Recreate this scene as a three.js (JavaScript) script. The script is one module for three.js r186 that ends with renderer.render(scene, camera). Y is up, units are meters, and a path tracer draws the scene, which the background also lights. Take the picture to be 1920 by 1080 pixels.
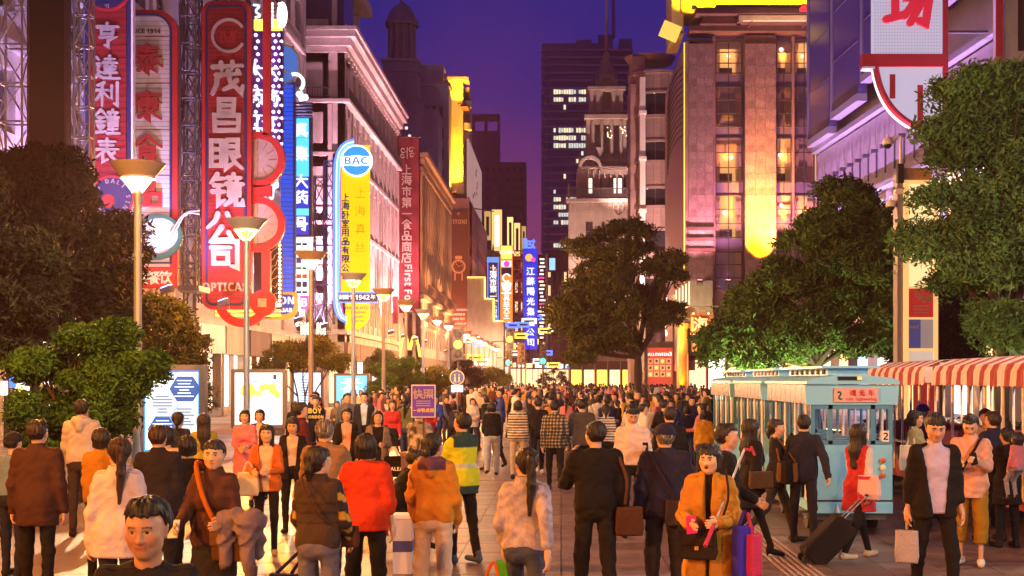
import * as THREE from 'three';
import { mergeGeometries, mergeVertices, toCreasedNormals } from 'three/addons/utils/BufferGeometryUtils.js';
import { FontLoader } from 'three/addons/loaders/FontLoader.js';
import { RectAreaLightUniformsLib } from 'three/addons/lights/RectAreaLightUniformsLib.js';

// ---------------------------------------------------------------- camera, sky, exposure
const scene = new THREE.Scene();
const FOC = 2667, VPX = 1052, VPY = 712, CAMY = 2.1;            // focal length and vanishing point in pixels of the 1920 x 1080 photograph
const camera = new THREE.PerspectiveCamera(2 * Math.atan(540 / FOC) * 180 / Math.PI, 16 / 9, 0.1, 3000);
camera.position.set(0, CAMY, 0);
camera.setViewOffset(1920, 1080, 960 - VPX, 540 - VPY, 1920, 1080);   // a shifted lens keeps the verticals upright
camera.updateProjectionMatrix();
const renderer = new THREE.WebGLRenderer();
renderer.toneMapping = THREE.LinearToneMapping;
renderer.toneMappingExposure = 1.42;
renderer.shadowMap.enabled = true;
RectAreaLightUniformsLib.init();
{ // night sky over a bright city: deep blue above, magenta glow of the street lights towards the horizon
  const W = 512, H = 256, data = new Float32Array(W * H * 4);
  const stops = [[-90, [0.10, 0.03, 0.05]], [0, [0.36, 0.085, 0.15]], [5, [0.27, 0.055, 0.16]], [7, [0.2, 0.041, 0.165]], [9, [0.115, 0.028, 0.17]], [11.5, [0.032, 0.017, 0.19]], [15, [0.007, 0.013, 0.2]], [30, [0.005, 0.01, 0.14]], [90, [0.006, 0.008, 0.06]]];
  for (let j = 0; j < H; j++) {
    const el = ((j + 0.5) / H - 0.5) * 180;
    let k = 0; while (k < stops.length - 2 && el > stops[k + 1][0]) k++;
    let t = Math.min(1, Math.max(0, (el - stops[k][0]) / (stops[k + 1][0] - stops[k][0]))); t = t * t * (3 - 2 * t);
    for (let i = 0; i < W; i++) for (let c = 0; c < 3; c++) data[(j * W + i) * 4 + c] = 0.76 * (stops[k][1][c] * (1 - t) + stops[k + 1][1][c] * t), data[(j * W + i) * 4 + 3] = 1;
  }
  const sky = new THREE.DataTexture(data, W, H, THREE.RGBAFormat, THREE.FloatType);
  sky.mapping = THREE.EquirectangularReflectionMapping; sky.magFilter = THREE.LinearFilter; sky.needsUpdate = true;
  scene.background = sky; scene.environment = sky;
}

// ---------------------------------------------------------------- helpers
const V = (x, y, z) => new THREE.Vector3(x, y, z), R = THREE.MathUtils.degToRad;
let seed = 12345;
const rnd = () => { seed = (seed + 0x6d2b79f5) | 0; let t = Math.imul(seed ^ (seed >>> 15), 1 | seed); t = (t + Math.imul(t ^ (t >>> 7), 61 | t)) ^ t; return ((t ^ (t >>> 14)) >>> 0) / 4294967296; };
const rr = (a, b) => a + (b - a) * rnd(), pick = (a) => a[Math.floor(rnd() * a.length)];
const at = (px, py, d) => V((px - VPX) * d / FOC, CAMY + (VPY - py) * d / FOC, -d);   // the place at distance d that the photograph shows at (px, py)
const ax = (px, d) => (px - VPX) * d / FOC, ay = (py, d) => CAMY + (VPY - py) * d / FOC;
const taken = {};
const numbered = (n) => { const k = taken[n] = (taken[n] ?? -1) + 1; return k ? n + '_' + String(k).padStart(3, '0') : n; };
function tag(o, label, category, group, kind) {
  if (label) o.userData.label = label; if (category) o.userData.category = category; if (group) o.userData.group = group; if (kind) o.userData.kind = kind;
  return o;
}
function thing(name, label, category, [x, y, z] = [0, 0, 0], turn = 0, group) {
  const o = new THREE.Group(); o.name = numbered(name); o.position.set(x, y, z); o.rotation.y = turn; scene.add(o);
  return tag(o, label, category, group);
}
function mesh(name, geo, mat, parent, kind) {
  const m = new THREE.Mesh(geo, mat); m.name = parent ? name : numbered(name); m.castShadow = m.receiveShadow = true; (parent ?? scene).add(m);
  if (kind) m.userData.kind = kind;
  return m;
}
const solo = (name, geo, mat, label, category, group) => tag(mesh(name, geo, mat), label, category, group);
const struct = (name, geo, mat) => mesh(name, geo, mat, null, 'structure');
// uv in metres from the dominant axis of each face
function metreUV(g, s = 1) {
  const p = g.attributes.position, n = g.attributes.normal, uv = new Float32Array(p.count * 2);
  for (let i = 0; i < p.count; i++) {
    const x = Math.abs(n.getX(i)), y = Math.abs(n.getY(i)), z = Math.abs(n.getZ(i));
    if (y >= x && y >= z) uv[2 * i] = p.getX(i) * s, uv[2 * i + 1] = p.getZ(i) * s;
    else if (x >= z) uv[2 * i] = p.getZ(i) * s, uv[2 * i + 1] = p.getY(i) * s;
    else uv[2 * i] = p.getX(i) * s, uv[2 * i + 1] = p.getY(i) * s;
  }
  g.setAttribute('uv', new THREE.BufferAttribute(uv, 2));
  return g;
}
const flat = (g) => { const h = g.index ? g.toNonIndexed() : g; for (const k of Object.keys(h.attributes)) if (!['position', 'normal', 'uv'].includes(k)) h.deleteAttribute(k); if (!h.attributes.uv) metreUV(h); return h; };
// collects geometries and joins them into one mesh
class Kit {
  constructor(m) { this.list = []; this.m = m ?? null; }
  frame(m) { this.m = m; return this; }
  add(g) { g = flat(g); if (this.m) { g = g.clone(); g.applyMatrix4(this.m); } this.list.push(g); return this; }
  box(x0, x1, y0, y1, z0, z1) {
    if (x1 < x0) [x0, x1] = [x1, x0]; if (y1 < y0) [y0, y1] = [y1, y0]; if (z1 < z0) [z0, z1] = [z1, z0];
    return this.add(metreUV(new THREE.BoxGeometry(x1 - x0, y1 - y0, z1 - z0).translate((x0 + x1) / 2, (y0 + y1) / 2, (z0 + z1) / 2)));
  }
  bar(a, b, r, n = 6) {
    const d = b.clone().sub(a), l = d.length(); if (l < 1e-5) return this;
    return this.add(new THREE.CylinderGeometry(r, r, l, n).applyQuaternion(new THREE.Quaternion().setFromUnitVectors(V(0, 1, 0), d.normalize())).translate((a.x + b.x) / 2, (a.y + b.y) / 2, (a.z + b.z) / 2));
  }
  cyl(x, y0, y1, z, r0, r1 = r0, n = 12, open = false) { return this.add(new THREE.CylinderGeometry(r1, r0, y1 - y0, n, 1, open).translate(x, (y0 + y1) / 2, z)); }
  lathe(x, z, pts, n = 16) { return this.add(new THREE.LatheGeometry(pts.map(([r, y]) => new THREE.Vector2(r, y)), n).translate(x, 0, z)); }
  extrude(pts, z0, depth, holes = [], bevel = 0) {
    const s = pts instanceof THREE.Path ? pts : new THREE.Shape(pts.map(([x, y]) => new THREE.Vector2(x, y)));
    for (const h of holes) s.holes.push(h instanceof THREE.Path ? h : new THREE.Path(h.map(([x, y]) => new THREE.Vector2(x, y))));
    return this.add(metreUV(flat(new THREE.ExtrudeGeometry(s, { depth, bevelEnabled: bevel > 0, bevelSize: bevel, bevelThickness: bevel, bevelSegments: 1, curveSegments: 18 }).translate(0, 0, z0))));
  }
  tube(points, r, n = 6, seg, closed = false) { return this.add(new THREE.TubeGeometry(new THREE.CatmullRomCurve3(points, closed), seg ?? points.length * 4, r, n, closed)); }
  get geo() { return this.list.length === 1 ? this.list[0] : mergeGeometries(this.list); }
  build(name, mat, parent, kind) { return mesh(name, this.geo, mat, parent, kind); }
}
// local frames on facades: x along the wall, y up, z out of the wall
const face = (ox, oy, oz, nx, nz) => { const l = Math.hypot(nx, nz); nx /= l; nz /= l; return new THREE.Matrix4().makeBasis(V(nz, 0, -nx), V(0, 1, 0), V(nx, 0, nz)).setPosition(ox, oy, oz); };
const place = (o, m, x = 0, y = 0, z = 0) => { o.applyMatrix4(new THREE.Matrix4().multiplyMatrices(m, new THREE.Matrix4().makeTranslation(x, y, z))); return o; };
const cached = {};
const boxGeo = (w, h, d) => cached[[w, h, d].map((v) => v.toFixed(3)).join()] ??= metreUV(new THREE.BoxGeometry(w, h, d));

// ---------------------------------------------------------------- textures and materials
function noiseTex(size, fn, srgb = true) {
  const d = new Uint8Array(size * size * 4);
  for (let j = 0; j < size; j++) for (let i = 0; i < size; i++) { const c = fn(i / size, j / size), o = (j * size + i) * 4; for (let k = 0; k < 3; k++) d[o + k] = Math.max(0, Math.min(255, (Array.isArray(c) ? c[k] : c) * 255)); d[o + 3] = 255; }
  const t = new THREE.DataTexture(d, size, size); t.wrapS = t.wrapT = THREE.RepeatWrapping; t.magFilter = THREE.LinearFilter; t.colorSpace = srgb ? THREE.SRGBColorSpace : THREE.NoColorSpace; t.needsUpdate = true;
  return t;
}
const hash2 = (x, y) => { let h = Math.imul(x | 0, 374761393) + Math.imul(y | 0, 668265263); h = Math.imul(h ^ (h >>> 13), 1274126177); return ((h ^ (h >>> 16)) >>> 0) / 4294967296; };
function vn(x, y, per) { // periodic value noise
  const xi = Math.floor(x), yi = Math.floor(y), fx = x - xi, fy = y - yi, sx = fx * fx * (3 - 2 * fx), sy = fy * fy * (3 - 2 * fy), m = (a) => ((a % per) + per) % per;
  const a = hash2(m(xi), m(yi)), b = hash2(m(xi + 1), m(yi)), c = hash2(m(xi), m(yi + 1)), d = hash2(m(xi + 1), m(yi + 1));
  return a + (b - a) * sx + (c - a) * sy + (a - b - c + d) * sx * sy;
}
const fbm = (u, v, base, oct = 4) => { let s = 0, a = 0.5, f = base, t = 0; for (let i = 0; i < oct; i++) { s += a * vn(u * f, v * f, f); t += a; a *= 0.55; f *= 2; } return s / t; };
const texStain = noiseTex(256, (u, v) => { const n = fbm(u, v, 4, 6), s = fbm(u + 0.3, v * 0.25 + 0.1, 16, 3), g = hash2(u * 256, v * 256); return 0.8 + 0.22 * (n - 0.5) + 0.12 * (s - 0.5) + 0.07 * (g - 0.5); });
const texGranite = noiseTex(256, (u, v) => { const n = fbm(u, v, 6, 5), g = hash2(u * 256, v * 256), g2 = vn(u * 64, v * 64, 64); return 0.76 + 0.3 * (n - 0.5) + 0.26 * (g - 0.5) + 0.22 * (g2 - 0.5); });
const texRough = noiseTex(256, (u, v) => 0.62 + 0.55 * (fbm(u, v, 8, 5) - 0.5) + 0.1 * (hash2(u * 256, v * 256) - 0.5), false);
const texLouvre = noiseTex(128, (u, v) => { const k = (v * 8) % 1, n = fbm(u, v, 4, 5); return (k < 0.12 ? 0.62 : 0.9) + 0.2 * (n - 0.5) + 0.06 * (hash2(u * 128, v * 128) - 0.5); });
const rep = (t, x, y = x) => { const c = t.clone(); c.repeat.set(x, y); c.needsUpdate = true; return c; };
const lin = (r, g, b) => new THREE.Color().setRGB(r, g, b);
const std = (c, o = {}) => new THREE.MeshStandardMaterial({ color: Array.isArray(c) ? lin(...c) : c, roughness: 0.8, side: THREE.DoubleSide, ...o });
const glow = (c, k, o = {}) => { const col = Array.isArray(c) ? lin(...c) : new THREE.Color(c); return new THREE.MeshStandardMaterial({ color: col.clone().multiplyScalar(0.4), roughness: 0.6, emissive: col, emissiveIntensity: k, side: THREE.DoubleSide, ...o }); };
const stainS = rep(texStain, 0.16), stainL = rep(texStain, 0.045), granS = rep(texGranite, 0.35), louv = rep(texLouvre, 0.6, 0.6);
const M = {
  plaster: std([0.66, 0.58, 0.56], { map: stainS, roughness: 0.85 }), plasterTrim: std([0.7, 0.62, 0.6], { map: stainL, roughness: 0.8 }),
  stone: std([0.5, 0.38, 0.36], { map: granS, roughness: 0.55 }), stoneDark: std([0.12, 0.085, 0.085], { map: granS, roughness: 0.5 }),
  pink: std([0.45, 0.31, 0.3], { map: stainS, roughness: 0.7 }), paleStone: std([0.5, 0.43, 0.37], { map: stainS }),
  brown: std([0.17, 0.09, 0.07], { map: stainS }), dark: std([0.018, 0.018, 0.022], { roughness: 0.6 }), darkBlue: std([0.03, 0.035, 0.07], { map: stainS }),
  lilac: std([0.5, 0.42, 0.5], { map: stainL, roughness: 0.5 }), steel: std([0.3, 0.3, 0.33], { metalness: 0.6, roughness: 0.45 }), steelDark: std([0.07, 0.07, 0.08], { metalness: 0.5, roughness: 0.5 }),
  chrome: std([0.6, 0.6, 0.62], { metalness: 1, roughness: 0.22 }), glassDark: std([0.02, 0.022, 0.03], { roughness: 0.08, metalness: 0.0 }), glassBlue: std([0.03, 0.04, 0.1], { roughness: 0.12 }),
  white: std([0.75, 0.74, 0.72], { roughness: 0.5 }), whiteSign: std([0.62, 0.56, 0.54], { map: louv, roughness: 0.6 }), black: std([0.012, 0.012, 0.013], { roughness: 0.7 }),
  redSign: std([0.33, 0.018, 0.022], { map: louv, roughness: 0.5 }), redFrame: std([0.42, 0.025, 0.028], { roughness: 0.45 }), navySign: std([0.02, 0.022, 0.09], { roughness: 0.5 }),
  letter: std([0.74, 0.66, 0.6], { roughness: 0.5, map: stainS }), letterRed: std([0.3, 0.02, 0.015], { roughness: 0.5 }), green: std([0.02, 0.09, 0.045], { roughness: 0.5 }),
  blueSign: std([0.02, 0.12, 0.62], { map: louv, roughness: 0.5 }), bannerRed: std([0.3, 0.016, 0.035], { map: stainL, roughness: 0.8 }), bark: std([0.07, 0.05, 0.04], { map: rep(texGranite, 1.2), roughness: 0.95 }),
};
const font = await new FontLoader().loadAsync('fonts/droid/droid_sans_bold.typeface.json');
const fontSerif = await new FontLoader().loadAsync('fonts/droid/droid_serif_bold.typeface.json');
function latin(text, size, depth, f = font, squeeze = 1) { // raised latin lettering, centred on x, standing on y = 0
  const g = new THREE.ExtrudeGeometry(f.generateShapes(text, size), { depth, bevelEnabled: false, curveSegments: 3 });
  g.computeBoundingBox(); g.translate(-(g.boundingBox.min.x + g.boundingBox.max.x) / 2, 0, 0); g.scale(squeeze, 1, 1);
  return flat(g);
}

// ---------------------------------------------------------------- lettering: each character as brush strokes on a grid of 100, y down
const STROKES = {
  亨: '50,2 50,14; 8,16 92,16; 28,27 72,27 72,44 28,44 28,27; 20,57 78,57 54,69 54,94 40,86',
  達: '8,10 18,20; 6,36 20,36 14,60 22,66 6,86; 14,78 34,90 98,92; 60,4 60,34; 42,18 80,18; 34,32 88,32; 48,36 54,44; 74,36 68,44; 40,46 84,46; 42,58 82,58; 34,70 88,70; 62,46 62,84',
  利: '40,4 12,16; 4,34 56,34; 31,14 31,96; 31,40 6,72; 31,40 56,62; 68,16 68,66; 90,4 90,94 78,86',
  鐘: '26,2 4,26; 26,2 46,24; 14,32 40,32; 8,48 44,48; 26,32 26,88; 14,60 18,74; 38,60 33,74; 4,90 46,86; 72,2 74,10; 54,14 92,14; 62,18 66,28; 84,18 78,28; 50,32 96,32; 58,42 90,42 90,64 58,64 58,42; 58,53 90,53; 74,42 74,92; 56,78 92,78; 50,94 98,94',
  表: '50,2 50,44; 18,14 82,14; 24,28 76,28; 6,44 94,44; 46,46 6,76; 34,58 34,92 52,82; 52,50 68,74 96,92; 80,56 62,68',
  泰: '50,2 48,40; 18,14 82,14; 22,26 78,26; 8,40 92,40; 46,40 6,72; 56,40 96,72; 50,54 50,94 40,88; 28,62 38,72; 20,88 44,74; 72,60 60,72; 58,76 80,90',
  康: '50,2 52,12; 14,14 92,14; 14,14 12,60 4,92; 30,28 80,28 80,50 30,50; 22,39 92,39; 54,18 54,94 44,88; 28,56 38,64; 22,86 46,72; 82,54 64,66; 60,68 92,90',
  食: '50,2 6,38; 50,2 94,38; 46,24 54,32; 30,40 70,40 70,64 30,64; 30,52 70,52; 30,40 30,92 50,82; 78,68 62,76; 46,64 66,82 90,92',
  品: '30,8 70,8 70,40 30,40 30,8; 8,54 44,54 44,90 8,90 8,54; 56,54 92,54 92,90 56,90 56,54',
  楼: '2,30 44,30; 22,4 22,96; 22,34 4,68; 22,38 42,56; 70,2 70,44; 48,22 94,22; 52,6 60,16; 88,6 80,16; 68,24 48,42; 72,24 94,42; 44,58 98,58; 66,46 54,72 90,94; 84,58 70,82 46,94',
  餐: '22,4 8,24; 20,12 44,12 12,40; 26,22 38,30; 54,8 86,8 56,40; 60,20 90,38; 50,40 6,62; 50,40 94,62; 30,56 70,56 70,74 30,74; 30,65 70,65; 30,56 30,96 48,90; 76,78 62,84; 46,76 88,96',
  饮: '24,2 6,30; 22,14 44,14 38,28; 24,32 24,88 42,76; 62,2 50,34; 58,18 94,18 86,34; 72,34 66,66 44,94; 72,50 80,76 96,92',
  茂: '6,18 94,14; 32,4 34,28; 66,2 64,26; 16,42 88,38; 22,42 18,70 6,96; 52,28 60,62 92,94 96,74; 80,56 60,74 40,84; 80,28 86,32',
  昌: '28,4 72,4 70,38 28,38 28,4; 28,21 72,21; 14,50 86,50 84,94 16,94 14,50; 16,72 84,72',
  眼: '8,12 38,12 38,84 8,84 8,12; 8,36 38,36; 8,60 38,60; 52,10 86,10 86,46 52,46; 52,28 86,28; 52,10 52,92 68,80; 90,54 72,64; 66,48 78,76 98,92',
  镜: '24,2 4,28; 18,16 44,16; 12,36 40,36; 6,54 44,54; 26,36 26,92 44,80; 70,2 72,10; 52,14 92,14; 60,18 64,28; 82,18 78,28; 48,32 98,32; 58,40 88,40 88,64 58,64 58,40; 58,52 88,52; 66,64 62,82 46,94; 78,64 78,92 98,92 98,80',
  公: '36,6 28,28 6,48; 62,6 72,28 94,46; 48,44 20,86 80,82; 66,62 86,94',
  司: '10,14 88,14 88,92 70,86; 10,32 68,32; 18,48 60,48 60,78 18,78 18,48',
  上: '48,4 48,90; 48,40 84,40; 6,92 94,92',
  海: '10,8 20,18; 4,34 16,44; 4,92 22,58; 44,2 30,28; 38,14 94,14; 40,30 86,30 80,90 68,84; 42,30 36,72 92,72; 28,52 98,52; 58,36 64,46; 56,56 62,66',
  市: '50,2 50,14; 6,18 94,18; 20,36 80,36 80,78 68,74; 20,36 20,80; 50,20 50,98',
  第: '24,2 8,22; 16,12 44,12; 28,14 34,22; 64,2 50,22; 58,12 94,12; 72,14 78,22; 14,30 84,30 84,46 18,46 14,64 88,64 84,84 72,80; 50,30 50,98; 46,64 10,94',
  一: '6,50 94,50',
  商: '50,2 50,12; 6,14 94,14; 34,18 40,28; 66,18 60,28; 12,32 88,32 88,94 76,90; 12,32 12,96; 40,38 28,52; 58,38 72,52; 34,60 68,60 68,84 34,84 34,60',
  店: '50,2 52,12; 14,14 94,14; 14,14 12,60 2,94; 56,22 56,52; 56,36 88,36; 32,54 84,54 84,92 32,92 32,54',
  卧: '10,8 48,8; 10,8 10,92 48,92; 10,34 42,34 42,64 10,64; 28,8 28,34; 28,64 28,92; 70,4 70,96; 70,36 94,54',
  室: '50,2 50,10; 8,14 8,26; 8,14 92,14 90,26; 22,30 78,30; 44,32 24,50 78,46; 64,38 80,52; 50,54 50,90; 22,70 78,70; 6,92 94,92',
  用: '16,8 84,8 84,92 72,88; 16,8 16,60 6,94; 16,34 84,34; 16,60 84,60; 50,8 50,94',
  有: '6,22 94,22; 44,2 30,40 4,66; 34,40 78,40 78,92 66,88; 34,40 34,96; 34,56 78,56; 34,72 78,72',
  限: '10,6 10,96; 10,8 36,8 24,34 38,54 26,66 14,62; 50,8 86,8 86,44 50,44; 50,26 86,26; 50,8 50,92 68,80; 90,52 72,64; 66,46 78,76 98,92',
  创: '28,2 4,40; 28,2 56,34; 16,46 44,46 42,64 30,62; 16,46 16,88 52,88 52,76; 68,14 68,66; 90,4 90,94 78,86',
  建: '8,14 30,14 12,44 30,44 18,80 4,94; 8,64 36,88 98,90; 64,2 64,82; 44,12 86,12 86,38 44,38; 36,25 96,25; 44,52 88,52; 38,66 94,66',
  于: '20,12 80,12; 6,42 94,42; 52,12 52,92 36,84',
  年: '30,2 10,34; 24,20 88,20; 26,44 84,44; 26,44 26,68; 4,68 96,68; 56,20 56,98',
  大: '6,34 94,34; 50,4 46,44 6,94; 50,40 94,94',
  药: '6,14 94,14; 32,4 32,26; 66,4 66,26; 26,28 8,50 34,50 8,74 42,70; 6,92 42,84; 60,30 48,58; 56,42 92,42 88,92 74,86; 58,58 72,72',
  号: '26,6 74,6 74,34 26,34 26,6; 6,48 94,48; 34,48 28,66 78,66 74,94 56,88',
  医: '8,8 92,8; 8,8 8,94 94,94; 38,14 24,38; 32,26 80,26; 20,50 86,50; 52,26 50,54 22,82; 54,54 80,80',
  真: '14,12 86,12; 50,2 48,22; 24,22 76,22 76,72 24,72 24,22; 24,38 76,38; 24,55 76,55; 4,74 96,74; 36,78 12,96; 64,78 88,96',
  丝: '28,6 10,36 38,36 8,70 42,66; 70,6 54,36 82,36 52,70 90,66; 4,90 96,90',
  王: '12,10 88,10; 18,48 82,48; 6,90 94,90; 50,10 50,90',
  江: '10,8 22,20; 4,36 18,46; 4,92 24,58; 38,14 92,14; 64,14 64,88; 30,90 98,90',
  蘇: '6,12 94,12; 32,2 32,22; 66,2 66,22; 24,24 6,42; 22,30 42,30 36,40; 8,44 44,44 44,70 8,70 8,44; 8,57 44,57; 26,44 26,70; 8,78 4,94; 20,78 22,92; 32,78 36,92; 44,76 50,92; 88,24 58,34; 52,48 98,48; 75,30 75,98; 75,50 56,80; 75,50 98,78',
  陽: '10,6 10,96; 10,8 36,8 24,34 38,54 26,66 14,62; 50,6 86,6 86,36 50,36 50,6; 50,21 86,21; 42,46 98,46; 58,48 40,72; 54,58 92,58 84,96 74,90; 66,60 46,88; 80,60 58,94',
  光: '50,2 50,40; 22,10 32,30; 80,8 68,30; 4,42 96,42; 38,44 34,72 6,94; 62,44 62,88 94,88 94,70',
  集: '28,2 10,30; 24,14 24,56; 52,2 58,12; 24,16 90,16; 24,30 84,30; 24,43 84,43; 24,56 92,56; 56,16 56,98; 4,70 96,70; 52,72 12,96; 60,72 90,94',
  團: '10,8 90,8 90,94 10,94 10,8; 24,20 76,20; 30,28 70,28 70,46 30,46 30,28; 30,37 70,37; 50,14 50,54; 24,56 76,54; 22,68 80,68; 62,60 62,86 52,82; 36,74 44,80',
  置: '14,6 86,6 86,26 14,26 14,6; 38,6 38,26; 62,6 62,26; 10,36 90,36; 50,28 50,46; 28,46 72,46 72,82 28,82 28,46; 28,58 72,58; 28,70 72,70; 12,42 12,92 94,92',
  地: '4,34 40,34; 22,8 22,78; 2,84 42,74; 44,42 90,28 86,64 76,60; 66,6 66,72; 52,18 52,84 60,92 94,92 96,74',
  广: '50,2 54,14; 14,18 94,18; 14,18 14,58 4,94',
  场: '4,34 40,34; 22,8 22,78; 2,84 42,74; 48,12 84,12 52,42 92,42 84,92 70,86; 66,44 40,78; 80,44 52,92',
  观: '6,18 42,18 6,88; 10,36 44,84; 54,8 92,8 92,60; 54,8 54,60; 72,20 70,60 46,94; 78,58 78,90 98,90 98,76',
  车: '12,18 90,18; 44,2 22,46 84,46; 54,30 54,98; 4,68 96,68',
  快: '20,4 20,96; 8,28 12,48; 30,22 36,38; 42,24 84,24 84,54; 34,56 98,56; 62,4 62,50 36,94; 64,58 96,92',
  照: '8,8 40,8 40,64 8,64 8,8; 8,36 40,36; 52,10 90,10 86,36 76,32; 66,12 50,38; 54,44 90,44 90,66 54,66 54,44; 12,76 6,94; 34,76 36,90; 58,76 62,90; 82,74 94,92',
  分: '36,4 28,26 4,48; 62,4 74,28 96,46; 24,50 78,50 72,92 56,86; 46,50 38,76 14,94',
  钟: '24,2 4,28; 18,16 44,16; 12,36 40,36; 6,54 44,54; 26,36 26,92 44,80; 54,22 94,22 94,58 54,58 54,22; 74,4 74,98',
  成: '14,24 92,24; 20,24 18,62 4,94; 20,46 44,46 42,76 30,72; 52,4 60,58 92,92 96,74; 82,44 62,74 38,92; 72,6 84,16',
  相: '2,28 46,28; 24,4 24,96; 24,34 4,68; 26,38 44,58; 54,10 92,10 92,90 54,90 54,10; 54,36 92,36; 54,63 92,63',
};
const parsed = {};
for (const [k, s] of Object.entries(STROKES)) parsed[k] = s.split(';').map((l) => l.trim().split(' ').map((p) => p.split(',').map((v) => +v / 100)));
// a brush stroke as a solid ribbon with rounded, slightly swelling ends; front face at z = depth
function ribbon(pts, w, depth, lift, out, brush) {
  const P = pts.map(([x, y]) => new THREE.Vector2(x, y)), n = P.length, L = [], Rr = [];
  const dir = (a, b) => P[b].clone().sub(P[a]).normalize();
  const ext = w * 0.75;
  const closed = n > 2 && P[0].distanceTo(P[n - 1]) < 1e-6;
  for (let i = 0; i < n; i++) {
    const t0 = i > 0 ? dir(i - 1, i) : closed ? dir(n - 2, n - 1) : dir(0, 1), t1 = i < n - 1 ? dir(i, i + 1) : closed ? dir(0, 1) : dir(n - 2, n - 1);
    const n0 = new THREE.Vector2(-t0.y, t0.x), n1 = new THREE.Vector2(-t1.y, t1.x), m = n0.clone().add(n1).normalize();
    const k = w / Math.max(0.45, m.dot(n0)), p = P[i].clone(), sw = brush ? (i === 0 ? 1.1 : i === n - 1 && !closed ? 0.72 : 1) : 1;
    if (!closed && i === 0) { L.push(p.clone().addScaledVector(t1, -ext).addScaledVector(m, w * 0.5)); Rr.push(p.clone().addScaledVector(t1, -ext).addScaledVector(m, -w * 0.5)); }
    L.push(p.clone().addScaledVector(m, k * sw)); Rr.push(p.clone().addScaledVector(m, -k * sw));
    if (!closed && i === n - 1) { L.push(p.clone().addScaledVector(t0, ext).addScaledVector(m, w * 0.4)); Rr.push(p.clone().addScaledVector(t0, ext).addScaledVector(m, -w * 0.4)); }
  }
  const z = depth + lift, quad = (a, b, c, d) => out.push(...a, ...b, ...c, ...a, ...c, ...d), f = (v, zz) => [v.x, v.y, zz];
  for (let i = 0; i + 1 < L.length; i++) {
    quad(f(Rr[i], z), f(Rr[i + 1], z), f(L[i + 1], z), f(L[i], z));
    quad(f(L[i], z), f(L[i + 1], z), f(L[i + 1], 0), f(L[i], 0)); quad(f(Rr[i], 0), f(Rr[i + 1], 0), f(Rr[i + 1], z), f(Rr[i], z));
  }
  const e = L.length - 1;
  if (!closed) { quad(f(L[0], 0), f(Rr[0], 0), f(Rr[0], z), f(L[0], z)); quad(f(L[e], z), f(Rr[e], z), f(Rr[e], 0), f(L[e], 0)); }
}
const glyphCache = {};
function glyph(ch, size, w = 0.055, depth = 0.06, brush = true, aspect = 1) { // centred at the origin, front towards +z
  const key = [ch, size.toFixed(3), w, depth, brush, aspect].join('|');
  return glyphCache[key] ??= (() => {
    const out = [];
    parsed[ch].forEach((s, i) => ribbon(s.map(([x, y]) => [(x - 0.5) * size * aspect, (0.5 - y) * size]), w * size, depth, i * 0.0025, out, brush));
    const g = new THREE.BufferGeometry(); g.setAttribute('position', new THREE.BufferAttribute(new Float32Array(out), 3)); g.computeVertexNormals();
    return metreUV(g);
  })();
}
function column(text, x, y0, y1, z, size, mat, parent, w, depth, brush, aspect, frame) { // characters evenly down a sign from y0 (top) to y1
  const n = text.length;
  [...text].forEach((ch, i) => {
    const m = mesh('character', glyph(ch, size, w, depth, brush, aspect), mat, parent);
    m.position.set(x, n > 1 ? y0 + (y1 - y0) * (i + 0.5) / n : (y0 + y1) / 2, z);
    if (frame) { const p = m.position.clone(); m.position.set(0, 0, 0); place(m, frame, p.x, p.y, p.z); }
  });
}
function row(text, x0, x1, y, z, size, mat, parent, w, depth, brush, aspect) {
  const n = text.length;
  [...text].forEach((ch, i) => { if (parsed[ch]) mesh('character', glyph(ch, size, w, depth, brush, aspect), mat, parent).position.set(x0 + (x1 - x0) * (i + 0.5) / n, y, z); });
}
const word = (text, x, y, z, size, mat, parent, f = font, squeeze = 1, depth = 0.04) => { const m = mesh('lettering', latin(text, size, depth, f, squeeze), mat, parent); m.position.set(x, y, z); return m; };
function rectLight(parent, w, h, color, intensity, pos, look) { const l = new THREE.RectAreaLight(color, intensity, w, h); l.position.copy(pos); parent.add(l); l.lookAt(look ?? pos); return l; }

// ---------------------------------------------------------------- ground
const texPave = noiseTex(512, (u, v) => { // joints of the far paving: 4 x 3 slabs in 2.4 x 2.85 m
  const a = (u * 4) % 1, b = (v * 3) % 1, j = a < 0.02 || b < 0.022 ? 0.55 : 1, id = hash2(Math.floor(u * 4), Math.floor(v * 3) + 7);
  return j * (0.74 + 0.12 * (id - 0.5) + 0.25 * (fbm(u, v, 8, 5) - 0.5) + 0.1 * (hash2(u * 512, v * 512) - 0.5));
});
const texSlab = noiseTex(256, (u, v) => 0.74 + 0.34 * (fbm(u, v, 4, 6) - 0.5) + 0.12 * (hash2(u * 256, v * 256) - 0.5) - (fbm(u + 0.5, v + 0.2, 16, 3) > 0.66 ? 0.12 : 0));
const texWet = noiseTex(256, (u, v) => { const n = fbm(u, v, 4, 6); return 0.5 + 0.7 * Math.max(0, n - 0.36) + 0.06 * hash2(u * 256, v * 256); }, false);
const PAVE = [0.24, 0.15, 0.125];
M.ground = std([0.1, 0.085, 0.08], { map: rep(texStain, 0.1), roughness: 0.8 });
M.pave = std(PAVE, { map: rep(texPave, 1 / 2.4, 1 / 2.85), roughnessMap: rep(texWet, 0.13), roughness: 0.8 });
M.slabs = [1, 0.9, 1.1, 0.97].map((k, i) => { const t = rep(texSlab, 0.31); t.offset.set(i * 0.37, i * 0.21); return std(PAVE.map((c) => c * k), { map: t, roughnessMap: rep(texWet, 0.2 + 0.03 * i), roughness: 0.9, bumpMap: t, bumpScale: 0.002 }); });
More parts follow.
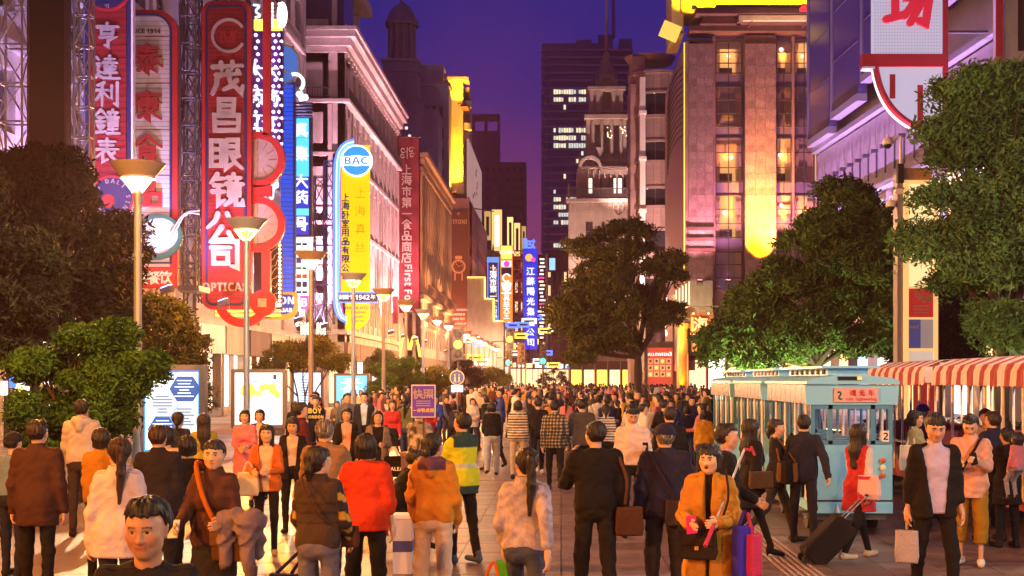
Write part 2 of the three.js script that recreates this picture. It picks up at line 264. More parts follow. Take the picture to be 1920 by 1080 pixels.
M.lane = std([0.115, 0.082, 0.075], { map: rep(texStain, 0.2), roughnessMap: rep(texWet, 0.15), roughness: 0.8 });
struct('ground', new Kit().add(metreUV(new THREE.PlaneGeometry(1600, 1700).rotateX(-Math.PI / 2).translate(0, -0.03, -650))).geo, M.ground);
struct('far_pavement', new Kit().box(-26, 26, -0.02, 0, -330, -29.7).box(-26, -5.4, -0.02, 0, -29.68, 12).box(5.415, 26, -0.02, 0, -29.68, -23.6).box(5.415, 6.6, -0.02, 0, -23.58, 12).box(-5.385, 5.4, -0.02, 0, -14.36, 12).geo, M.pave);
const pavement = struct('pavement', new Kit().box(-5.39, 5.4, -0.02, -0.012, -29.66, -14.38).geo, M.ground);
{ // stone slabs, each a piece of its own: 18 across, 16 deep
  const slab = metreUV(new THREE.BoxGeometry(0.588, 0.02, 0.938));
  for (let i = 0; i < 18; i++) for (let j = 0; j < 16; j++) {
    const m = mesh('paving_slab', slab, M.slabs[Math.floor(hash2(i, j) * 4)], pavement);
    m.position.set(-5.1 + i * 0.6, -0.0095 + hash2(i + 9, j) * 0.0022, -14.38 - 0.475 - j * 0.95); m.rotation.set((hash2(i, j + 5) - 0.5) * 0.004, 0, (hash2(i + 3, j) - 0.5) * 0.004);
    m.scale.set(1, 1, 1);
  }
}
struct('tram_lane', new Kit().box(6.62, 26, -0.025, -0.006, -23.55, 12).geo, M.lane);
{ // white painted lines and a low kerb on the lane, ribbed tactile strip for the blind
  const k = new Kit(); k.box(6.7, 22, -0.006, 0.002, -19.3, -19.16); k.box(6.7, 22, -0.006, 0.002, -23.1, -22.98); struct('lane_marking', k.geo, std([0.62, 0.55, 0.5], { map: rep(texStain, 1) }));
  const t = new Kit(); for (let i = 0; i < 6; i++) t.box(2.42 + i * 0.075, 2.45 + i * 0.075, 0.0, 0.007, -27, -13.6);
  struct('tactile_strip', t.geo, std([0.36, 0.25, 0.2], { roughness: 0.6 }));
}

// ---------------------------------------------------------------- facade builders
const winCache = {};
function windowUnit(parent, fr, x, y, w, h, z, o = {}) { // frame with mullions (part) and its pane (sub-part); x, y: centre of the opening, z: out of the wall
  const { cols = 2, rows = 2, bar = 0.07, depth = 0.1, frame = M.steelDark, pane = M.glassDark, sill } = o;
  const key = [w.toFixed(2), h.toFixed(2), cols, rows, bar, depth].join();
  const c = winCache[key] ??= (() => {
    const k = new Kit(), b = bar; k.box(-w / 2, w / 2, h / 2 - b, h / 2, 0, depth).box(-w / 2, w / 2, -h / 2, -h / 2 + b, 0, depth).box(-w / 2, -w / 2 + b, -h / 2 + b, h / 2 - b, 0, depth).box(w / 2 - b, w / 2, -h / 2 + b, h / 2 - b, 0, depth);
    for (let i = 1; i < cols; i++) k.box(-w / 2 + w * i / cols - b * 0.4, -w / 2 + w * i / cols + b * 0.4, -h / 2 + b, h / 2 - b, 0, depth * 0.9);
    for (let i = 1; i < rows; i++) k.box(-w / 2 + b, w / 2 - b, -h / 2 + h * i / rows - b * 0.4, -h / 2 + h * i / rows + b * 0.4, 0, depth * 0.8);
    return { f: k.geo, p: new Kit().box(-w / 2 + b, w / 2 - b, -h / 2 + b, h / 2 - b, 0.01, 0.03).geo };
  })();
  const f = mesh('window', c.f, frame, parent); place(f, fr, x, y, z);
  mesh('pane', c.p, pane, f);
  if (sill) { const s = mesh('sill', boxGeo(w + 0.3, 0.12, 0.35), sill, f); s.position.set(0, -h / 2 - 0.07, 0.1); }
  return f;
}
// a wall of thickness t whose outside lies at z = 0 of the frame, pierced by rows of openings [{ y0, y1, xs: [[x0, x1], ...] }]
function pierced(kit, W0, W1, y0, y1, rows, t = 0.4) {
  let y = y0;
  for (const r of rows) {
    if (r.y0 > y) kit.box(W0, W1, y, r.y0, -t, 0);
    let x = W0; for (const [a, b] of r.xs) { if (a > x) kit.box(x, a, r.y0, r.y1, -t, 0); x = b; } if (W1 > x) kit.box(x, W1, r.y0, r.y1, -t, 0);
    y = r.y1;
  }
  if (y1 > y) kit.box(W0, W1, y, y1, -t, 0);
  return kit;
}
const bays = (W0, W1, n, w) => Array.from({ length: n }, (_, i) => { const c = W0 + (W1 - W0) * (i + 0.5) / n; return [c - w / 2, c + w / 2]; });
function truss(k, x0, x1, y0, y1, z0, z1, step, r = 0.035) { // welded lattice of tubes
  const c = [[x0, z0], [x1, z0], [x1, z1], [x0, z1]];
  for (const [x, z] of c) k.bar(V(x, y0, z), V(x, y1, z), r, 5);
  let f = 0;
  for (let y = y0; y < y1 - 0.1; y += step) {
    const t = Math.min(y + step, y1);
    for (let i = 0; i < 4; i++) { const [ax_, az] = c[i], [bx, bz] = c[(i + 1) % 4]; k.bar(V(ax_, t, az), V(bx, t, bz), r * 0.8, 4); f++ % 2 ? k.bar(V(ax_, y, az), V(bx, t, bz), r * 0.7, 4) : k.bar(V(bx, y, bz), V(ax_, t, az), r * 0.7, 4); }
    f++;
  }
  return k;
}
function area(pos, look, w, h, color, intensity, name = 'sign_light') { const l = new THREE.RectAreaLight(color, intensity, w, h); l.name = name; l.position.copy(pos); l.lookAt(look); scene.add(l); return l; }
function point(parent, pos, color, intensity, radius = 2) { const l = new THREE.PointLight(color, intensity); l.name = 'lamp_light'; l.position.copy(pos); l.castShadow = true; l.shadow.radius = radius; parent.add(l); return l; }
function spot(pos, to, color, intensity, angle, pen = 0.6, radius = 4) { const l = new THREE.SpotLight(color, intensity, 0, angle, pen); l.name = 'floodlight'; l.position.copy(pos); l.target.position.copy(to); l.castShadow = true; l.shadow.radius = radius; scene.add(l, l.target); return l; }
function floodlight(x, y, z, tx, ty, tz, color, k, angle, label, glowColor) { // a real fitting: bracket, box housing and glowing lens, with its spotlight
  const g = thing('floodlight', label, 'floodlight', [x, y, z], 0, 'building floodlights');
  const dir = V(tx - x, ty - y, tz - z).normalize(), q = new THREE.Quaternion().setFromUnitVectors(V(0, 0, 1), dir);
  const h = mesh('housing', boxGeo(0.5, 0.36, 0.25), M.steelDark, g); h.quaternion.copy(q); const l = mesh('lens_light', boxGeo(0.42, 0.28, 0.03), glow(glowColor ?? color, 6), h); l.position.z = 0.15;
  mesh('bracket', new Kit().box(-0.29, -0.26, -0.3, 0.05, -0.04, 0.04).box(0.26, 0.29, -0.3, 0.05, -0.04, 0.04).box(-0.29, 0.29, -0.34, -0.3, -0.06, 0.06).geo, M.steelDark, g);
  spot(V(x, y, z).addScaledVector(dir, 0.22), V(tx, ty, tz), color, k, angle);
}
const C = (h) => new THREE.Color(h);
const rrect = (x0, x1, y0, y1, r) => { const [a, b, c, d] = Array.isArray(r) ? r : [r, r, r, r], s = new THREE.Shape(); // corners: top left, top right, bottom right, bottom left
  s.moveTo(x0 + d, y0); s.lineTo(x1 - c, y0); if (c) s.absarc(x1 - c, y0 + c, c, -Math.PI / 2, 0); s.lineTo(x1, y1 - b); if (b) s.absarc(x1 - b, y1 - b, b, 0, Math.PI / 2); s.lineTo(x0 + a, y1); if (a) s.absarc(x0 + a, y1 - a, a, Math.PI / 2, Math.PI); s.lineTo(x0, y0 + d); if (d) s.absarc(x0 + d, y0 + d, d, Math.PI, Math.PI * 1.5); return s; };
const ringShape = (x, y, ro, ri, a0 = 0, a1 = Math.PI * 2) => { const s = new THREE.Shape(); if (a1 - a0 > 6.28) { s.absarc(x, y, ro, 0, Math.PI * 2); const h = new THREE.Path(); h.absarc(x, y, ri, 0, Math.PI * 2, true); s.holes.push(h); } else { s.absarc(x, y, ro, a0, a1); s.absarc(x, y, ri, a1, a0, true); } return s; };
const frameShape = (x0, x1, y0, y1, r, t) => { const s = rrect(x0, x1, y0, y1, r); s.holes.push(new THREE.Path(rrect(x0 + t, x1 - t, y0 + t, y1 - t, Array.isArray(r) ? r.map((v) => Math.max(0, v - t)) : Math.max(0, r - t)).getPoints(10).reverse())); return s; };
const solid = (shape, z0, depth) => new Kit().extrude(shape, z0, depth).geo;

// ---------------------------------------------------------------- left side: the near shop building behind the big signs
const XL = -19.6;
M.shopWarm = glow([1, 0.62, 0.3], 1.5); M.shopWhite = glow([1, 0.9, 0.8], 1.7); M.shopBlue = glow([0.35, 0.6, 1], 1.6); M.litWin = glow([1, 0.72, 0.34], 1.1); M.litWhite = glow([1, 0.93, 0.75], 1.3);
{
  const b = thing('shop_building', 'pale rendered shop building behind the tall red and white signs', 'building', [0, 0, 0]);
  const fr = face(XL, 0, -44, 1, 0), W = 64, k = new Kit(fr), rows = [];
  for (let i = 0; i < 6; i++) rows.push({ y0: 6.6 + i * 4.3, y1: 8.9 + i * 4.3, xs: bays(0, W, 16, 2.2) });
  pierced(k, 0, W, 5.2, 33, rows, 0.5);
  for (let i = 0; i < 7; i++) k.box(0, W, 5.2 + i * 4.3, 5.5 + i * 4.3, 0, 0.25);
  for (let i = 0; i <= 8; i++) k.box(i * 8 - 0.3, i * 8 + 0.3, 5.6, 33, 0.0, 0.18);
  k.box(0, W, 0, 33, -12, -0.9);
  k.build('wall', M.plaster, b);
  for (const r of rows) for (const [a, c] of r.xs) windowUnit(b, fr, (a + c) / 2, (r.y0 + r.y1) / 2, c - a, r.y1 - r.y0, -0.42, { cols: 3, rows: 2, frame: M.steel });
  // shop fronts at street level, lit from inside
  for (let i = 0; i < 10; i++) {
    const x = i * 6.4 + 0.2, mat = [M.shopWarm, M.shopWhite, M.shopWarm, M.shopWhite, M.shopWarm][i % 5];
    const s = mesh('shop_front', new Kit(fr).box(x, x + 6, 0, 0.5, -0.6, 0).box(x, x + 0.25, 0.5, 3.6, -0.5, 0).box(x + 5.75, x + 6, 0.5, 3.6, -0.5, 0).box(x + 2.9, x + 3.1, 0.5, 3.6, -0.4, -0.1).box(x, x + 6, 3.6, 5.2, -0.6, 0.2).geo, [M.paleStone, M.brown, M.stoneDark][i % 3], b);
    mesh('lit_window', new Kit(fr).box(x + 0.25, x + 5.75, 0.5, 3.6, -0.8, -0.6).geo, mat, s);
    area(V(XL + 0.3, 2.2, -44 - x - 3), V(XL + 5, 1.2, -44 - x - 3), 5, 2.6, C(i % 2 ? 0xffd9b0 : 0xff9a4a), 1.9, 'shop_light');
  }
}
// dark unlit sign tower with its lattice at the edge of the frame
{
  const d = 46, g = thing('sign_tower', 'tall black unlit sign tower with a blue lit lattice beside it', 'sign', [ax(92, d), 0, -d]);
  mesh('panel', new Kit().box(-0.62, 0.5, 7, 26, -0.4, 0).geo, M.black, g);
  mesh('edge_strip', new Kit().box(-0.7, -0.62, 7, 26, -0.4, 0.05).box(0.5, 0.58, 7, 26, -0.4, 0.05).geo, std([0.05, 0.03, 0.05]), g);
  mesh('lattice', truss(new Kit(), -1.75, -0.95, 3, 26, -0.9, -0.2, 1.25, 0.04).geo, M.steel, g);
  mesh('support', truss(new Kit(), 0.7, 1.2, 3, 26, -0.8, -0.3, 1.0, 0.04).geo, M.steel, g);
}
// 1: red watch-shop sign
{
  const d = 56, cx = ax(203, d), g = thing('vertical_sign', 'tall red sign with five white characters and a blue disc at its top', 'sign', [cx, 0, -d]);
  const X = (p) => ax(p, d) - cx, Y = (p) => ay(p, d), x0 = X(163), x1 = X(240), top = Y(-60), bot = Y(372);
  mesh('cabinet', new Kit().box(x0 - 0.09, x1 + 0.11, bot - 0.05, top, -0.45, -0.05).geo, M.navySign, g);
  for (let i = 0, n = 18; i < n; i++) mesh('panel', boxGeo(x1 - x0 - 0.14, (top - bot) / n - 0.02, 0.1), M.redSign, g).position.set((x0 + x1) / 2, bot + (i + 0.5) * (top - bot) / n, -0.02);
  mesh('edge_tube', new Kit().box(x1 + 0.12, x1 + 0.2, bot, top, -0.3, 0).geo, M.white, g);
  const disc = mesh('disc', solid(ringShape(0, Y(-22), 0.86, 0.01), 0.04, 0.12), M.navySign, g); mesh('disc_rim', solid(ringShape(0, Y(-22), 0.92, 0.84), 0.03, 0.14), M.redFrame, disc);
  word('VI', 0, Y(16), 0.17, 0.13, M.letter, g, fontSerif);
  for (const [ch, y] of [['亨', 68], ['達', 128], ['利', 178], ['鐘', 230], ['表', 284]]) mesh('character', glyph(ch, 1.02, 0.058, 0.1), M.letter, g).position.set(0, Y(y), 0.06);
  const d2 = mesh('disc', solid(ringShape(X(212), Y(372), 0.82, 0.01), 0.07, 0.12), M.navySign, g); mesh('disc_rim', solid(ringShape(X(212), Y(372), 0.88, 0.8), 0.06, 0.14), M.redFrame, d2); mesh('star', solid(ringShape(X(206), Y(378), 0.26, 0.01), 0.2, 0.04), M.letterRed, d2);
  [...'HENG DALI SINCE 1864'].forEach((c, i) => { if (c === ' ') return; const a = R(205 - i * 20), m = mesh('letter', latin(c, 0.17, 0.03), M.letter, d2); m.position.set(X(212) + Math.cos(a) * 0.58, Y(372) + Math.sin(a) * 0.58, 0.2); m.rotation.z = a - Math.PI / 2; });
  mesh('lattice', truss(new Kit(), x0 - 0.75, x0 - 0.2, 4, 18.5, -0.8, -0.3, 1.1, 0.04).geo, M.steel, g);
}
// 2: white food-shop sign with the bowl
{
  const d = 62, cx = ax(285, d), g = thing('vertical_sign', 'white rounded sign with red border, red characters and green bowl with chopsticks', 'sign', [cx, 0, -d]);
  const X = (p) => ax(p, d) - cx, Y = (p) => ay(p, d), x0 = X(222), x1 = X(332), top = Y(18), bot = Y(540);
  mesh('cabinet', solid(rrect(x0, x1, bot, top, [0.3, 0.95, 0.05, 0.05]), -0.5, 0.46), M.redFrame, g);
  mesh('border', solid(frameShape(x0 + 0.12, x1 - 0.22, Y(495), top - 0.18, [0.2, 0.8, 0, 0], 0.1), -0.03, 0.08), M.navySign, g);
  for (const [a, b] of [[30, 68], [70, 155], [157, 242], [244, 328], [330, 415], [417, 500]]) mesh('panel', a === 30 ? solid(rrect(x0 + 0.22, x1 - 0.32, Y(b), Y(a), [0.1, 0.6, 0, 0]), -0.02, 0.05) : new Kit().box(x0 + 0.22, x1 - 0.32, Y(b), Y(a), -0.02, 0.03).geo, M.whiteSign, g);
  word('SINCE 1914', X(270), Y(63), 0.04, 0.2, M.stoneDark, g);
  for (const [ch, y] of [['泰', 112], ['康', 200], ['食', 283], ['品', 362]]) { mesh('character', glyph(ch, 1.34, 0.058, 0.16), M.letterRed, g).position.set(X(278), Y(y), 0.05); }
  const bowl = new THREE.Shape(); bowl.absellipse(0, 0, 1.12, 0.98, 0, Math.PI * 2); const hole = new THREE.Path(); hole.absellipse(0, 0.05, 0.94, 0.78, 0, Math.PI * 2, true); bowl.holes.push(hole);
  const bw = mesh('bowl', solid(bowl, 0, 0.14), M.green, g); bw.position.set(X(297), Y(446), 0.1); bw.rotation.z = 0.25;
  const fill = new THREE.Shape(); fill.absellipse(0, 0.05, 0.93, 0.77, 0, Math.PI * 2); mesh('bowl_filling', solid(fill, 0.01, 0.05), M.whiteSign, bw);
  mesh('squiggle', new Kit().tube([V(-0.72, 0.28, 0.1), V(-0.45, 0.5, 0.1), V(-0.4, 0.2, 0.1), V(-0.05, 0.28, 0.1)], 0.055).geo, M.green, bw);
  for (const s of [0, 0.16]) mesh('chopstick', new Kit().tube([V(X(322) + s, Y(440), 0.3), V(X(350) + s * 0.6, Y(402), 0.3), V(X(378), Y(396) - s, 0.3)], 0.04, 5, 10).geo, M.letter, g);
  mesh('lower_panel', new Kit().box(x0 + 0.2, x1 - 0.1, Y(537), Y(503), -0.02, 0.05).geo, std([0.5, 0.04, 0.02], { roughness: 0.5 }), g);
  row('楼餐饮', X(257), X(322), Y(521), 0.06, 0.56, M.white, g, 0.06, 0.06);
  mesh('lattice', truss(new Kit(), x1 + 0.15, x1 + 0.82, 6, 21, -0.6, 0, 1.2, 0.04).geo, M.steelDark, g);
  mesh('catwalk', new Kit().box(x1 + 0.05, x1 + 0.95, Y(545), Y(535), -2, 0).box(x1 + 0.05, x1 + 0.95, Y(505), Y(502), -0.1, 0).geo, M.steelDark, g);
}
// 3: the big red optician's sign with rings
{
  const d = 72, cx = ax(424, d), g = thing('vertical_sign', 'largest red sign with cream brush characters, letter C emblem and rounded rings', 'sign', [cx, 0, -d]);
  const X = (p) => ax(p, d) - cx, Y = (p) => ay(p, d), x0 = X(378), x1 = X(470), top = Y(1), bot = Y(580);
  mesh('cabinet', solid(rrect(x0, x1, bot, top, 0.55), -0.55, 0.5), M.redFrame, g);
  for (let i = 0, n = 7; i < n; i++) { const h = (top - bot - 0.5) / n; mesh('panel', boxGeo(x1 - x0 - 0.6, h - 0.015, 0.06), M.redSign, g).position.set((x0 + x1) / 2, bot + 0.25 + (i + 0.5) * h, -0.03); }
  mesh('outline', solid(frameShape(x0 + 0.2, x1 - 0.2, bot + 0.18, top - 0.22, 0.4, 0.13), -0.05, 0.1), M.navySign, g);
  mesh('emblem_ring', solid(ringShape(X(429), Y(67), 0.88, 0.74, 0.55, Math.PI * 2 - 0.5), 0, 0.1), M.letter, g); word('M', X(427), Y(80), 0, 0.62, M.letterRed, g, fontSerif, 1.2, 0.05);
  for (const [ch, x, y] of [['茂', 427, 147], ['昌', 426, 217], ['眼', 424, 289], ['镜', 426, 357], ['公', 419, 428], ['司', 422, 476]]) mesh('character', glyph(ch, 1.72, 0.068, 0.14), M.letter, g).position.set(X(x), Y(y), 0.01);
  word('OPTICAL', X(422), Y(546), 0.01, 0.43, M.letter, g, font, 0.95, 0.08);
  const dial = std([0.6, 0.48, 0.46], { map: stainL });
  for (const y of [296, 418]) {
    const rg = mesh('ring', solid(ringShape(X(478), Y(y), 1.42, 1.08), -0.8, 0.35), M.redFrame, g);
    const dl = mesh('dial', solid(ringShape(X(478), Y(y), 1.07, 0.02), -0.75, 0.12), dial, rg);
    const k = new Kit(); for (let i = 0; i < 12; i++) { const a = i * Math.PI / 6; k.bar(V(X(478) + Math.cos(a) * 0.55, Y(y) + Math.sin(a) * 0.55, -0.61), V(X(478) + Math.cos(a) * 1.0, Y(y) + Math.sin(a) * 1.0, -0.61), 0.012, 4); } k.build('hour_marks', M.pink, dl);
  }
  mesh('upright', new Kit().box(X(487), X(503), Y(560), Y(468), -0.8, -0.45).box(X(489), X(503), Y(250), Y(-40), -0.8, -0.45).box(X(471), X(505), Y(365), Y(345), -0.8, -0.45).geo, M.redFrame, g);
  const nd = mesh('round_node', solid(ringShape(X(490), Y(567), 0.66, 0.02), -0.75, 0.4), M.redFrame, g); mesh('square_inlay', new Kit().box(X(481), X(497), Y(575), Y(559), -0.34, -0.28).geo, dial, nd);
  mesh('hook', solid(ringShape(X(450), Y(560), 1.42, 1.0, Math.PI * 1.12, Math.PI * 1.9), -0.8, 0.35), M.redFrame, g);
  mesh('lattice', truss(truss(new Kit(), x0 - 0.95, x0 - 0.2, 6, 22, -0.9, -0.2, 1.3, 0.05), x0 + 0.4, x1 - 0.4, 6, 22, -1.6, -0.9, 1.5, 0.05).geo, M.steelDark, g);
}
// 4: cabaret sign with bulbs
const bulbGeo = new THREE.SphereGeometry(0.085, 7, 5);
M.bulbViolet = glow([0.8, 0.55, 1], 3); M.bulbWarm = glow([1, 0.8, 0.45], 3); M.tubeYellow = glow([1, 0.65, 0.08], 1.7); M.neonBlue = glow([0.07, 0.2, 1], 1.5); M.neonWhite = glow([0.8, 0.88, 1], 1.05); M.neonCyan = glow([0.1, 0.6, 1], 0.9); M.neonPink = glow([1, 0.05, 0.35], 1.3);
{
  const d = 80, cx = ax(500, d), g = thing('bulb_sign', 'dark sign studded with violet light bulbs beside the largest red sign', 'sign', [cx, 0, -d]);
  const X = (p) => ax(p, d) - cx, Y = (p) => ay(p, d);
  mesh('panel', new Kit().box(X(470), X(527), Y(318), Y(58), -0.5, 0).geo, std([0.12, 0.03, 0.2]), g);
  mesh('edge', new Kit().box(X(526), X(529), Y(318), Y(58), -0.5, 0.12).geo, M.navySign, g);
  for (let r = 0; r < 21; r++) for (let c = 0; c < 5; c++) if (c !== 1) { const b = mesh('bulb_light', bulbGeo, M.bulbViolet, g); b.position.set(X(480 + c * 11 + (r % 2 ? 4 : 0)), Y(66 + r * 12), 0.06); b.scale.setScalar(1.15); }
  column('大药江海', X(508), Y(110), Y(306), 0.1, 0.95, M.neonWhite, g, 0.06, 0.06);
  column('大药江海', X(479), Y(110), Y(300), 0.1, 0.95, M.neonWhite, g, 0.06, 0.06);
  mesh('crown', new Kit().box(X(476), X(527), Y(55), Y(36), -0.4, 0).geo, M.tubeYellow, g); mesh('oval', new Kit().add(new THREE.SphereGeometry(0.5, 16, 10).scale(0.6, 1.5, 0.25).translate(X(529), Y(28), 0)).geo, M.shopWhite, g);
  for (const px of [511, 524]) for (let i = 0; i < 7; i++) mesh('bulb_light', bulbGeo, M.bulbWarm, g).position.set(X(px), Y(8 + i * 7), 0.05);
  for (const [px, s] of [[482, 1], [505, 0.8]]) mesh('neon_script', new Kit().tube([V(X(px) - 0.2, Y(10), 0.1), V(X(px) + 0.15, Y(12), 0.1), V(X(px) - 0.05, Y(22), 0.1), V(X(px) + 0.2, Y(30), 0.1), V(X(px) - 0.1, Y(34), 0.1)], 0.07 * s).geo, M.neonWhite, g);
  mesh('lower_panel', new Kit().box(X(476), X(527), Y(582), Y(455), -0.5, 0).geo, std([0.05, 0.025, 0.02]), g);
  const gold = std([0.6, 0.45, 0.2], { metalness: 0.4, roughness: 0.4 });
  for (let i = 0; i < 7; i++) { const y = 475 + i * 14, p = []; for (let j = 0; j < 5; j++) p.push(V(X(503 + j * 4.4), Y(y - j * 3 + (hash2(i, j) - 0.5) * 10), 0.03)); mesh('gold_branch', new Kit().tube(p, 0.025, 4, 8).geo, gold, g); }
  for (let i = 0; i < 16; i++) mesh('bulb_light', bulbGeo, M.bulbWarm, g).position.set(X(525), Y(460 + i * 7.4), 0.08);
  for (let i = 0; i < 4; i++) mesh('bulb_light', bulbGeo, M.bulbWarm, g).position.set(X(512 + i * 4.3), Y(573), 0.08), mesh('bulb_light', bulbGeo, M.bulbWarm, g).position.set(X(509 + i * 5), Y(453), 0.08);
  for (const y of [583, 591]) mesh('yellow_tube_light', new Kit().box(X(405), X(527), Y(y + 2.5), Y(y - 2.5), 0.02, 0.12).geo, M.tubeYellow, g);
  mesh('neon_word', new Kit().tube([V(X(501), Y(372), 0.5), V(X(505), Y(352), 0.5), V(X(507), Y(368), 0.5), V(X(512), Y(348), 0.5), V(X(515), Y(364), 0.5), V(X(521), Y(340), 0.5), V(X(524), Y(352), 0.5), V(X(517), Y(356), 0.5), V(X(514), Y(376), 0.5), V(X(509), Y(370), 0.5), V(X(528), Y(330), 0.5)], 0.07, 6, 60).geo, M.neonWhite, g);
  area(V(cx, Y(180), -d + 0.5), V(cx + 2, Y(220), -d + 8), 1.6, 7.5, C(0x9a6cff), 4);
}
// 5: blue louvred sign, light boxes and oval
{
  const d = 85, cx = ax(545, d), g = thing('blue_sign', 'tall blue louvred sign with an oval blue shield at its top', 'sign', [cx, 0, -d]);
  const X = (p) => ax(p, d) - cx, Y = (p) => ay(p, d);
  const n = 46; for (let i = 0; i < n; i++) mesh('louvre', boxGeo(0.72, 0.2, 0.12), M.blueSignLit ??= glow([0.0, 0.1, 0.85], 0.55, { color: lin(0.02, 0.1, 0.6) }), g).position.set(X(538), Y(158) + (Y(548) - Y(158)) * (i + 0.5) / n, (i % 2) * 0.012);
  mesh('frame', new Kit().box(X(526), X(552), Y(552), Y(154), -0.3, -0.06).box(X(550), X(554), Y(552), Y(154), -0.3, 0.1).geo, M.blueSign, g);
  const ov = new THREE.Shape(); ov.absellipse(X(533), Y(122), 0.92, 1.12, 0, Math.PI * 2); const od = mesh('shield', solid(ov, 0.08, 0.16), glow([0.06, 0.2, 0.7], 0.5), g);
  const ro = new THREE.Shape(); ro.absellipse(X(533), Y(122), 1.0, 1.2, 0, Math.PI * 2); const rh = new THREE.Path(); rh.absellipse(X(533), Y(122), 0.9, 1.1, 0, Math.PI * 2, true); ro.holes.push(rh); mesh('shield_rim', solid(ro, 0.06, 0.2), M.letter, od);
  word('ON', X(534), Y(140), 0.26, 0.26, M.white, g); mesh('flourish', new Kit().tube([V(X(520), Y(82), 0.1), V(X(530), Y(86), 0.1), V(X(540), Y(93), 0.1), V(X(552), Y(88), 0.1)], 0.09).geo, std([0.55, 0.25, 0.08]), g);
  mesh('crescent_neon', solid(ringShape(X(554), Y(157), 0.62, 0.42, -0.9, 1.9), 0.2, 0.12), M.neonWhite, g);
  for (const [px, y, s] of [[563, 178, 0.4], [572, 184, 0.42], [566, 187, 0.3]]) mesh('neon_blossom', new THREE.IcosahedronGeometry(s * 0.7, 0).scale(1, 0.8, 0.4), M.neonWhite, g).position.set(X(px), Y(y), 0.2);
  for (let i = 0; i < 5; i++) mesh('grille_bar', boxGeo(1.1, 0.09, 0.3), M.navySign, g).position.set(X(568), Y(194 + i * 6), 0);
  const c = thing('pharmacy_light_box', 'narrow cyan and deep blue lit pharmacy sign with white characters', 'sign', [ax(569, 88), 0, -88]);
  const x = (p) => ax(p, 88) - ax(569, 88), y = (p) => ay(p, 88);
  mesh('case', new Kit().box(x(553), x(584), y(443), y(218), -0.5, -0.02).geo, M.navySign, c);
  for (const [a, b] of [[222, 258], [259, 295], [296, 331]]) mesh('cyan_lit_panel', new Kit().box(x(555), x(579), y(b), y(a), -0.03, 0.03).geo, glow([0.08, 0.62, 0.95], 0.95), c);
  mesh('blue_lit_panel', new Kit().box(x(555), x(579), y(390), y(332), -0.03, 0.03).box(x(555), x(579), y(440), y(405), -0.03, 0.03).geo, glow([0.01, 0.04, 0.55], 0.8), c);
  mesh('cyan_lit_band', new Kit().box(x(555), x(579), y(404), y(391), -0.03, 0.03).geo, glow([0.1, 0.65, 0.95], 1), c);
  for (const [ch, py] of [['真', 244], ['集', 288], ['大', 340], ['药', 370], ['号', 420]]) mesh('character', glyph(ch, 0.86, 0.07, 0.06, false), M.neonWhite, c).position.set(x(565), y(py), 0.04);
  area(V(ax(569, 88), y(330), -87.8), V(ax(569, 88) + 4, y(330), -80), 0.9, 6, C(0x3a7dff), 6);
  const w = thing('light_box', 'white lit box with small coloured print under the pharmacy sign', 'sign', [ax(566, 89), 0, -89]);
  const x2 = (p) => ax(p, 89) - ax(566, 89), y2 = (p) => ay(p, 89);
  mesh('lit_panel', new Kit().box(x2(554), x2(579), y2(562), y2(446), -0.4, 0).geo, glow([0.95, 1, 0.85], 1.2), w);
  [[0.02, 0.1, 0.5], [0.6, 0.05, 0.05], [0.02, 0.1, 0.5], [0.05, 0.3, 0.4], [0.5, 0.1, 0.1], [0.02, 0.06, 0.3], [0.02, 0.06, 0.3]].forEach((c3, i) => { for (const s of [-1, 1]) mesh('print', boxGeo(0.3, 0.16 + 0.1 * (i % 3), 0.02), std(c3), w).position.set(s * 0.18, y2(458 + i * 15), 0.012); });
  const o = thing('bar_sign', 'rounded blue and yellow sign with the white letters ON and BAR', 'sign', [ax(535, 82), 0, -82]);
  const x3 = (p) => ax(p, 82) - ax(535, 82), y3 = (p) => ay(p, 82);
  mesh('backing', solid(rrect(x3(505), x3(561), y3(600), y3(548), [0.2, 0.3, 0.8, 0.2]), 0.2, 0.2), glow([0.8, 0.4, 0.06], 0.5), o); mesh('blue_lit_face', solid(rrect(x3(507), x3(554), y3(590), y3(553), [0.2, 0.25, 0.6, 0.2]), 0.4, 0.06), glow([0.01, 0.05, 0.4], 0.6), o);
  word('ON', x3(541), y3(571), 0.47, 0.42, M.neonWhite, o); word('BAR', x3(541), y3(586), 0.47, 0.24, M.neonWhite, o);
  const bb = thing('letter_sign', 'small pink edged square sign with a white letter B', 'sign', [ax(571, 84), 0, -84]); mesh('panel', boxGeo(0.5, 0.8, 0.2), M.neonPink, bb).position.y = ay(567, 84); word('B', 0, ay(575, 84), 0.11, 0.5, M.neonWhite, bb);
}
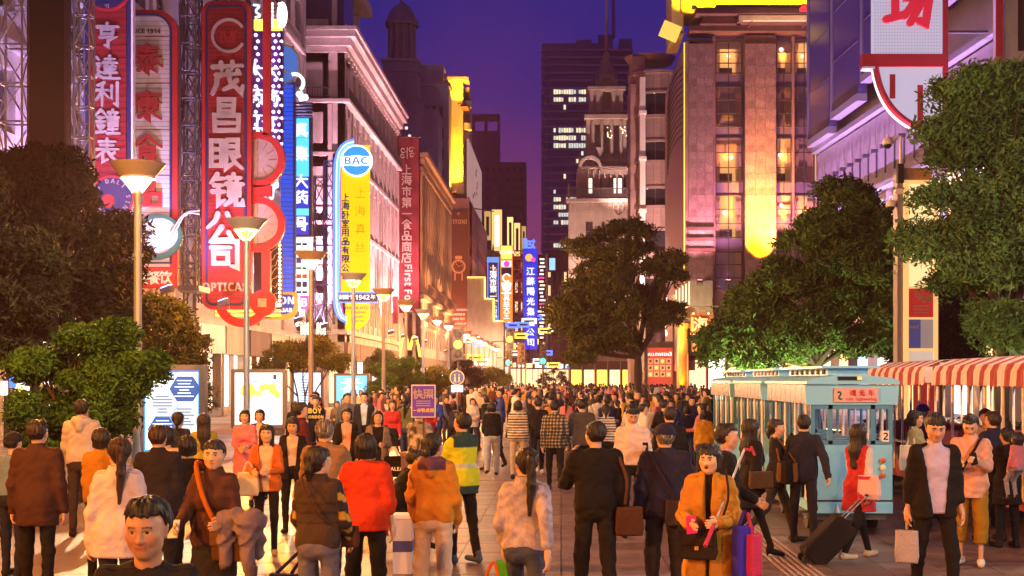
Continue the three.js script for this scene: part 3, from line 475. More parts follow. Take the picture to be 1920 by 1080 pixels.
// 6: yellow bedding-shop sign with blue neon frame
{
  const d = 100, cx = ax(662, d), g = thing('yellow_neon_sign', 'tall glowing yellow sign framed in blue and white neon with a round blue badge', 'sign', [cx, 0, -d]);
  const X = (p) => ax(p, d) - cx, Y = (p) => ay(p, d), yel = glow([1, 0.66, 0.0], 0.72);
  for (let i = 0, n = 12, a = 272, b = 553; i < n; i++) mesh('yellow_lit_panel', new Kit().box(X(637), X(693), Y(a + (b - a) * (i + 1) / n) + 0.012, Y(a + (b - a) * i / n), -0.3, 0).geo, yel, g);
  mesh('yellow_lit_foot', solid(rrect(X(648), X(693), Y(619), Y(566), [0, 0, 1.3, 0]), -0.3, 0.3), yel, g);
  const tube = (off, mat, r) => { const p = [V(X(664), Y(262 + off), 0.05), V(X(650), Y(266 + off), 0.05), V(X(637 + off * 0.3), Y(278 + off), 0.05), V(X(629 + off), Y(300), 0.05), V(X(627 + off), Y(340), 0.05), V(X(627 + off), Y(450), 0.05), V(X(627 + off), Y(560), 0.05), V(X(630 + off), Y(585 - off * 0.6), 0.05), V(X(640 + off * 0.3), Y(600 - off), 0.05), V(X(650), Y(604 - off), 0.05)]; mesh('neon_tube', new Kit().tube(p, r, 6, 70).geo, mat, g); };
  tube(0, M.neonBlue, 0.09); tube(4, M.neonWhite, 0.06); tube(8, M.neonCyan, 0.08); tube(12, M.neonPink, 0.04);
  mesh('neon_backing', solid(rrect(X(624), X(640), Y(590), Y(285), 0.25), -0.3, 0.28), M.navySign, g);
  const badge = mesh('badge', solid(ringShape(X(669), Y(302), 1.12, 0.02), 0.02, 0.14), M.shopWhite, g); mesh('badge_blue', solid(ringShape(X(669), Y(302), 1.02, 0.02), 0.1, 0.08), glow([0.02, 0.3, 0.75], 0.9), badge);
  mesh('badge_swoosh', new Kit().add(new THREE.SphereGeometry(0.7, 12, 8).scale(1.1, 0.55, 0.1).translate(X(669), Y(302), 0.18)).geo, M.shopWhite, badge);
  mesh('badge_bar', new Kit().box(X(640), X(699), Y(311), Y(294), 0.2, 0.26).geo, M.shopWhite, badge); word('BAC', X(669), Y(309), 0.27, 0.5, glow([0.02, 0.25, 0.7], 0.8), g, font, 1.3);
  const blue = std([0.01, 0.06, 0.4]); column('上海卧室用品有限公司', X(648), Y(362), Y(527), 0.02, 0.58, blue, g, 0.07, 0.03);
  column('上海真丝', X(676), Y(345), Y(480), 0.01, 0.75, std([0.55, 0.36, 0.02]), g, 0.025, 0.02);
  mesh('year_band', new Kit().box(X(634), X(708), Y(566), Y(549), -0.1, 0.12).geo, M.navySign, g); mesh('band_neon', new Kit().bar(V(X(634), Y(549), 0.15), V(X(708), Y(549), 0.15), 0.06).bar(V(X(634), Y(567), 0.15), V(X(708), Y(567), 0.15), 0.06).geo, M.neonBlue, g);
  row('创建于', X(636), X(664), Y(557), 0.13, 0.34, M.neonWhite, g, 0.06, 0.03); word('1942', X(680), Y(562), 0.13, 0.34, M.neonWhite, g); row('年', X(694), X(706), Y(557), 0.13, 0.34, M.neonWhite, g, 0.06, 0.03);
  for (let i = 0; i < 4; i++) word(['BEDROOM ARTICLES', 'SHANGHAI', '63224477', 'SINCE 1942'][i], X(672), Y(580 + i * 8), 0.02, 0.2 - i * 0.02, blue, g, font, 0.8, 0.02);
  mesh('lattice', truss(truss(new Kit(), X(588), X(606), 6, Y(330), -0.8, -0.1, 1.4, 0.05), X(606), X(624), 6, Y(300), -0.8, -0.1, 1.4, 0.05).geo, M.steelDark, g);
  area(V(cx + X(668), Y(430), -d + 0.4), V(cx, Y(430), -d + 10), 2.1, 9, C(0xffc400), 1.6); area(V(cx - 1.5, Y(430), -d), V(cx - 6, Y(430), -d - 6), 0.6, 10, C(0x6688ff), 6);
}

// ---------------------------------------------------------------- the pale corner building behind the yellow sign
{
  const d = 110, x1 = ax(645, d), x0 = ax(500, d), b = thing('corner_building', 'pale pink lit corner building with balcony, deep cornice and glazed roof storey', 'building');
  const Y = (p) => ay(p, d), front = face(x0, 0, -d, 0, 1), W = x1 - x0, side = face(x1, 0, -d, 1, 0), L = 36;
  const ys = [[6.8, 8.8], [9.8, 13.2], [15, 18.6], [20.4, 22.8], [24.1, 26.7]];
  const fx = [[0.5, 1.9], [2.95, 4.35]], sx = bays(0.8, L, 11, 1.5);
  const k = new Kit(front); pierced(k, 0, W, 5, 27.4, ys.map(([a, c]) => ({ y0: a, y1: c, xs: fx })), 0.5); k.box(0, W, 0, 30, -3, -1.2);
  k.frame(side); pierced(k, 0, L, 5, 27.4, ys.map(([a, c]) => ({ y0: a, y1: c, xs: sx })), 0.5); k.box(0, L, 0, 30, -8, -1.2);
  k.build('wall', M.plaster, b);
  for (const [a, c] of ys) { for (const [p, q] of fx) windowUnit(b, front, (p + q) / 2, (a + c) / 2, q - p, c - a, -0.45, { cols: 2, rows: 3, frame: M.darkBlue }); for (const [p, q] of sx) windowUnit(b, side, (p + q) / 2, (a + c) / 2, q - p, c - a, -0.45, { cols: 2, rows: 3, frame: M.darkBlue }); }
  const t = new Kit(front); // cornices and string courses, stepping out
  for (const [y0, y1, o] of [[27.4, 27.8, 0.25], [27.82, 28.4, 0.6], [28.42, 28.9, 1.0], [28.92, 29.2, 1.15], [23.5, 23.75, 0.5], [19.4, 19.7, 0.2], [14.1, 14.4, 0.2], [5.6, 6.0, 0.3]]) { t.frame(front).box(-0.2, W + o, y0, y1, 0.004, o); t.frame(side).box(0.004, L, y0, y1, 0.004, o); }
  t.frame(side); for (let i = 0; i < 24; i++) t.box(i * 1.5 + 0.2, i * 1.5 + 0.6, 27.0, 27.38, 0.006, 0.22);
  for (let i = 0; i <= 11; i++) t.box(0.8 + i * (L - 0.8) / 11 - 0.22, 0.8 + i * (L - 0.8) / 11 + 0.22, 6, 23.4, 0.005, 0.16);
  t.frame(front); for (const x of [0.1, 2.3, 4.75]) t.box(x, x + 0.32, 6, 23.4, 0.005, 0.14); t.build('cornice', M.plasterTrim, b);
  const rail = new Kit(front); rail.box(2.4, 5, 24.6, 24.66, 0.42, 0.46).box(2.4, 5, 23.9, 23.95, 0.42, 0.46); for (let i = 0; i < 13; i++) rail.box(2.4 + i * 0.2, 2.44 + i * 0.2, 23.76, 24.6, 0.42, 0.45);
  rail.frame(side).box(0, L, 24.6, 24.66, 0.4, 0.44); for (let i = 0; i < 120; i++) rail.box(i * 0.3, i * 0.3 + 0.045, 23.76, 24.6, 0.4, 0.44); rail.build('balcony_rail', M.steelDark, b);
  // glazed roof storey set back, with white piers
  const r = new Kit(front); r.box(-0.5, W - 0.2, 29.2, 36, -6, -1.2); r.frame(side).box(0.6, 14, 29.2, 34.4, -5, -1.0).build('roof_storey', M.glassBlue, b);
  const p = new Kit(front); for (const x of [0, 1.25, 2.5, 3.75, 5.0]) p.box(x, x + 0.28, 29.2, 36, -1.2, -0.85); p.frame(side); for (let i = 0; i < 6; i++) p.box(0.4 + i * 2.5, 0.75 + i * 2.5, 29.2, 33.6, -1.0, -0.7); p.box(-0.6, 14.4, 33.7, 34.5, -5.5, 0.3); p.build('pier', M.plasterTrim, b);
  for (let i = 0; i < 5; i++) { const s = mesh('shop_front', new Kit(side).box(i * 7, i * 7 + 6.8, 3.6, 5, -0.4, 0.3).box(i * 7, i * 7 + 0.3, 0, 3.6, -0.5, 0).geo, M.brown, b); mesh('lit_window', new Kit(side).box(i * 7 + 0.3, i * 7 + 6.8, 0.3, 3.6, -0.7, -0.5).geo, i % 2 ? M.shopWhite : M.shopWarm, s); area(V(x1 + 0.4, 2.2, -d - i * 7 - 3.5), V(x1 + 6, 1, -d - i * 7 - 3.5), 6, 2.8, C(0xff9a50), 8, 'shop_light'); }
  const fs = mesh('shop_front', new Kit(front).box(-2, W, 3.8, 5, -0.4, 0.4).box(-2, -1.6, 0, 3.8, -0.4, 0).box(W - 0.5, W, 0, 3.8, -0.4, 0).geo, M.paleStone, b); mesh('lit_window', new Kit(front).box(-1.6, W - 0.5, 0.3, 3.8, -0.6, -0.4).geo, M.shopWarm, fs);
  area(V((x0 + x1) / 2, 2.3, -d + 0.6), V((x0 + x1) / 2, 1.5, -d + 8), 4.5, 3, C(0xff8a38), 10, 'shop_light');
  for (let i = 0; i < 6; i++) { const s = thing('bread_shaped_sign', 'pale upright lit tube of the shop sign beside the blue and yellow sign', 'sign', [ax(566 + i * 6 + (i > 2 ? 12 : 0), 104), ay(628, 104), -104], 0, 'lit tubes above the shop'); mesh('lit_tube', new THREE.CapsuleGeometry(0.09, 0.75, 3, 6), M.litWhite, s).position.y = 0.45; }
}
// floodlit ochre building behind the food-shop banner
{
  const d = 150, x0 = ax(655, d), x1 = ax(745, d), b = thing('pilaster_building', 'orange lit building with fluted pilasters beside the long red banner', 'building'), f = face(x0, 0, -d, 0, 1), W = x1 - x0, Y = (p) => ay(p, d);
  const xs = [[ax(716, d) - x0, ax(740, d) - x0]], rows = [[552, 505], [478, 435], [404, 358], [330, 285]].map(([a, c]) => ({ y0: Y(a), y1: Y(c), xs }));
  const k = new Kit(f); pierced(k, 0, W, 5, Y(238), rows, 0.45); k.box(0, W, 0, Y(240), -9, -1); k.build('wall', M.pink, b);
  for (const r of rows) windowUnit(b, f, (xs[0][0] + xs[0][1]) / 2, (r.y0 + r.y1) / 2, xs[0][1] - xs[0][0], r.y1 - r.y0, -0.4, { cols: 3, rows: 3, frame: M.pink, sill: M.pink });
  const t = new Kit(f); for (let i = 0; i < 5; i++) t.box(W - 3.3 + i * 0.24, W - 3.17 + i * 0.24, 6, Y(330), 0.005, 0.18); t.box(-0.2, W + 0.3, Y(240), Y(232), -1, 0.5).box(0, W, Y(231), Y(222), -1, 0.25).box(W - 1.6, W + 0.1, Y(222), Y(205), -1, 0.1).build('pilaster', M.plasterTrim, b);
  const lower = mesh('shop_front', new Kit(f).box(0, W, 4, 5, -0.4, 0.5).geo, M.brown, b); mesh('lit_window', new Kit(f).box(0, W, 0.3, 4, -0.5, -0.2).geo, M.shopWarm, lower);
  const a = thing('golden_arches_sign', 'yellow double arch sign low on the orange building', 'sign', [ax(768, 145), 0, -145]); const p = (s) => { const q = []; for (let i = 0; i <= 10; i++) { const t2 = i / 10; q.push(V(s * (0.05 + 1.0 * t2), ay(640 + 32 * (2 * t2 - 0.9) ** 2 - 30 + 20, 145), 0)); } return q; }; for (const s of [-1, 1]) mesh('arch_light', new Kit().tube(p(s), 0.14, 6, 20).geo, M.tubeYellow, a);
}
// long red banner
{
  const d = 146, cx = ax(763, d), g = thing('long_banner', 'long dark red banner with white characters and a curled emblem', 'banner', [cx, 0, -d]), X = (p) => ax(p, d) - cx, Y = (p) => ay(p, d);
  const pl = new THREE.PlaneGeometry(X(786) - X(741), Y(258) - Y(585), 8, 60), pp = pl.attributes.position; for (let i = 0; i < pp.count; i++) pp.setZ(i, 0.12 * Math.sin(pp.getX(i) * 2.1 + pp.getY(i) * 0.5) + 0.05 * Math.sin(pp.getY(i) * 2.3)); pl.computeVertexNormals(); pl.translate(0, (Y(258) + Y(585)) / 2, 0);
  mesh('cloth', new Kit().add(pl).geo, M.bannerRed, g); mesh('rod', new Kit().bar(V(X(738), Y(257), 0), V(X(789), Y(257), 0), 0.07).bar(V(X(738), Y(586), 0), V(X(789), Y(586), 0), 0.07).geo, M.steelDark, g);
  column('上海市第一食品商店', X(763), Y(308), Y(494), 0.2, 1.05, M.letter, g, 0.055, 0.03, false);
  const w = word('First Food', 0, 0, 0, 0.76, M.letter, g, font, 1, 0.03); w.rotation.z = -Math.PI / 2; w.position.set(X(759), Y(541), 0.2);
  const em = new Kit(); for (const s of [-1, 1]) for (const [ex, ey, r] of [[0.42, 0.28, 0.3], [0.5, -0.28, 0.26]]) { const q = []; for (let i = 0; i < 12; i++) { const a = s * (0.5 + i * 0.55), rr2 = r * (1 - i * 0.06); q.push(V(s * ex + Math.cos(a) * rr2, ey + Math.sin(a) * rr2, 0)); } em.tube(q, 0.05, 5, 30); } em.bar(V(0, -0.6, 0), V(0, 0.55, 0), 0.05);
  const e = em.build('emblem', M.letter, g); e.position.set(X(764), Y(287), 0.22);
  const r2 = thing('red_banner', 'short red banner with a curled emblem under the long banner', 'banner', [ax(722, 142), 0, -142]); mesh('cloth', new Kit().box(ax(698, 142) - ax(722, 142), ax(746, 142) - ax(722, 142), ay(607, 142), ay(556, 142), -0.05, 0).geo, M.bannerRed, r2); const e2 = mesh('emblem', e.geometry, M.letter, r2); e2.position.set(-0.2, ay(585, 142), 0.06); e2.scale.setScalar(1.2);
}
// long ornate food hall: street side with close rows of windows
{
  const X = ax(788, 160), b = thing('ornate_store_building', 'ornate brown stone store with dentil cornice and dark balustrade', 'building'), f = face(X, 0, -160, 1, 0), L = 42, H = ay(285, 160), k = new Kit(f), rows = [];
  for (let i = 0; i < 7; i++) rows.push({ y0: 5.8 + i * 3.0, y1: 7.9 + i * 3.0, xs: bays(0, L, 15, 1.3) });
  pierced(k, 0, L, 4.6, H, rows, 0.5); k.box(0, L, 0, H, -8, -0.9); k.frame(face(X - 6, 0, -160, 0, 1)).box(0, 6, 0, H, -0.6, 0); k.build('wall', M.paleStone, b);
  for (const r of rows) for (const [a, c] of r.xs) windowUnit(b, f, (a + c) / 2, (r.y0 + r.y1) / 2, c - a, r.y1 - r.y0, -0.4, { cols: 2, rows: 2, frame: M.brown });
  const t = new Kit(f); for (const [y, o] of [[H - 0.6, 0.9], [H - 2.2, 0.35], [11.2, 0.5], [8.3, 0.2]]) t.box(-0.3, L, y, y + 0.5, 0.004, o); for (let i = 0; i < 42; i++) t.box(i, i + 0.5, H - 1.4, H - 0.65, 0.004, 0.5); for (let i = 0; i <= 15; i++) t.box(i * 2.8 - 0.25, i * 2.8 + 0.25, 12, H - 2.3, 0.004, 0.28); t.build('cornice', M.paleStone, b);
  const bal = new Kit(f); bal.box(0, L, 12.6, 12.8, 0.9, 1.1); for (let i = 0; i < 40; i++) bal.box(i * 1.05, i * 1.05 + 0.4, 11.75, 12.6, 0.9, 1.05); bal.build('balustrade', M.stoneDark, b);
  for (let i = 0; i < 6; i++) { const s = mesh('shop_front', new Kit(f).box(i * 7, i * 7 + 6.9, 3.5, 4.6, -0.5, 0.5).box(i * 7, i * 7 + 0.4, 0, 3.5, -0.5, 0).geo, M.brown, b); mesh('lit_window', new Kit(f).box(i * 7 + 0.4, i * 7 + 6.9, 0.2, 3.5, -0.7, -0.4).geo, i % 2 ? M.shopWarm : M.shopWhite, s); area(V(X + 0.6, 2.4, -160 - i * 7 - 3.5), V(X + 6, 1, -160 - i * 7 - 3.5), 6, 3, C(0xff8a38), 10, 'shop_light'); }
}
// brown department store with the watch advertisement
{
  const d = 206, x0 = ax(840, d), x1 = ax(880, d), b = thing('brown_store_building', 'dark brown store with a watch advertisement and bands of small windows', 'building'), f = face(x0, 0, -d, 0, 1), s = face(x1, 0, -d, 1, 0), W = x1 - x0, L = 50, H = ay(372, d), Y = (p) => ay(p, d);
  const rows = [[462, 438], [500, 478], [540, 518], [580, 560]].map(([a, c]) => ({ y0: Y(a), y1: Y(c), xs: bays(1, L - 1, 12, 2.2) })).reverse();
  const k = new Kit(f); k.box(0, W, 0, H, -6, 0); k.frame(s); pierced(k, 0.01, L, 5, H, rows, 0.6); k.box(0.02, L, 0, H - 0.1, -5, -1); k.build('wall', M.pink, b);
  for (const r of rows) for (const [i, [a, c]] of r.xs.entries()) windowUnit(b, s, (a + c) / 2, (r.y0 + r.y1) / 2, c - a, r.y1 - r.y0, -0.5, { cols: 2, rows: 1, frame: M.brown, pane: r === rows[2] && i < 5 ? M.litWin : M.glassDark });
  const ad = thing('watch_advertisement', 'dark brown advertisement sheet with a large wristwatch and white lettering', 'advertisement', [(x0 + x1) / 2, 0, -d + 0.2]);
  mesh('sheet', new Kit().box(-W / 2 + 0.1, W / 2 - 0.1, Y(612), Y(395), -0.15, 0).geo, std([0.1, 0.045, 0.045], { roughness: 0.5 }), ad);
  const pale = std([0.5, 0.36, 0.32]); word('TITONI', 0, Y(420), 0.01, 0.62, pale, ad, font, 0.85, 0.05); mesh('crown', solid(ringShape(0, Y(401), 0.2, 0.12), 0, 0.05), pale, ad);
  const wt = mesh('watch_face', solid(ringShape(0, Y(500), 1.02, 0.78), 0, 0.08), pale, ad); const hk = new Kit(); for (let i = 0; i < 12; i++) { const a = i * Math.PI / 6; hk.bar(V(Math.cos(a) * 0.6, Y(500) + Math.sin(a) * 0.6, 0.04), V(Math.cos(a) * 0.72, Y(500) + Math.sin(a) * 0.72, 0.04), 0.03, 4); } hk.bar(V(0, Y(500), 0.05), V(-0.4, Y(494), 0.05), 0.035, 4).bar(V(0, Y(500), 0.05), V(0.6, Y(497), 0.05), 0.03, 4).build('watch_hands', pale, wt);
  mesh('watch_strap', new Kit().box(-0.6, -0.42, Y(526), Y(512), 0, 0.06).box(0.42, 0.6, Y(526), Y(512), 0, 0.06).box(-0.5, 0.5, Y(486), Y(480), 0, 0.05).geo, pale, ad); for (let i = 0; i < 4; i++) word(['TO THE ADVENTURE', 'TIMEPIECES', 'SINCE 1919', 'www.titoni.ch'][i], 0, Y(583 + i * 8.5), 0.01, 0.3, glow([1, 0.7, 0.5], 0.6), ad, font, 0.8, 0.03);
  const roof = thing('roof_billboard', 'pale lit billboard on the brown store roof beside the floodlit block', 'billboard', [x1 - 0.2, 0, -d - 2]); const rf = new Kit(face(0, 0, 0, 1, 0)); rf.box(0, 34, Y(366), Y(262) + 0.5, -0.3, 0); rf.build('lit_board', glow([0.7, 0.45, 0.4], 0.34), roof);
  for (let i = 0; i < 7; i++) { const m = mesh('scribble', new Kit(face(0, 0, 0, 1, 0)).box(8 + hash2(i, 1) * 12, 10 + hash2(i, 1) * 12, Y(285 + i * 11), Y(279 + i * 11), 0, 0.06).geo, M.pink, roof); } mesh('lattice', new Kit().bar(V(0, H, 0), V(0, Y(366), 0), 0.1).bar(V(3, H, -14), V(0, Y(366), -14), 0.1).bar(V(0, H, -28), V(0, Y(366), -28), 0.1).geo, M.steelDark, roof);
  // low yellow edged shop wing in front of it
  const w = thing('yellow_edged_wing', 'pale wing with stepped yellow neon edge below the watch advertisement', 'building', [0, 0, 0]); const wx = ax(876, 196), wf = face(wx, 0, -196, 0, 1); const wk = new Kit(wf); wk.box(0, 2.4, 0, ay(520, 196), -6, 0).box(2.4, 3.6, 0, ay(560, 196), -6, 0).box(3.6, 5, 0, ay(602, 196), -6, 0).build('wall', M.plaster, w);
  const nk = new Kit(wf); nk.box(0, 2.5, ay(521, 196), ay(519, 196), 0.02, 0.2).box(2.35, 2.55, ay(560, 196), ay(520, 196), 0.02, 0.2).box(2.4, 3.7, ay(561, 196), ay(559, 196), 0.02, 0.2).box(3.55, 3.75, ay(602, 196), ay(560, 196), 0.02, 0.2).box(3.6, 5, ay(603, 196), ay(601, 196), 0.02, 0.2).build('neon_edge', glow([1, 0.75, 0.15], 2), w);
}
// domed clock-like tower, dark against the sky
{
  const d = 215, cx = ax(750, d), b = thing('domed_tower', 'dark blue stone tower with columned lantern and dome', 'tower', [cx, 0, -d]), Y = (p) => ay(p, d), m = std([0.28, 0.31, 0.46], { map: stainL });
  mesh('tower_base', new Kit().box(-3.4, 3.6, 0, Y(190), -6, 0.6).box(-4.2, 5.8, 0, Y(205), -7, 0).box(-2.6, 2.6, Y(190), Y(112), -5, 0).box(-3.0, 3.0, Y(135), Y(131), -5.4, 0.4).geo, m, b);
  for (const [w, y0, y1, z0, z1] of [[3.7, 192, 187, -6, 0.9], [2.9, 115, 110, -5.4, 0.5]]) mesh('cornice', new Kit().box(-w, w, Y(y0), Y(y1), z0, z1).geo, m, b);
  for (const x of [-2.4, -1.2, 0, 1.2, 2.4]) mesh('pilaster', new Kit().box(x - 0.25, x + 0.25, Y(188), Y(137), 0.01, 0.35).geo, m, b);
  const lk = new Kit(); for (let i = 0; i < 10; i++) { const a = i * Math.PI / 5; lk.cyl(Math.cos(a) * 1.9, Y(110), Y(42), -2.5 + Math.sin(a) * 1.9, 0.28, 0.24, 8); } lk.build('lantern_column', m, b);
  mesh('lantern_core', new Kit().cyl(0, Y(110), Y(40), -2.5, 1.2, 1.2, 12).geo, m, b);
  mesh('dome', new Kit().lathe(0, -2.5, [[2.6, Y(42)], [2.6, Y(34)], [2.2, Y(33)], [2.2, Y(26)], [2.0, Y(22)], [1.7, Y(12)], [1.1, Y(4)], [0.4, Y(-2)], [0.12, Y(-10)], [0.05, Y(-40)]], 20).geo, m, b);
  for (let i = 0; i < 8; i++) { const s = thing('roof_lamp', 'tiny white globe lamp on a thin pole along the roof edge', 'lamp', [ax(738 + i * 6, 190), ay(180 + i * 15, 190), -190], 0, 'roof edge globe lamps'); mesh('pole', new Kit().cyl(0, -2.2, 0, 0, 0.05, 0.05, 5).geo, M.steelDark, s); mesh('globe_light', new THREE.SphereGeometry(0.2, 8, 6), M.litWhite, s); }
  // dark block behind the tower and low wing
  const wing = thing('dark_wing_building', 'dark violet block with flat roof beside the domed tower', 'building', [ax(800, 232), 0, -232]); mesh('wall', new Kit().box(-3.4, 3.6, 0, ay(160, 232), -8, 0).box(-2.2, 2.6, ay(160, 232), ay(118, 232), -7, -1).geo, m, wing); mesh('cornice', new Kit().box(-3.7, 3.9, ay(163, 232), ay(157, 232), -8, 0.4).geo, m, wing);
  for (let i = 0; i < 5; i++) for (let j = 0; j < 4; j++) windowUnit(wing, face(0, 0, 0, 0, 1), -2.4 + i * 1.2, ay(330 - j * 40, 232), 0.7, 2, 0.01, { cols: 1, rows: 2 });
}
// the block with amber floodlit piers
{
  const d = 238, b = thing('floodlit_block', 'tall block with amber floodlit piers and small balconies', 'building', [ax(850, d), 0, -d]), cx = ax(850, d), X = (p) => ax(p, d) - cx, Y = (p) => ay(p, d);
  mesh('wall', new Kit().box(X(818), X(878), 0, Y(158), -9, -2.6).geo, M.pink, b);
  mesh('pier', new Kit().box(X(838), X(868), 0, Y(152), -2.6, 0).box(X(818), X(826), 0, Y(205), -2.6, -1.2).geo, M.plasterTrim, b);
  mesh('cornice', new Kit().box(X(834), X(879), Y(153), Y(146), -3, 0.9).box(X(836), X(874), Y(146), Y(142), -3, 0.5).geo, M.plasterTrim, b); mesh('cornice', new Kit().box(X(806), X(828), Y(207), Y(200), -2.8, -0.4).geo, M.plasterTrim, b); mesh('cornice', new Kit().box(X(826), X(840), Y(176), Y(165), -2.6, -0.6).geo, M.plasterTrim, b);
  for (const y of [193, 235]) { mesh('balcony', new Kit().cyl(X(872), Y(y + 6), Y(y - 6), -1.6, 1.1, 1.1, 14).geo, M.plasterTrim, b); windowUnit(b, face(0, 0, 0, 0, 1), X(872), Y(y - 14), 1.3, 2.2, -2.55, { cols: 1, rows: 2 }); }
  floodlight(ax(853, d - 3.2), Y(367), -d + 3.2, ax(853, d), Y(250), -d, C(0xffa512), 5200, 0.75, 'floodlight at the foot of the amber lit pier'); floodlight(ax(822, d - 3), Y(315), -d + 2.0, ax(822, d), Y(230), -d - 1, C(0xffa512), 900, 0.7, 'floodlight at the foot of the small amber pier');
  floodlight(ax(862, d - 2), Y(200), -d + 2.5, ax(858, d), Y(150), -d, C(0xffa512), 700, 0.8, 'floodlight on the upper balcony of the amber block');
  for (const q of [[812, 880, 371, 369, 3.8], [815, 830, 318, 317, 2.6], [866, 880, 206, 203, 3]]) mesh('lamp_ledge', new Kit().box(X(q[0]), X(q[1]), Y(q[2]), Y(q[3]), -2, q[4]).geo, M.brown, b);
}
// far row of sign boards
const farSign = (label, px0, px1, y0, y1, d, mat, fn, name = 'far_sign') => { const cx = ax((px0 + px1) / 2, d), g = thing(name, label, 'sign', [cx, 0, -d]), X = (p) => ax(p, d) - cx, Y = (p) => ay(p, d); mesh('panel', new Kit().box(X(px0), X(px1), Y(y1), Y(y0), -0.5, 0).geo, mat, g); fn?.(g, X, Y); return g; };
farSign('narrow sign edged in blue light with white shop characters', 914, 935, 487, 617, 232, std([0.16, 0.08, 0.12]), (g, X, Y) => { column('上海市第一医药商店', X(925), Y(497), Y(614), 0.05, 1.15, M.neonWhite, g, 0.07, 0.05); mesh('neon_edge', new Kit().box(X(914), X(915.4), Y(617), Y(492), 0, 0.2).box(X(933.6), X(935), Y(617), Y(492), 0, 0.2).geo, M.neonBlue, g); mesh('peak', new Kit().box(X(913), X(936), Y(492), Y(482), -0.2, 0.1).geo, glow([0.1, 0.3, 0.9], 0.9), g); mesh('spire', new Kit().cyl(0, Y(482), Y(456), -0.2, 0.35, 0.05, 6).geo, M.steel, g); for (let i = 0; i < 40; i++) mesh('dot_light', boxGeo(0.13, 0.13, 0.05), i % 3 ? M.tubeYellow : M.neonPink, g).position.set(X(917 + hash2(i, 2) * 15), Y(498 + hash2(i, 5) * 116), 0.04); });
farSign('orange stacked shop sign with white characters and a yellow double arch at its foot', 938, 961, 460, 640, 240, glow([0.9, 0.32, 0.03], 0.75), (g, X, Y) => { column('真丝大王', X(950), Y(552), Y(598), 0.05, 1.1, M.neonWhite, g, 0.07, 0.05); for (const [y0, y1, m] of [[462, 485, M.tubeYellow], [489, 500, M.neonWhite], [502, 516, M.navySign], [530, 536, M.neonWhite], [548, 551, M.neonWhite]]) mesh('lit_band', new Kit().box(X(940), X(959), Y(y1), Y(y0), 0, 0.1).geo, m, g); mesh('logo_disc', solid(ringShape(X(950), Y(539), 0.7, 0.02), 0.08, 0.1), M.shopWhite, g); mesh('logo_disc', solid(ringShape(X(950), Y(495), 0.5, 0.02), 0.11, 0.1), M.neonPink, g); word('GOLDEN', X(950), Y(476), 0.12, 0.55, M.neonWhite, g, font, 0.8); mesh('logo_swirl', solid(ringShape(X(950), Y(521), 0.75, 0.5, 0.4, 5.4), 0.03, 0.1), M.neonWhite, g); for (const s of [-1, 1]) mesh('arch_light', new Kit().tube([V(s * 0.03, Y(632), 0.2), V(s * 0.25, Y(612), 0.2), V(s * 0.5, Y(602), 0.2), V(s * 0.75, Y(612), 0.2), V(s * 0.95, Y(638), 0.2)], 0.15, 6, 16).geo, M.tubeYellow, g); });
{ const g = thing('sign_lattice', 'red lit lattice mast between the orange sign and the deep blue sign', 'mast', [ax(971, 246), 0, -246]); mesh('lattice', truss(new Kit(), -0.85, 0.85, 5, ay(470, 246), -0.9, 0.3, 1.8, 0.08).geo, M.redFrame, g); }
farSign('deep blue sign with eight white characters and a pale disc', 981, 1008, 466, 655, 236, glow([0.01, 0.035, 0.75], 0.75), (g, X, Y) => { column('江蘇陽光集團公司', X(995), Y(499), Y(651), 0.05, 1.3, M.neonWhite, g, 0.075, 0.06); mesh('disc', solid(ringShape(X(992), Y(483), 0.62, 0.02), 0, 0.1), glow([1, 0.5, 0.12], 0.9), g); mesh('small_disc', solid(ringShape(X(1000), Y(487), 0.36, 0.02), 0.06, 0.1), M.neonPink, g); for (let i = 1; i < 7; i++) mesh('panel_joint', new Kit().box(X(981), X(1008), Y(466 + i * 27) - 0.04, Y(466 + i * 27) + 0.04, 0, 0.03).geo, M.navySign, g); });
farSign('dark red narrow sign crowded with small white print', 1008, 1023, 478, 640, 250, std([0.1, 0.03, 0.035]), (g, X, Y) => { for (let i = 0; i < 22; i++) mesh('print', boxGeo(0.5 + hash2(i, 3) * 0.6, 0.28, 0.04), i % 7 === 5 ? M.neonPink : M.litWhite, g).position.set((hash2(i, 8) - 0.5) * 0.3, Y(486 + i * 7), 0.03); mesh('edge', new Kit().box(X(1023), X(1027), Y(640), Y(476), -0.5, 0).geo, M.plaster, g); });
farSign('pale blue lit square sign beside the far dark red sign', 1030, 1041, 484, 506, 255, glow([0.25, 0.5, 1], 1.2));
farSign('small vertical violet lit sign with white blue characters by the spire building', 1066, 1081, 398, 452, 250, std([0.2, 0.1, 0.16]), (g, X, Y) => column('置地广', X(1074), Y(404), Y(450), 0.04, 1.25, M.neonWhite, g, 0.08, 0.05));
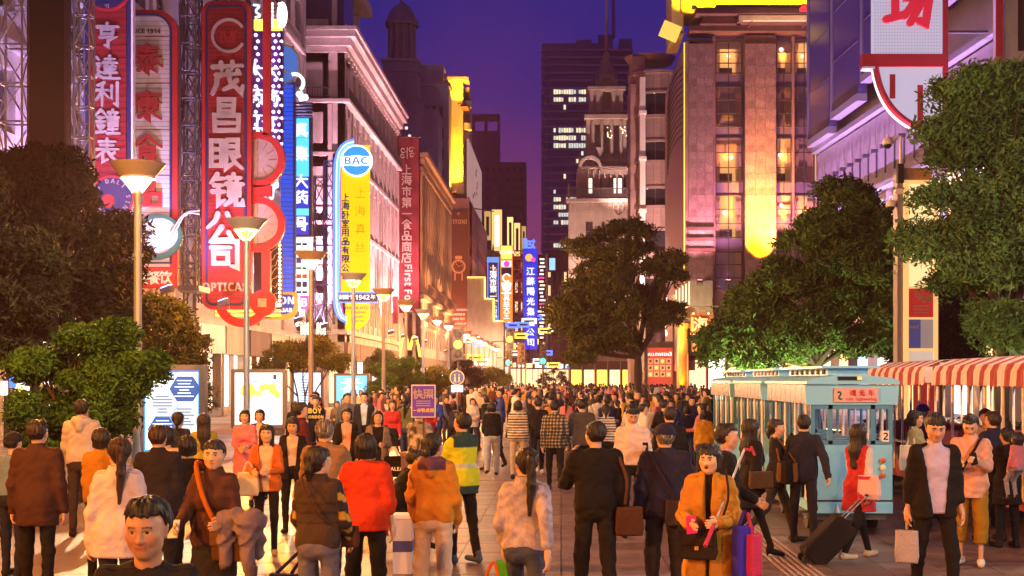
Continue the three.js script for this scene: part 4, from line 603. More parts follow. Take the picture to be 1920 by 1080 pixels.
// amber roof signs above them
[[908, 920, 396, 450, 0.5], [922, 941, 393, 470, 1], [951, 962, 407, 470, 1.4], [964, 975, 418, 480, 1.2], [978, 986, 424, 476, 0.5]].forEach(([a, c, y0, y1, s], i) => farSign(['open amber lattice board at the end of the roof signs', 'tallest amber framed roof sign with a white inset', 'pale yellow slab roof sign', 'grooved pale yellow roof sign', 'dim amber roof sign with a dark face'][i], a, c, y0, y1, 262, glow([1, 0.62, 0.2], s * 0.85), (g, X, Y) => { const w = c - a; mesh('inset', new Kit().box(X(a + w * 0.3), X(a + w * 0.75), Y(y1 - 8), Y(y0 + 10), 0, 0.05).geo, i === 1 ? M.neonWhite : M.brown, g); mesh('post', truss(new Kit(), X(a), X(c), Y(y1 + 70), Y(y1), -1, -0.6, 2, 0.08).geo, M.brown, g); }, 'roof_sign'));
{ const g = thing('roof_lettering', 'blue white roof letters at the end of the amber roof signs', 'sign', [ax(993, 258), ay(466, 258), -258]); ['B', 'e', 's', 't'].forEach((c, i) => word(c, -0.75 + i * 0.5, 0, 0, 1.9, M.neonBlue, g, font, 0.6, 0.15)); mesh('rail', new Kit().box(-1.3, 1.3, -2.5, -0.05, -0.1, 0).geo, M.navySign, g); }
// far shop buildings closing the street
[[905, 945, 470, 268, M.paleStone, 'cream', 4], [940, 985, 480, 275, M.pink, 'rosy', 4], [985, 1035, 520, 285, M.paleStone, 'sandy', 5], [1025, 1075, 470, 300, M.brown, 'brown', 5]].forEach(([a, c, y0, d, mat, word_, n]) => {
  const x0 = ax(a, d), x1 = ax(c, d), H = ay(y0, d), b = thing('far_shop_building', `${word_} shop building closing the far end of the street`, 'building'), f = face(x0, 0, -d, 0, 1), W = x1 - x0, rows = [];
  for (let y = 7.5; y + 3 < H; y += 3.8) rows.push({ y0: y, y1: y + 2.2, xs: bays(0, W, n, W / n * 0.55) });
  const k = new Kit(f); pierced(k, 0, W, 5.5, H, rows, 0.4); k.box(0, W, 0, H, -10, -0.8); k.box(-0.2, W + 0.2, H - 0.5, H, 0.003, 0.6).build('wall', mat, b);
  for (const r of rows) for (const [p, q] of r.xs) windowUnit(b, f, (p + q) / 2, (r.y0 + r.y1) / 2, q - p, 2.2, -0.35, { cols: 2, rows: 1, pane: rnd() < 0.35 ? M.litWin : M.glassDark });
  const s = mesh('shop_front', new Kit(f).box(0, W, 4.2, 5.5, -0.3, 0.6).geo, M.brown, b); mesh('lit_window', new Kit(f).box(0.1, W - 0.1, 0, 4.2, -0.5, -0.2).geo, M.shopWarm, s);
  for (let i = 0; i < 3; i++) mesh('lit_sign', new Kit(f).box(W * (i + 0.1) / 3, W * (i + 0.85) / 3, 4.5, 5.4, 0.6, 0.75).geo, [M.shopWhite, M.shopBlue, M.shopWarm][(i + n) % 3], s);
  area(V((x0 + x1) / 2, 2.6, -d + 0.8), V((x0 + x1) / 2, 1, -d + 8), W, 4, C(0xff8a38), 16, 'shop_light');
});
{ const g = thing('pharmacy_fascia', 'slanting violet fascia with the white words NO.1 PHARMACY', 'sign', [ax(927, 215), ay(636, 215), -215], 0.35); g.rotation.z = 0.08; mesh('panel', boxGeo(3.1, 0.62, 0.2), glow([0.1, 0.05, 0.4], 0.6), g); word('NO.1 PHARMACY', 0, -0.15, 0.11, 0.36, M.neonWhite, g, font, 0.9); }
{ const g = thing('script_sign', 'white script neon above a far shop', 'sign', [ax(972, 222), ay(648, 222), -222]); mesh('neon_script', new Kit().tube([V(-0.75, 0.3, 0), V(-0.6, -0.2, 0), V(-0.4, 0.1, 0), V(-0.25, -0.2, 0), V(0, 0.5, 0), V(0, -0.25, 0), V(0.3, 0.1, 0), V(0.35, -0.5, 0), V(0.2, -0.3, 0), V(0.8, 0.15, 0)], 0.07, 5, 50).geo, M.neonWhite, g); mesh('backing', boxGeo(2, 1.6, 0.1), M.pink, g).position.z = -0.2; }
for (let i = 0; i < 24; i++) { const px = 882 + i * 7 + hash2(i, 4) * 6, d = 185 + i * 3.2, w = 1.6 + hash2(i, 9), g = thing('shop_sign', ['white', 'warm', 'blue'][i % 3] + ' lit shop sign above a doorway down the street', 'sign', [ax(px, d), ay(690 - hash2(i, 13) * 95, d), -d], 0, ['white', 'warm', 'blue'][i % 3] + ' doorway signs'); mesh('lit_panel', boxGeo(w, 0.9, 0.3), [M.shopWhite, M.tubeYellow, M.neonBlue][i % 3], g); mesh('letters', new Kit().box(-w * 0.35, w * 0.35, -0.15, 0.15, 0.15, 0.2).geo, M.stoneDark, g); mesh('bracket', new Kit().box(-0.06, 0.06, -6.5, -0.45, -0.2, -0.1).geo, M.steelDark, g); }

// ---------------------------------------------------------------- far towers
{
  const d = 520, g = thing('glass_tower', 'tall curved glass office tower with scattered lit floors', 'tower', [ax(1100, d), 0, -d]), cx = ax(1100, d), X = (p) => ax(p, d) - cx, Y = (p) => ay(p, d), bl = std([0.1, 0.09, 0.22], { roughness: 0.3 });
  const shape = []; for (let i = 0; i <= 12; i++) { const a = Math.PI - i / 12 * Math.PI * 0.5; shape.push([X(1028) + Math.cos(a) * 2.6, 0 - 6 + Math.sin(a) * 6]); } shape.push([X(1188), -3], [X(1188), -30], [X(1016), -30]);
  const s = new THREE.Shape(shape.map(([x, z]) => new THREE.Vector2(x, -z))); mesh('wall', new Kit().add(new THREE.ExtrudeGeometry(s, { depth: Y(88), bevelEnabled: false }).rotateX(-Math.PI / 2)).geo, bl, g);
  mesh('roof_wall', new Kit().box(X(1016), X(1122), Y(90), Y(80), -25, -1).box(X(1080), X(1110), Y(80), Y(72), -20, -2).box(X(1122), X(1150), Y(88), Y(58), -25, -6).box(X(1162), X(1186), Y(88), Y(68), -25, -4).cyl(X(1152), Y(60), Y(-60), -10, 0.8, 0.5, 8).geo, bl, g);
  const floors = 44, band = std([0.4, 0.3, 0.42], { roughness: 0.5 }); for (let i = 1; i < floors; i++) mesh('floor_band', new Kit().box(X(1029), X(1187), Y(712 - i * 14.4) - 0.45, Y(712 - i * 14.4) + 0.25, -2.2, 0.25).cyl(X(1028.5), Y(712 - i * 14.4) - 0.45, Y(712 - i * 14.4) + 0.25, -2.9, 2.9, 2.9, 16).geo, band, g);
  for (let i = 0; i < floors; i++) for (let j = 0; j < 26; j++) { const y = 712 - i * 14.4 - 7, zone = j < 13 ? 0.5 : 0.16, row_ = hash2(i, 91) < 0.7; if (y < 170 || hash2(i * 31 + j, 17) > (row_ ? zone * 1.6 : zone * 0.12)) continue; mesh('lit_window', boxGeo(0.75, 1.3 + hash2(i, j) * 0.5, 0.05), hash2(j, i) > 0.5 ? M.towerWin ??= glow([1, 0.85, 0.5], 0.9) : M.towerWin2 ??= glow([0.9, 0.95, 0.8], 0.6), g).position.set(X(1040) + j * 0.92, Y(y), 0.03); }
  const f = thing('distant_tower', 'faint square tower with twin openings beyond the brown store', 'tower', [ax(908, 640), 0, -640]); const fx = (p) => ax(p, 640) - ax(908, 640), fy = (p) => ay(p, 640), fm = std([0.12, 0.07, 0.12]);
  mesh('wall', new Kit().box(fx(885), fx(936), 0, fy(245), -12, 0).box(fx(885), fx(888), fy(245), fy(216), -12, 0).box(fx(908), fx(912), fy(245), fy(216), -12, 0).box(fx(932), fx(936), fy(245), fy(216), -12, 0).box(fx(885), fx(936), fy(219), fy(214), -12, 0).geo, fm, f);
  const f2 = thing('distant_block', 'faint broad office block fading into the purple haze', 'building', [ax(950, 560), 0, -560]); const gx = (p) => ax(p, 560) - ax(950, 560), gy = (p) => ay(p, 560); mesh('wall', new Kit().box(gx(908), gx(986), 0, gy(304), -14, 0).geo, fm, f2); for (let i = 0; i < 9; i++) for (let j = 0; j < 6; j++) mesh('window', boxGeo(1.1, 1.4, 0.1), hash2(i, j) > 0.85 ? M.pink : M.darkBlue, f2).position.set(gx(914 + j * 12.5), gy(318 + i * 18), 0.05);
}
// ---------------------------------------------------------------- classical building with the spire
{
  const d = 216, cx = ax(1140, d), b = thing('spire_building', 'rosy classical building with stepped tower and tall spire', 'building', [cx, 0, -d]), X = (p) => ax(p, d) - cx, Y = (p) => ay(p, d), m = M.spire = std([0.46, 0.36, 0.33], { map: stainS }), f0 = face(0, 0, 0, 0, 1);
  const k = new Kit(); pierced(k, X(1066), X(1190), 5, Y(378), [{ y0: Y(545), y1: Y(500), xs: [[X(1082), X(1090)], [X(1105), X(1113)], [X(1128), X(1136)], [X(1151), X(1159)], [X(1172), X(1180)]] }, { y0: Y(470), y1: Y(415), xs: [[X(1098), X(1112)], [X(1128), X(1134)], [X(1142), X(1148)], [X(1172), X(1180)]] }], 0.5);
  k.box(X(1066), X(1190), 0, Y(380), -9, -1).box(X(1082), X(1187), Y(378), Y(312), -9, -1.6).box(X(1086), X(1180), Y(312), Y(290), -9, -2.4).build('wall', m, b);
  for (const [a, c, y0, y1] of [[1098, 1112, 470, 415], [1128, 1134, 470, 415], [1142, 1148, 470, 415], [1172, 1180, 470, 415], [1082, 1090, 545, 500], [1105, 1113, 545, 500], [1128, 1136, 545, 500]]) windowUnit(b, f0, X((a + c) / 2), Y((y0 + y1) / 2), X(c) - X(a), Y(y1) - Y(y0), -0.45, { cols: 2, rows: 3, frame: M.brown });
  for (const [px, lit, w] of [[1107, 1, 9], [1159, 1, 17], [1127, 0, 4], [1145, 0, 4], [1172, 0, 4], [1186, 1, 5]]) windowUnit(b, f0, X(px), Y(346), ax(w, d) - ax(0, d), Y(332) - Y(362), -1.55, { cols: 2, rows: 3, frame: M.brown, pane: lit ? M.litWhite : M.glassDark });
  for (let i = 0; i < 5; i++) { const s = mesh('shop_front', new Kit().box(X(1068 + i * 24), X(1071 + i * 24), 0, 4.4, 0.01, 0.4).box(X(1068 + i * 24), X(1090 + i * 24), 3.6, 4.9, 0.01, 0.6).geo, M.brown, b); mesh('lit_window', new Kit().box(X(1071 + i * 24), X(1090 + i * 24), 0.2, 3.6, 0.01, 0.2).geo, i % 2 ? M.shopWarm : M.tubeYellow, s); } area(V(cx, 2, -d + 0.8), V(cx, 1, -d + 9), 9, 3.2, C(0xffb050), 7, 'shop_light');
  mesh('round_window', solid(ringShape(X(1160), Y(397), 0.75, 0.5), 0, 0.2), m, b);
  const t = new Kit(); t.box(X(1062), X(1190), Y(380), Y(374), -2, 1.2).box(X(1084), X(1189), Y(314), Y(308), -3, -1.0).box(X(1120), X(1187), Y(300), Y(294), -3, -1.6); for (let i = 0; i < 9; i++) t.box(X(1090 + i * 11), X(1093 + i * 11), Y(370), Y(316), -1.595, -1.25); t.extrude(ringShape(X(1107), Y(312), 1.75, 1.3, 0, Math.PI), -1.6, 0.9); t.box(X(1112), X(1128), Y(300), Y(272), -3, -1.8); for (let i = 0; i < 14; i++) t.box(X(1068 + i * 9), X(1070 + i * 9), Y(400), Y(382), 0.004, 0.5); t.build('cornice', m, b);
  const r = new Kit(); r.box(X(1064), X(1190), Y(355), Y(354), 1.0, 1.08); for (let i = 0; i < 60; i++) r.box(X(1064 + i * 2.1), X(1064.5 + i * 2.1), Y(374), Y(355), 1.0, 1.06); r.box(X(1064), X(1068), Y(378), Y(348), 0.6, 1.1).build('balcony_rail', M.stoneDark, b);
  // tower: two columned storeys, pediment, tapering cap, spire
  const tw = new Kit(); pierced(tw, X(1100), X(1176), Y(292), Y(212), [{ y0: Y(284), y1: Y(228), xs: [[X(1116), X(1126)], [X(1132), X(1146)], [X(1150), X(1162)]] }], 0.6); tw.box(X(1100), X(1176), Y(292), Y(212), -8, -3.4); pierced(tw, X(1106), X(1170), Y(212), Y(160), [{ y0: Y(198), y1: Y(166), xs: [[X(1131), X(1147)]] }], 0.6); tw.box(X(1106), X(1170), Y(212), Y(160), -8, -3); tw.box(X(1117), X(1161), Y(160), Y(140), -6, -0.6).box(X(1124), X(1154), Y(140), Y(128), -5, -1); const twm = tw.build('tower_wall', m, b); twm.position.z = -2.5;
  const dk = mesh('tower_recess', new Kit().box(X(1110), X(1166), Y(290), Y(165), -5.8, -5.7).geo, m, b);
  const c2 = new Kit(); for (const px of [1112, 1129, 1148, 1166]) c2.cyl(X(px), Y(290), Y(222), -2.3, 0.3, 0.26, 8); for (const px of [1110, 1122, 1152, 1166]) c2.box(X(px) - 0.25, X(px) + 0.25, Y(206), Y(162), -2.49, -2.2); c2.box(X(1096), X(1180), Y(218), Y(211), -5, -1.5).box(X(1102), X(1174), Y(163), Y(157), -5, -1.8).box(X(1130), X(1148), Y(206), Y(200), -2.4, -1.9); c2.extrude(ringShape(X(1139), Y(150), 1.4, 0.9, 0, Math.PI), -2.9, 0.5); c2.build('tower_column', m, b);
  mesh('tower_cap', new Kit().lathe(X(1139), -5, [[2.2, Y(140)], [1.7, Y(128)], [1.5, Y(118)], [1.0, Y(112)], [0.9, Y(104)], [1.1, Y(102)], [0.6, Y(96)], [0.5, Y(86)]], 8).geo, m, b);
  const sp = new Kit(); for (let i = 0; i < 14; i++) sp.cyl(X(1139), Y(88 - i * 8), Y(83 - i * 8), -5, 0.36 - i * 0.016, 0.3 - i * 0.016, 8).cyl(X(1139), Y(83 - i * 8), Y(80 - i * 8), -5, 0.2, 0.2, 6); sp.build('spire', m, b);
  for (const px of [1140, 1168]) { const l = mesh('string_lights', new THREE.IcosahedronGeometry(0.08, 0), M.bulbWarm, b); l.position.set(X(px), Y(246), -1); for (let i = 0; i < 9; i++) mesh('string_light', new THREE.IcosahedronGeometry(0.09, 0), M.bulbWarm, b).position.set(X(px + (hash2(i, px) - 0.5) * 16), Y(246 + (hash2(i, px + 1) - 0.5) * 24), -1); }
}
// ---------------------------------------------------------------- rounded stone building
{
  const d = 170, cx = ax(1235, d), b = thing('rounded_building', 'pink stone building with rounded window bays and a white corner pier', 'building', [cx, 0, -d]), X = (p) => ax(p, d) - cx, Y = (p) => ay(p, d);
  const rad = X(1262) - X(1205);
  const bandsY = [[600, 560], [520, 472], [430, 385], [350, 300], [262, 214], [170, 130]];
  for (const [a, c] of bandsY) {
    mesh('spandrel', new Kit().cyl(X(1240), Y(a), Y(c), -4.4, rad, rad, 36).geo, M.pink, b); mesh('band_moulding', new Kit().cyl(X(1240), Y(c) - 0.25, Y(c) + 0.12, -4.4, rad + 0.22, rad + 0.22, 36).cyl(X(1240), Y(a) - 0.05, Y(a) + 0.2, -4.4, rad + 0.12, rad + 0.12, 36).geo, M.pink, b);
    for (let i = 0; i < 9; i++) { const an = Math.PI * (0.18 + i * 0.08); mesh('panel_joint', boxGeo(0.04, Y(c) - Y(a) - 0.5, 0.05), M.brown, b).position.set(X(1240) + Math.cos(an) * (rad + 0.005), (Y(a) + Y(c)) / 2, -4.4 + Math.sin(an) * (rad + 0.005)); }
  }
  mesh('glass_bay', new Kit().cyl(X(1240), 0, Y(150), -4.4, rad - 0.35, rad - 0.35, 36).geo, M.glassDark, b);
  for (let i = 0; i < 6; i++) { const an = Math.PI * (0.2 + i * 0.12); mesh('mullion', new Kit().box(-0.05, 0.05, 4, Y(150), -0.05, 0.05).geo, M.steelDark, b).position.set(X(1240) + Math.cos(an) * (rad - 0.3), 0, -4.4 + Math.sin(an) * (rad - 0.3)); }
  for (const [px, y] of [[1218, 330], [1240, 340], [1228, 165], [1215, 345]]) mesh('lit_room_window', boxGeo(0.12, 0.9, 0.05), M.neonWhite, b).position.set(X(px), Y(y), -4.4 + Math.sqrt(Math.max(0.2, (rad - 0.3) ** 2 - (X(px) - X(1240)) ** 2)) + 0.03);
  mesh('side_wall', new Kit().box(X(1184), X(1206), 0, Y(150), -10, -2.2).box(X(1186), X(1212), Y(150), Y(95), -10, -3).geo, M.pink, b);
  mesh('curved_cornice', new Kit().cyl(X(1225), Y(100), Y(88), -6, X(1232) - X(1190), X(1240) - X(1190), 28).geo, M.pink, b); mesh('curved_cornice', new Kit().cyl(X(1213), Y(165), Y(148), -5, X(1216) - X(1190), X(1222) - X(1190), 24).geo, M.pink, b);
  mesh('corner_pier', new Kit().box(X(1200), X(1210), 3, Y(145), -2, 0.2).box(X(1198), X(1212), Y(398), Y(392), -2, 0.5).box(X(1198), X(1212), Y(300), Y(294), -2, 0.5).box(X(1198), X(1212), Y(214), Y(208), -2, 0.4).geo, M.white, b);
  const p = thing('poster_wall', 'orange red poster with a grid of small pictures and the word HALLOWEEN', 'poster', [ax(1237, 150), 0, -150]), px = (q) => ax(q, 150) - ax(1237, 150), py = (q) => ay(q, 150);
  mesh('sheet', new Kit().box(px(1214), px(1261), py(722), py(652), -0.3, 0).geo, glow([0.8, 0.1, 0.06], 0.4), p); word('HALLOWEEN', px(1232), py(667), 0.01, 0.3, M.litWhite, p, font, 1, 0.02); word('3', px(1257), py(667), 0.01, 0.4, M.litWhite, p);
  for (let i = 0; i < 4; i++) for (let j = 0; j < 3; j++) { mesh('picture', boxGeo(0.54, 0.58, 0.03), glow([0.9, 0.35 + 0.15 * hash2(i, j), 0.2], 0.55), p).position.set(px(1219.5 + i * 11.4), py(677 + j * 12.4), 0.02); mesh('motif', new THREE.IcosahedronGeometry(0.16, 0), [M.letterRed, M.stoneDark, M.tubeYellow][(i + j) % 3], p).position.set(px(1219.5 + i * 11.4), py(677 + j * 12.4), 0.05); }
  mesh('frame', new Kit().box(px(1208), px(1214), 0, py(640), -0.5, 0.2).box(px(1261), px(1268), 0, py(600), -0.5, 0.3).box(px(1210), px(1266), py(652), py(640), -0.4, 0.15).geo, M.stoneDark, p);
  area(V(ax(1237, 150), 2.3, -149.4), V(ax(1237, 150), 1, -140), 3, 3, C(0xff7040), 5, 'shop_light');
}
// ---------------------------------------------------------------- stone hotel with yellow floodlit pier
M.litRoom = glow([1, 0.56, 0.18], 0.6); M.curtain = std([0.55, 0.42, 0.3], { roughness: 1 });
{
  const d = 137, x0 = ax(1285, d), b = thing('stone_hotel', 'grey pink stone hotel with tall lit windows and a yellow floodlit pier', 'building', [x0, 0, -d]), X = (p) => ax(p, d) - x0, Y = (p) => ay(p, d), f0 = face(0, 0, 0, 0, 1), H = Y(64);
  mesh('core', new Kit().box(0.3, X(1700), 0, H, -14, -1.8).geo, M.stone, b);
  // piers clad in stone panels, every panel a piece
  const pg = {}, panel = (x0_, x1_, y0_, y1_, z) => { const w = x1_ - x0_ - 0.02, h = y1_ - y0_ - 0.02, kx = [w.toFixed(2), h.toFixed(2)].join(); const m = mesh('stone_panel', pg[kx] ??= metreUV(new THREE.BoxGeometry(w, h, 0.08)), M.hotelStones[Math.floor(rnd() * 3)], b); m.position.set((x0_ + x1_) / 2, (y0_ + y1_) / 2, z + 0.04 + rnd() * 0.004); };
  M.hotelStones = [1, 0.93, 1.06].map((k, i) => { const t = rep(texGranite, 0.3); t.offset.set(i * 0.31, i * 0.17); return std([0.46 * k, 0.34 * k, 0.33 * k], { map: t, roughness: 0.5 }); });
  mesh('pier_core', new Kit().box(X(1291), X(1337), 4, Y(78), -1.8, 0).box(X(1397), X(1455), 4, Y(66), -1.8, 0).geo, M.brown, b);
  for (const [a, c, n] of [[1291, 1337, 3], [1397, 1455, 3]]) { const ys = []; for (let y = 82; y < 640; y += 40.5) ys.push(y); for (let i = 0; i + 1 < ys.length; i++) for (let j = 0; j < n; j++) panel(X(a) + (X(c) - X(a)) * j / n, X(a) + (X(c) - X(a)) * (j + 1) / n, Y(ys[i + 1]), Y(ys[i]), 0); }
  // bays of windows between the piers
  const bayRows = [[74, 135, 1], [158, 235, 0], [255, 340, 1], [363, 445, 1], [470, 545, 0]];
  const bay = (a, c, cols, lits) => bayRows.forEach(([y0, y1], r) => {
    const w = X(c) - X(a), h = Y(y0) - Y(y1), cx = X((a + c) / 2), cy = Y((y0 + y1) / 2), lit = lits[r];
    const fr = windowUnit(b, f0, cx, cy, w, h, -0.9, { cols, rows: 3, bar: 0.11, depth: 0.14, frame: M.steelDark, pane: M.pane });
    const rm = mesh('room', new Kit().box(-w / 2, w / 2, -h / 2, h / 2, -0.82, -0.76).geo, lit ? M.litRoom : M.darkRoom, fr);
    const ck = new Kit(); for (const s of [-1, 1]) for (let i = 0; i < 4; i++) ck.box(s * (w / 2 - 0.1 - i * 0.14) - 0.06, s * (w / 2 - 0.1 - i * 0.14) + 0.06, -h / 2, h / 2, -0.6 - (i % 2) * 0.07, -0.5 - (i % 2) * 0.07); ck.build('curtain', M.curtain, fr);
    if (lit) { const lx = (hash2(r, a) - 0.5) * w * 0.4, lh = h * (0.05 + 0.25 * hash2(a, r)); mesh('room_lamp', new THREE.SphereGeometry(0.16 + 0.12 * hash2(a, r + 3), 10, 8), M.litWhite, fr).position.set(lx, lh, -0.4); if (hash2(r + 7, a) > 0.4) mesh('blind', new Kit().box(-w / 2, w / 2, h * (0.5 - 0.4 * hash2(r, a + 1)), h / 2, -0.3, -0.27).geo, M.curtain, fr); mesh('furniture', new Kit().box(-w * 0.3, w * 0.15, -h / 2, -h * 0.28, -0.7, -0.45).geo, M.brown, fr); point(scene, V(x0 + cx, cy + h * 0.1, -d - 1.25), C(0xffa040), 6, 3); }
    mesh('spandrel', new Kit().box(X(a), X(c), Y(y1 + 23), Y(y1) - 0.04, -1.0, -0.85).geo, M.spandrel, b); mesh('spandrel_joint', new Kit().box(cx - 0.05, cx + 0.05, Y(y1 + 23), Y(y1), -0.86, -0.8).geo, M.steelDark, b);
  });
  M.pane = new THREE.MeshPhysicalMaterial({ color: lin(0.9, 0.9, 0.95), roughness: 0.05, transmission: 1, thickness: 0, side: THREE.DoubleSide }); M.darkRoom = std([0.4, 0.35, 0.31]); M.spandrel = std([0.13, 0.11, 0.2], { roughness: 0.35 });
  bay(1342, 1394, 2, [1, 0, 1, 1, 0]); bay(1457, 1487, 1, [1, 0, 1, 1, 0]); bay(1491, 1530, 2, [1, 0, 0, 1, 0]); bay(1534, 1570, 2, [0, 0, 1, 0, 0]);
  mesh('pier_strip', new Kit().box(X(1487), X(1491), 4, Y(66), -0.9, -0.4).box(X(1337), X(1342), 4, Y(66), -0.95, -0.3).geo, M.pink, b);
  mesh('balcony_band', new Kit().box(X(1288), X(1340), Y(432), Y(426), -0.5, 0.35).box(X(1288), X(1340), Y(452), Y(446), -0.5, 0.35).box(X(1288), X(1340), Y(472), Y(466), -0.5, 0.35).geo, M.brown, b);
  // cornice: dark canopy with warm lit soffit, projecting over the piers
  const cor = new Kit(); cor.box(X(1292), X(1580), Y(62), Y(52), -2, 0.9).extrude([[X(1310), Y(52)], [X(1318), Y(38)], [X(1370), Y(38)], [X(1386), Y(52)]], -1, 2.6); cor.box(X(1378), X(1580), Y(52), Y(40), -1.5, 2.2).box(X(1300), X(1580), Y(38), Y(27), -2, 2.6).box(X(1338), X(1580), Y(27), Y(20), -2, 2.2); cor.build('cornice', M.brown, b);
  mesh('soffit', new Kit().box(X(1380), X(1580), Y(51.5), Y(40), 2.2, 2.3).geo, M.plasterTrim, b); mesh('strip_light', new Kit().box(X(1385), X(1575), Y(56), Y(55), 3.3, 3.4).geo, glow([1, 0.72, 0.42], 0.8), b); mesh('strip_bracket', new Kit().box(X(1400), X(1402), Y(57), Y(56), 0.9, 3.5).box(X(1500), X(1502), Y(57), Y(56), 0.9, 3.5).geo, M.brown, b); area(V(x0 + X(1480), Y(54.5), -d + 3.35), V(x0 + X(1480), Y(46), -d + 2.3), 9.6, 0.12, C(0xffb870), 30, 'strip_lamp');
  row('品用', X(1489), X(1526), Y(28), 2.62, 0.75, glow([1, 0.03, 0.03], 1.6), b, 0.08, 0.05, false);
  // yellow floodlit attic storey
  mesh('attic_wall', new Kit().box(X(1280), X(1620), Y(20), Y(-90), -6, -1.2).box(X(1262), X(1284), Y(60), Y(-60), -9, -1.5).geo, std([0.7, 0.55, 0.2]), b);
  for (let i = 0; i < 4; i++) floodlight(x0 + X(1300 + i * 62), Y(17), -d + 0.7, x0 + X(1300 + i * 62), Y(-30), -d - 1.2, C(0xffc800), 240, 1.1, 'yellow floodlight on the hotel cornice washing the attic');
  mesh('flag_sign', solid(rrect(-0.9, 0.9, -0.8, 0.8, 0.02), 0, 0.15), glow([1, 0.6, 0.1], 0.8), b).applyMatrix4(new THREE.Matrix4().makeRotationZ(-0.4).setPosition(X(1255), Y(64), 1)); mesh('flag_arm', new Kit().box(X(1256), X(1284), Y(66), Y(63), 0.4, 0.9).geo, M.brown, b);
  // side wing seen at a slant: curved copper wall with a yellow edge and louvred fins
  const sd = face(-0.05, 0, 0, -1, 0); mesh('side_wall', new Kit(sd).box(-26, 0, 3, Y(78), -1, 0).geo, M.pink, b); mesh('edge_light', new Kit().box(-0.16, -0.06, Y(600), Y(80), 0.02, 0.1).geo, glow([1, 0.62, 0.06], 1.1), b);
  const cw = new Kit(); const prof = []; for (let i = 0; i <= 16; i++) { const t = i / 16; prof.push([Y(560) + (Y(110) - Y(560)) * t, -0.1 - 2.6 * Math.pow(t, 0.7) * (0.35 + 0.65 * (1 - t)) - 0.5 * t]); }
  const cg = new THREE.BufferGeometry(), cp = []; for (let i = 0; i < 16; i++) for (let j = 0; j < 6; j++) { const q = (a, c) => [prof[a][1] * (c / 6 + 0.05) * 0.3, prof[a][0], -c * 3.2 - 0.3]; cp.push(...q(i, j), ...q(i, j + 1), ...q(i + 1, j + 1), ...q(i, j), ...q(i + 1, j + 1), ...q(i + 1, j)); } cg.setAttribute('position', new THREE.BufferAttribute(new Float32Array(cp), 3)); cg.computeVertexNormals(); cw.add(metreUV(cg)); cw.build('curved_wall', std([0.4, 0.16, 0.1], { roughness: 0.35, metalness: 0.3 }), b);
  for (let i = 0; i < 12; i++) { const t = 0.62 + i * 0.026, y = Y(560) + (Y(110) - Y(560)) * t; mesh('fin', new Kit().tube([V(-0.2, y + 1.6, -1), V(-0.7, y + 1.3, -3), V(-1.1, y + 0.2, -5), V(-1.2, y - 1.4, -7)], 0.07, 5, 14).geo, M.steelDark, b); }
  floodlight(x0 + X(1280), Y(590), -d + 2, x0 + X(1283), Y(470), -d - 3, C(0xffc020), 260, 0.6, 'yellow floodlight under the curved copper wall');
  floodlight(x0 + X(1426), 11.3, -d + 2.8, x0 + X(1426), 17, -d, C(0xff9c00), 8500, 0.4, 'yellow floodlight below the hotel pier');
  mesh('lamp_shelf', new Kit().box(X(1405), X(1447), 10.72, 10.9, -1, 3.4).box(X(1272), X(1292), Y(600), Y(597), -1, 2.6).geo, M.brown, b);
  // canopy and lit entrances at street level
  mesh('canopy', new Kit().extrude([[X(1258), Y(555)], [X(1288), Y(530)], [X(1330), Y(530)], [X(1330), Y(578)], [X(1276), Y(578)]], -2, 5).box(X(1330), X(1600), Y(575), Y(545), -2, 2).geo, M.pink, b); for (let i = 0; i < 5; i++) mesh('canopy_light', new Kit().box(X(1262 + i * 6), X(1264 + i * 6), Y(574), Y(548 - i * 4), 3.01, 3.1).geo, glow([1, 0.8, 0.5], 1.2), b);
  for (let i = 0; i < 8; i++) { const e = mesh('entrance', new Kit().box(X(1288 + i * 36), X(1292 + i * 36), 0, 5.6, -1, 0.3).box(X(1292 + i * 36), X(1324 + i * 36), 4.4, 6.2, -0.5, 0.6).geo, i % 2 ? M.letterRed : M.stoneDark, b); mesh('lit_window', new Kit().box(X(1292 + i * 36), X(1324 + i * 36), 0.2, 4.4, -0.9, -0.6).geo, [M.shopWarm, M.shopWhite, M.shopWarm][i % 3], e); mesh('lit_sign', new Kit().box(X(1296 + i * 36), X(1320 + i * 36), 4.8, 5.8, 0.6, 0.72).geo, [glow([1, 0.3, 0.08], 1.4), M.neonBlue, M.tubeYellow][i % 3], e); area(V(x0 + X(1308 + i * 36), 2.6, -d + 0.4), V(x0 + X(1308 + i * 36), 1, -d + 9), 1.7, 4, C([0xffa050, 0xffd0a0][i % 2]), 6, 'shop_light'); }
  mesh('orange_column', new Kit().cyl(X(1278), 0, Y(612), 1.2, 0.55, 0.5, 20).cyl(X(1278), Y(616), Y(608), 1.2, 0.75, 0.75, 20).geo, std([0.7, 0.3, 0.05], { roughness: 0.3 }), b);
  floodlight(x0 + X(1270), 0.5, -d + 2.8, x0 + X(1278), 5, -d + 1.2, C(0xff9010), 120, 0.6, 'floodlight at the foot of the orange column');
  const ns = thing('neon_character_sign', 'red orange neon characters over the hotel shop beside the tree', 'sign', [ax(1316, 134), ay(608, 134), -134]); mesh('backing', boxGeo(2.2, 2.2, 0.2), std([0.35, 0.1, 0.02]), ns); mesh('character', glyph('海', 1.3, 0.06, 0.1), glow([1, 0.35, 0.15], 2), ns).position.set(-0.1, 0, 0.1); mesh('bar_light', boxGeo(0.12, 1.3, 0.1), M.tubeYellow, ns).position.set(-0.9, 0, 0.15); for (const [x, y] of [[-0.8, 1], [0.6, 1], [-0.8, -1]]) mesh('bulb_light', bulbGeo, M.bulbWarm, ns).position.set(x, y, 0.2);
}
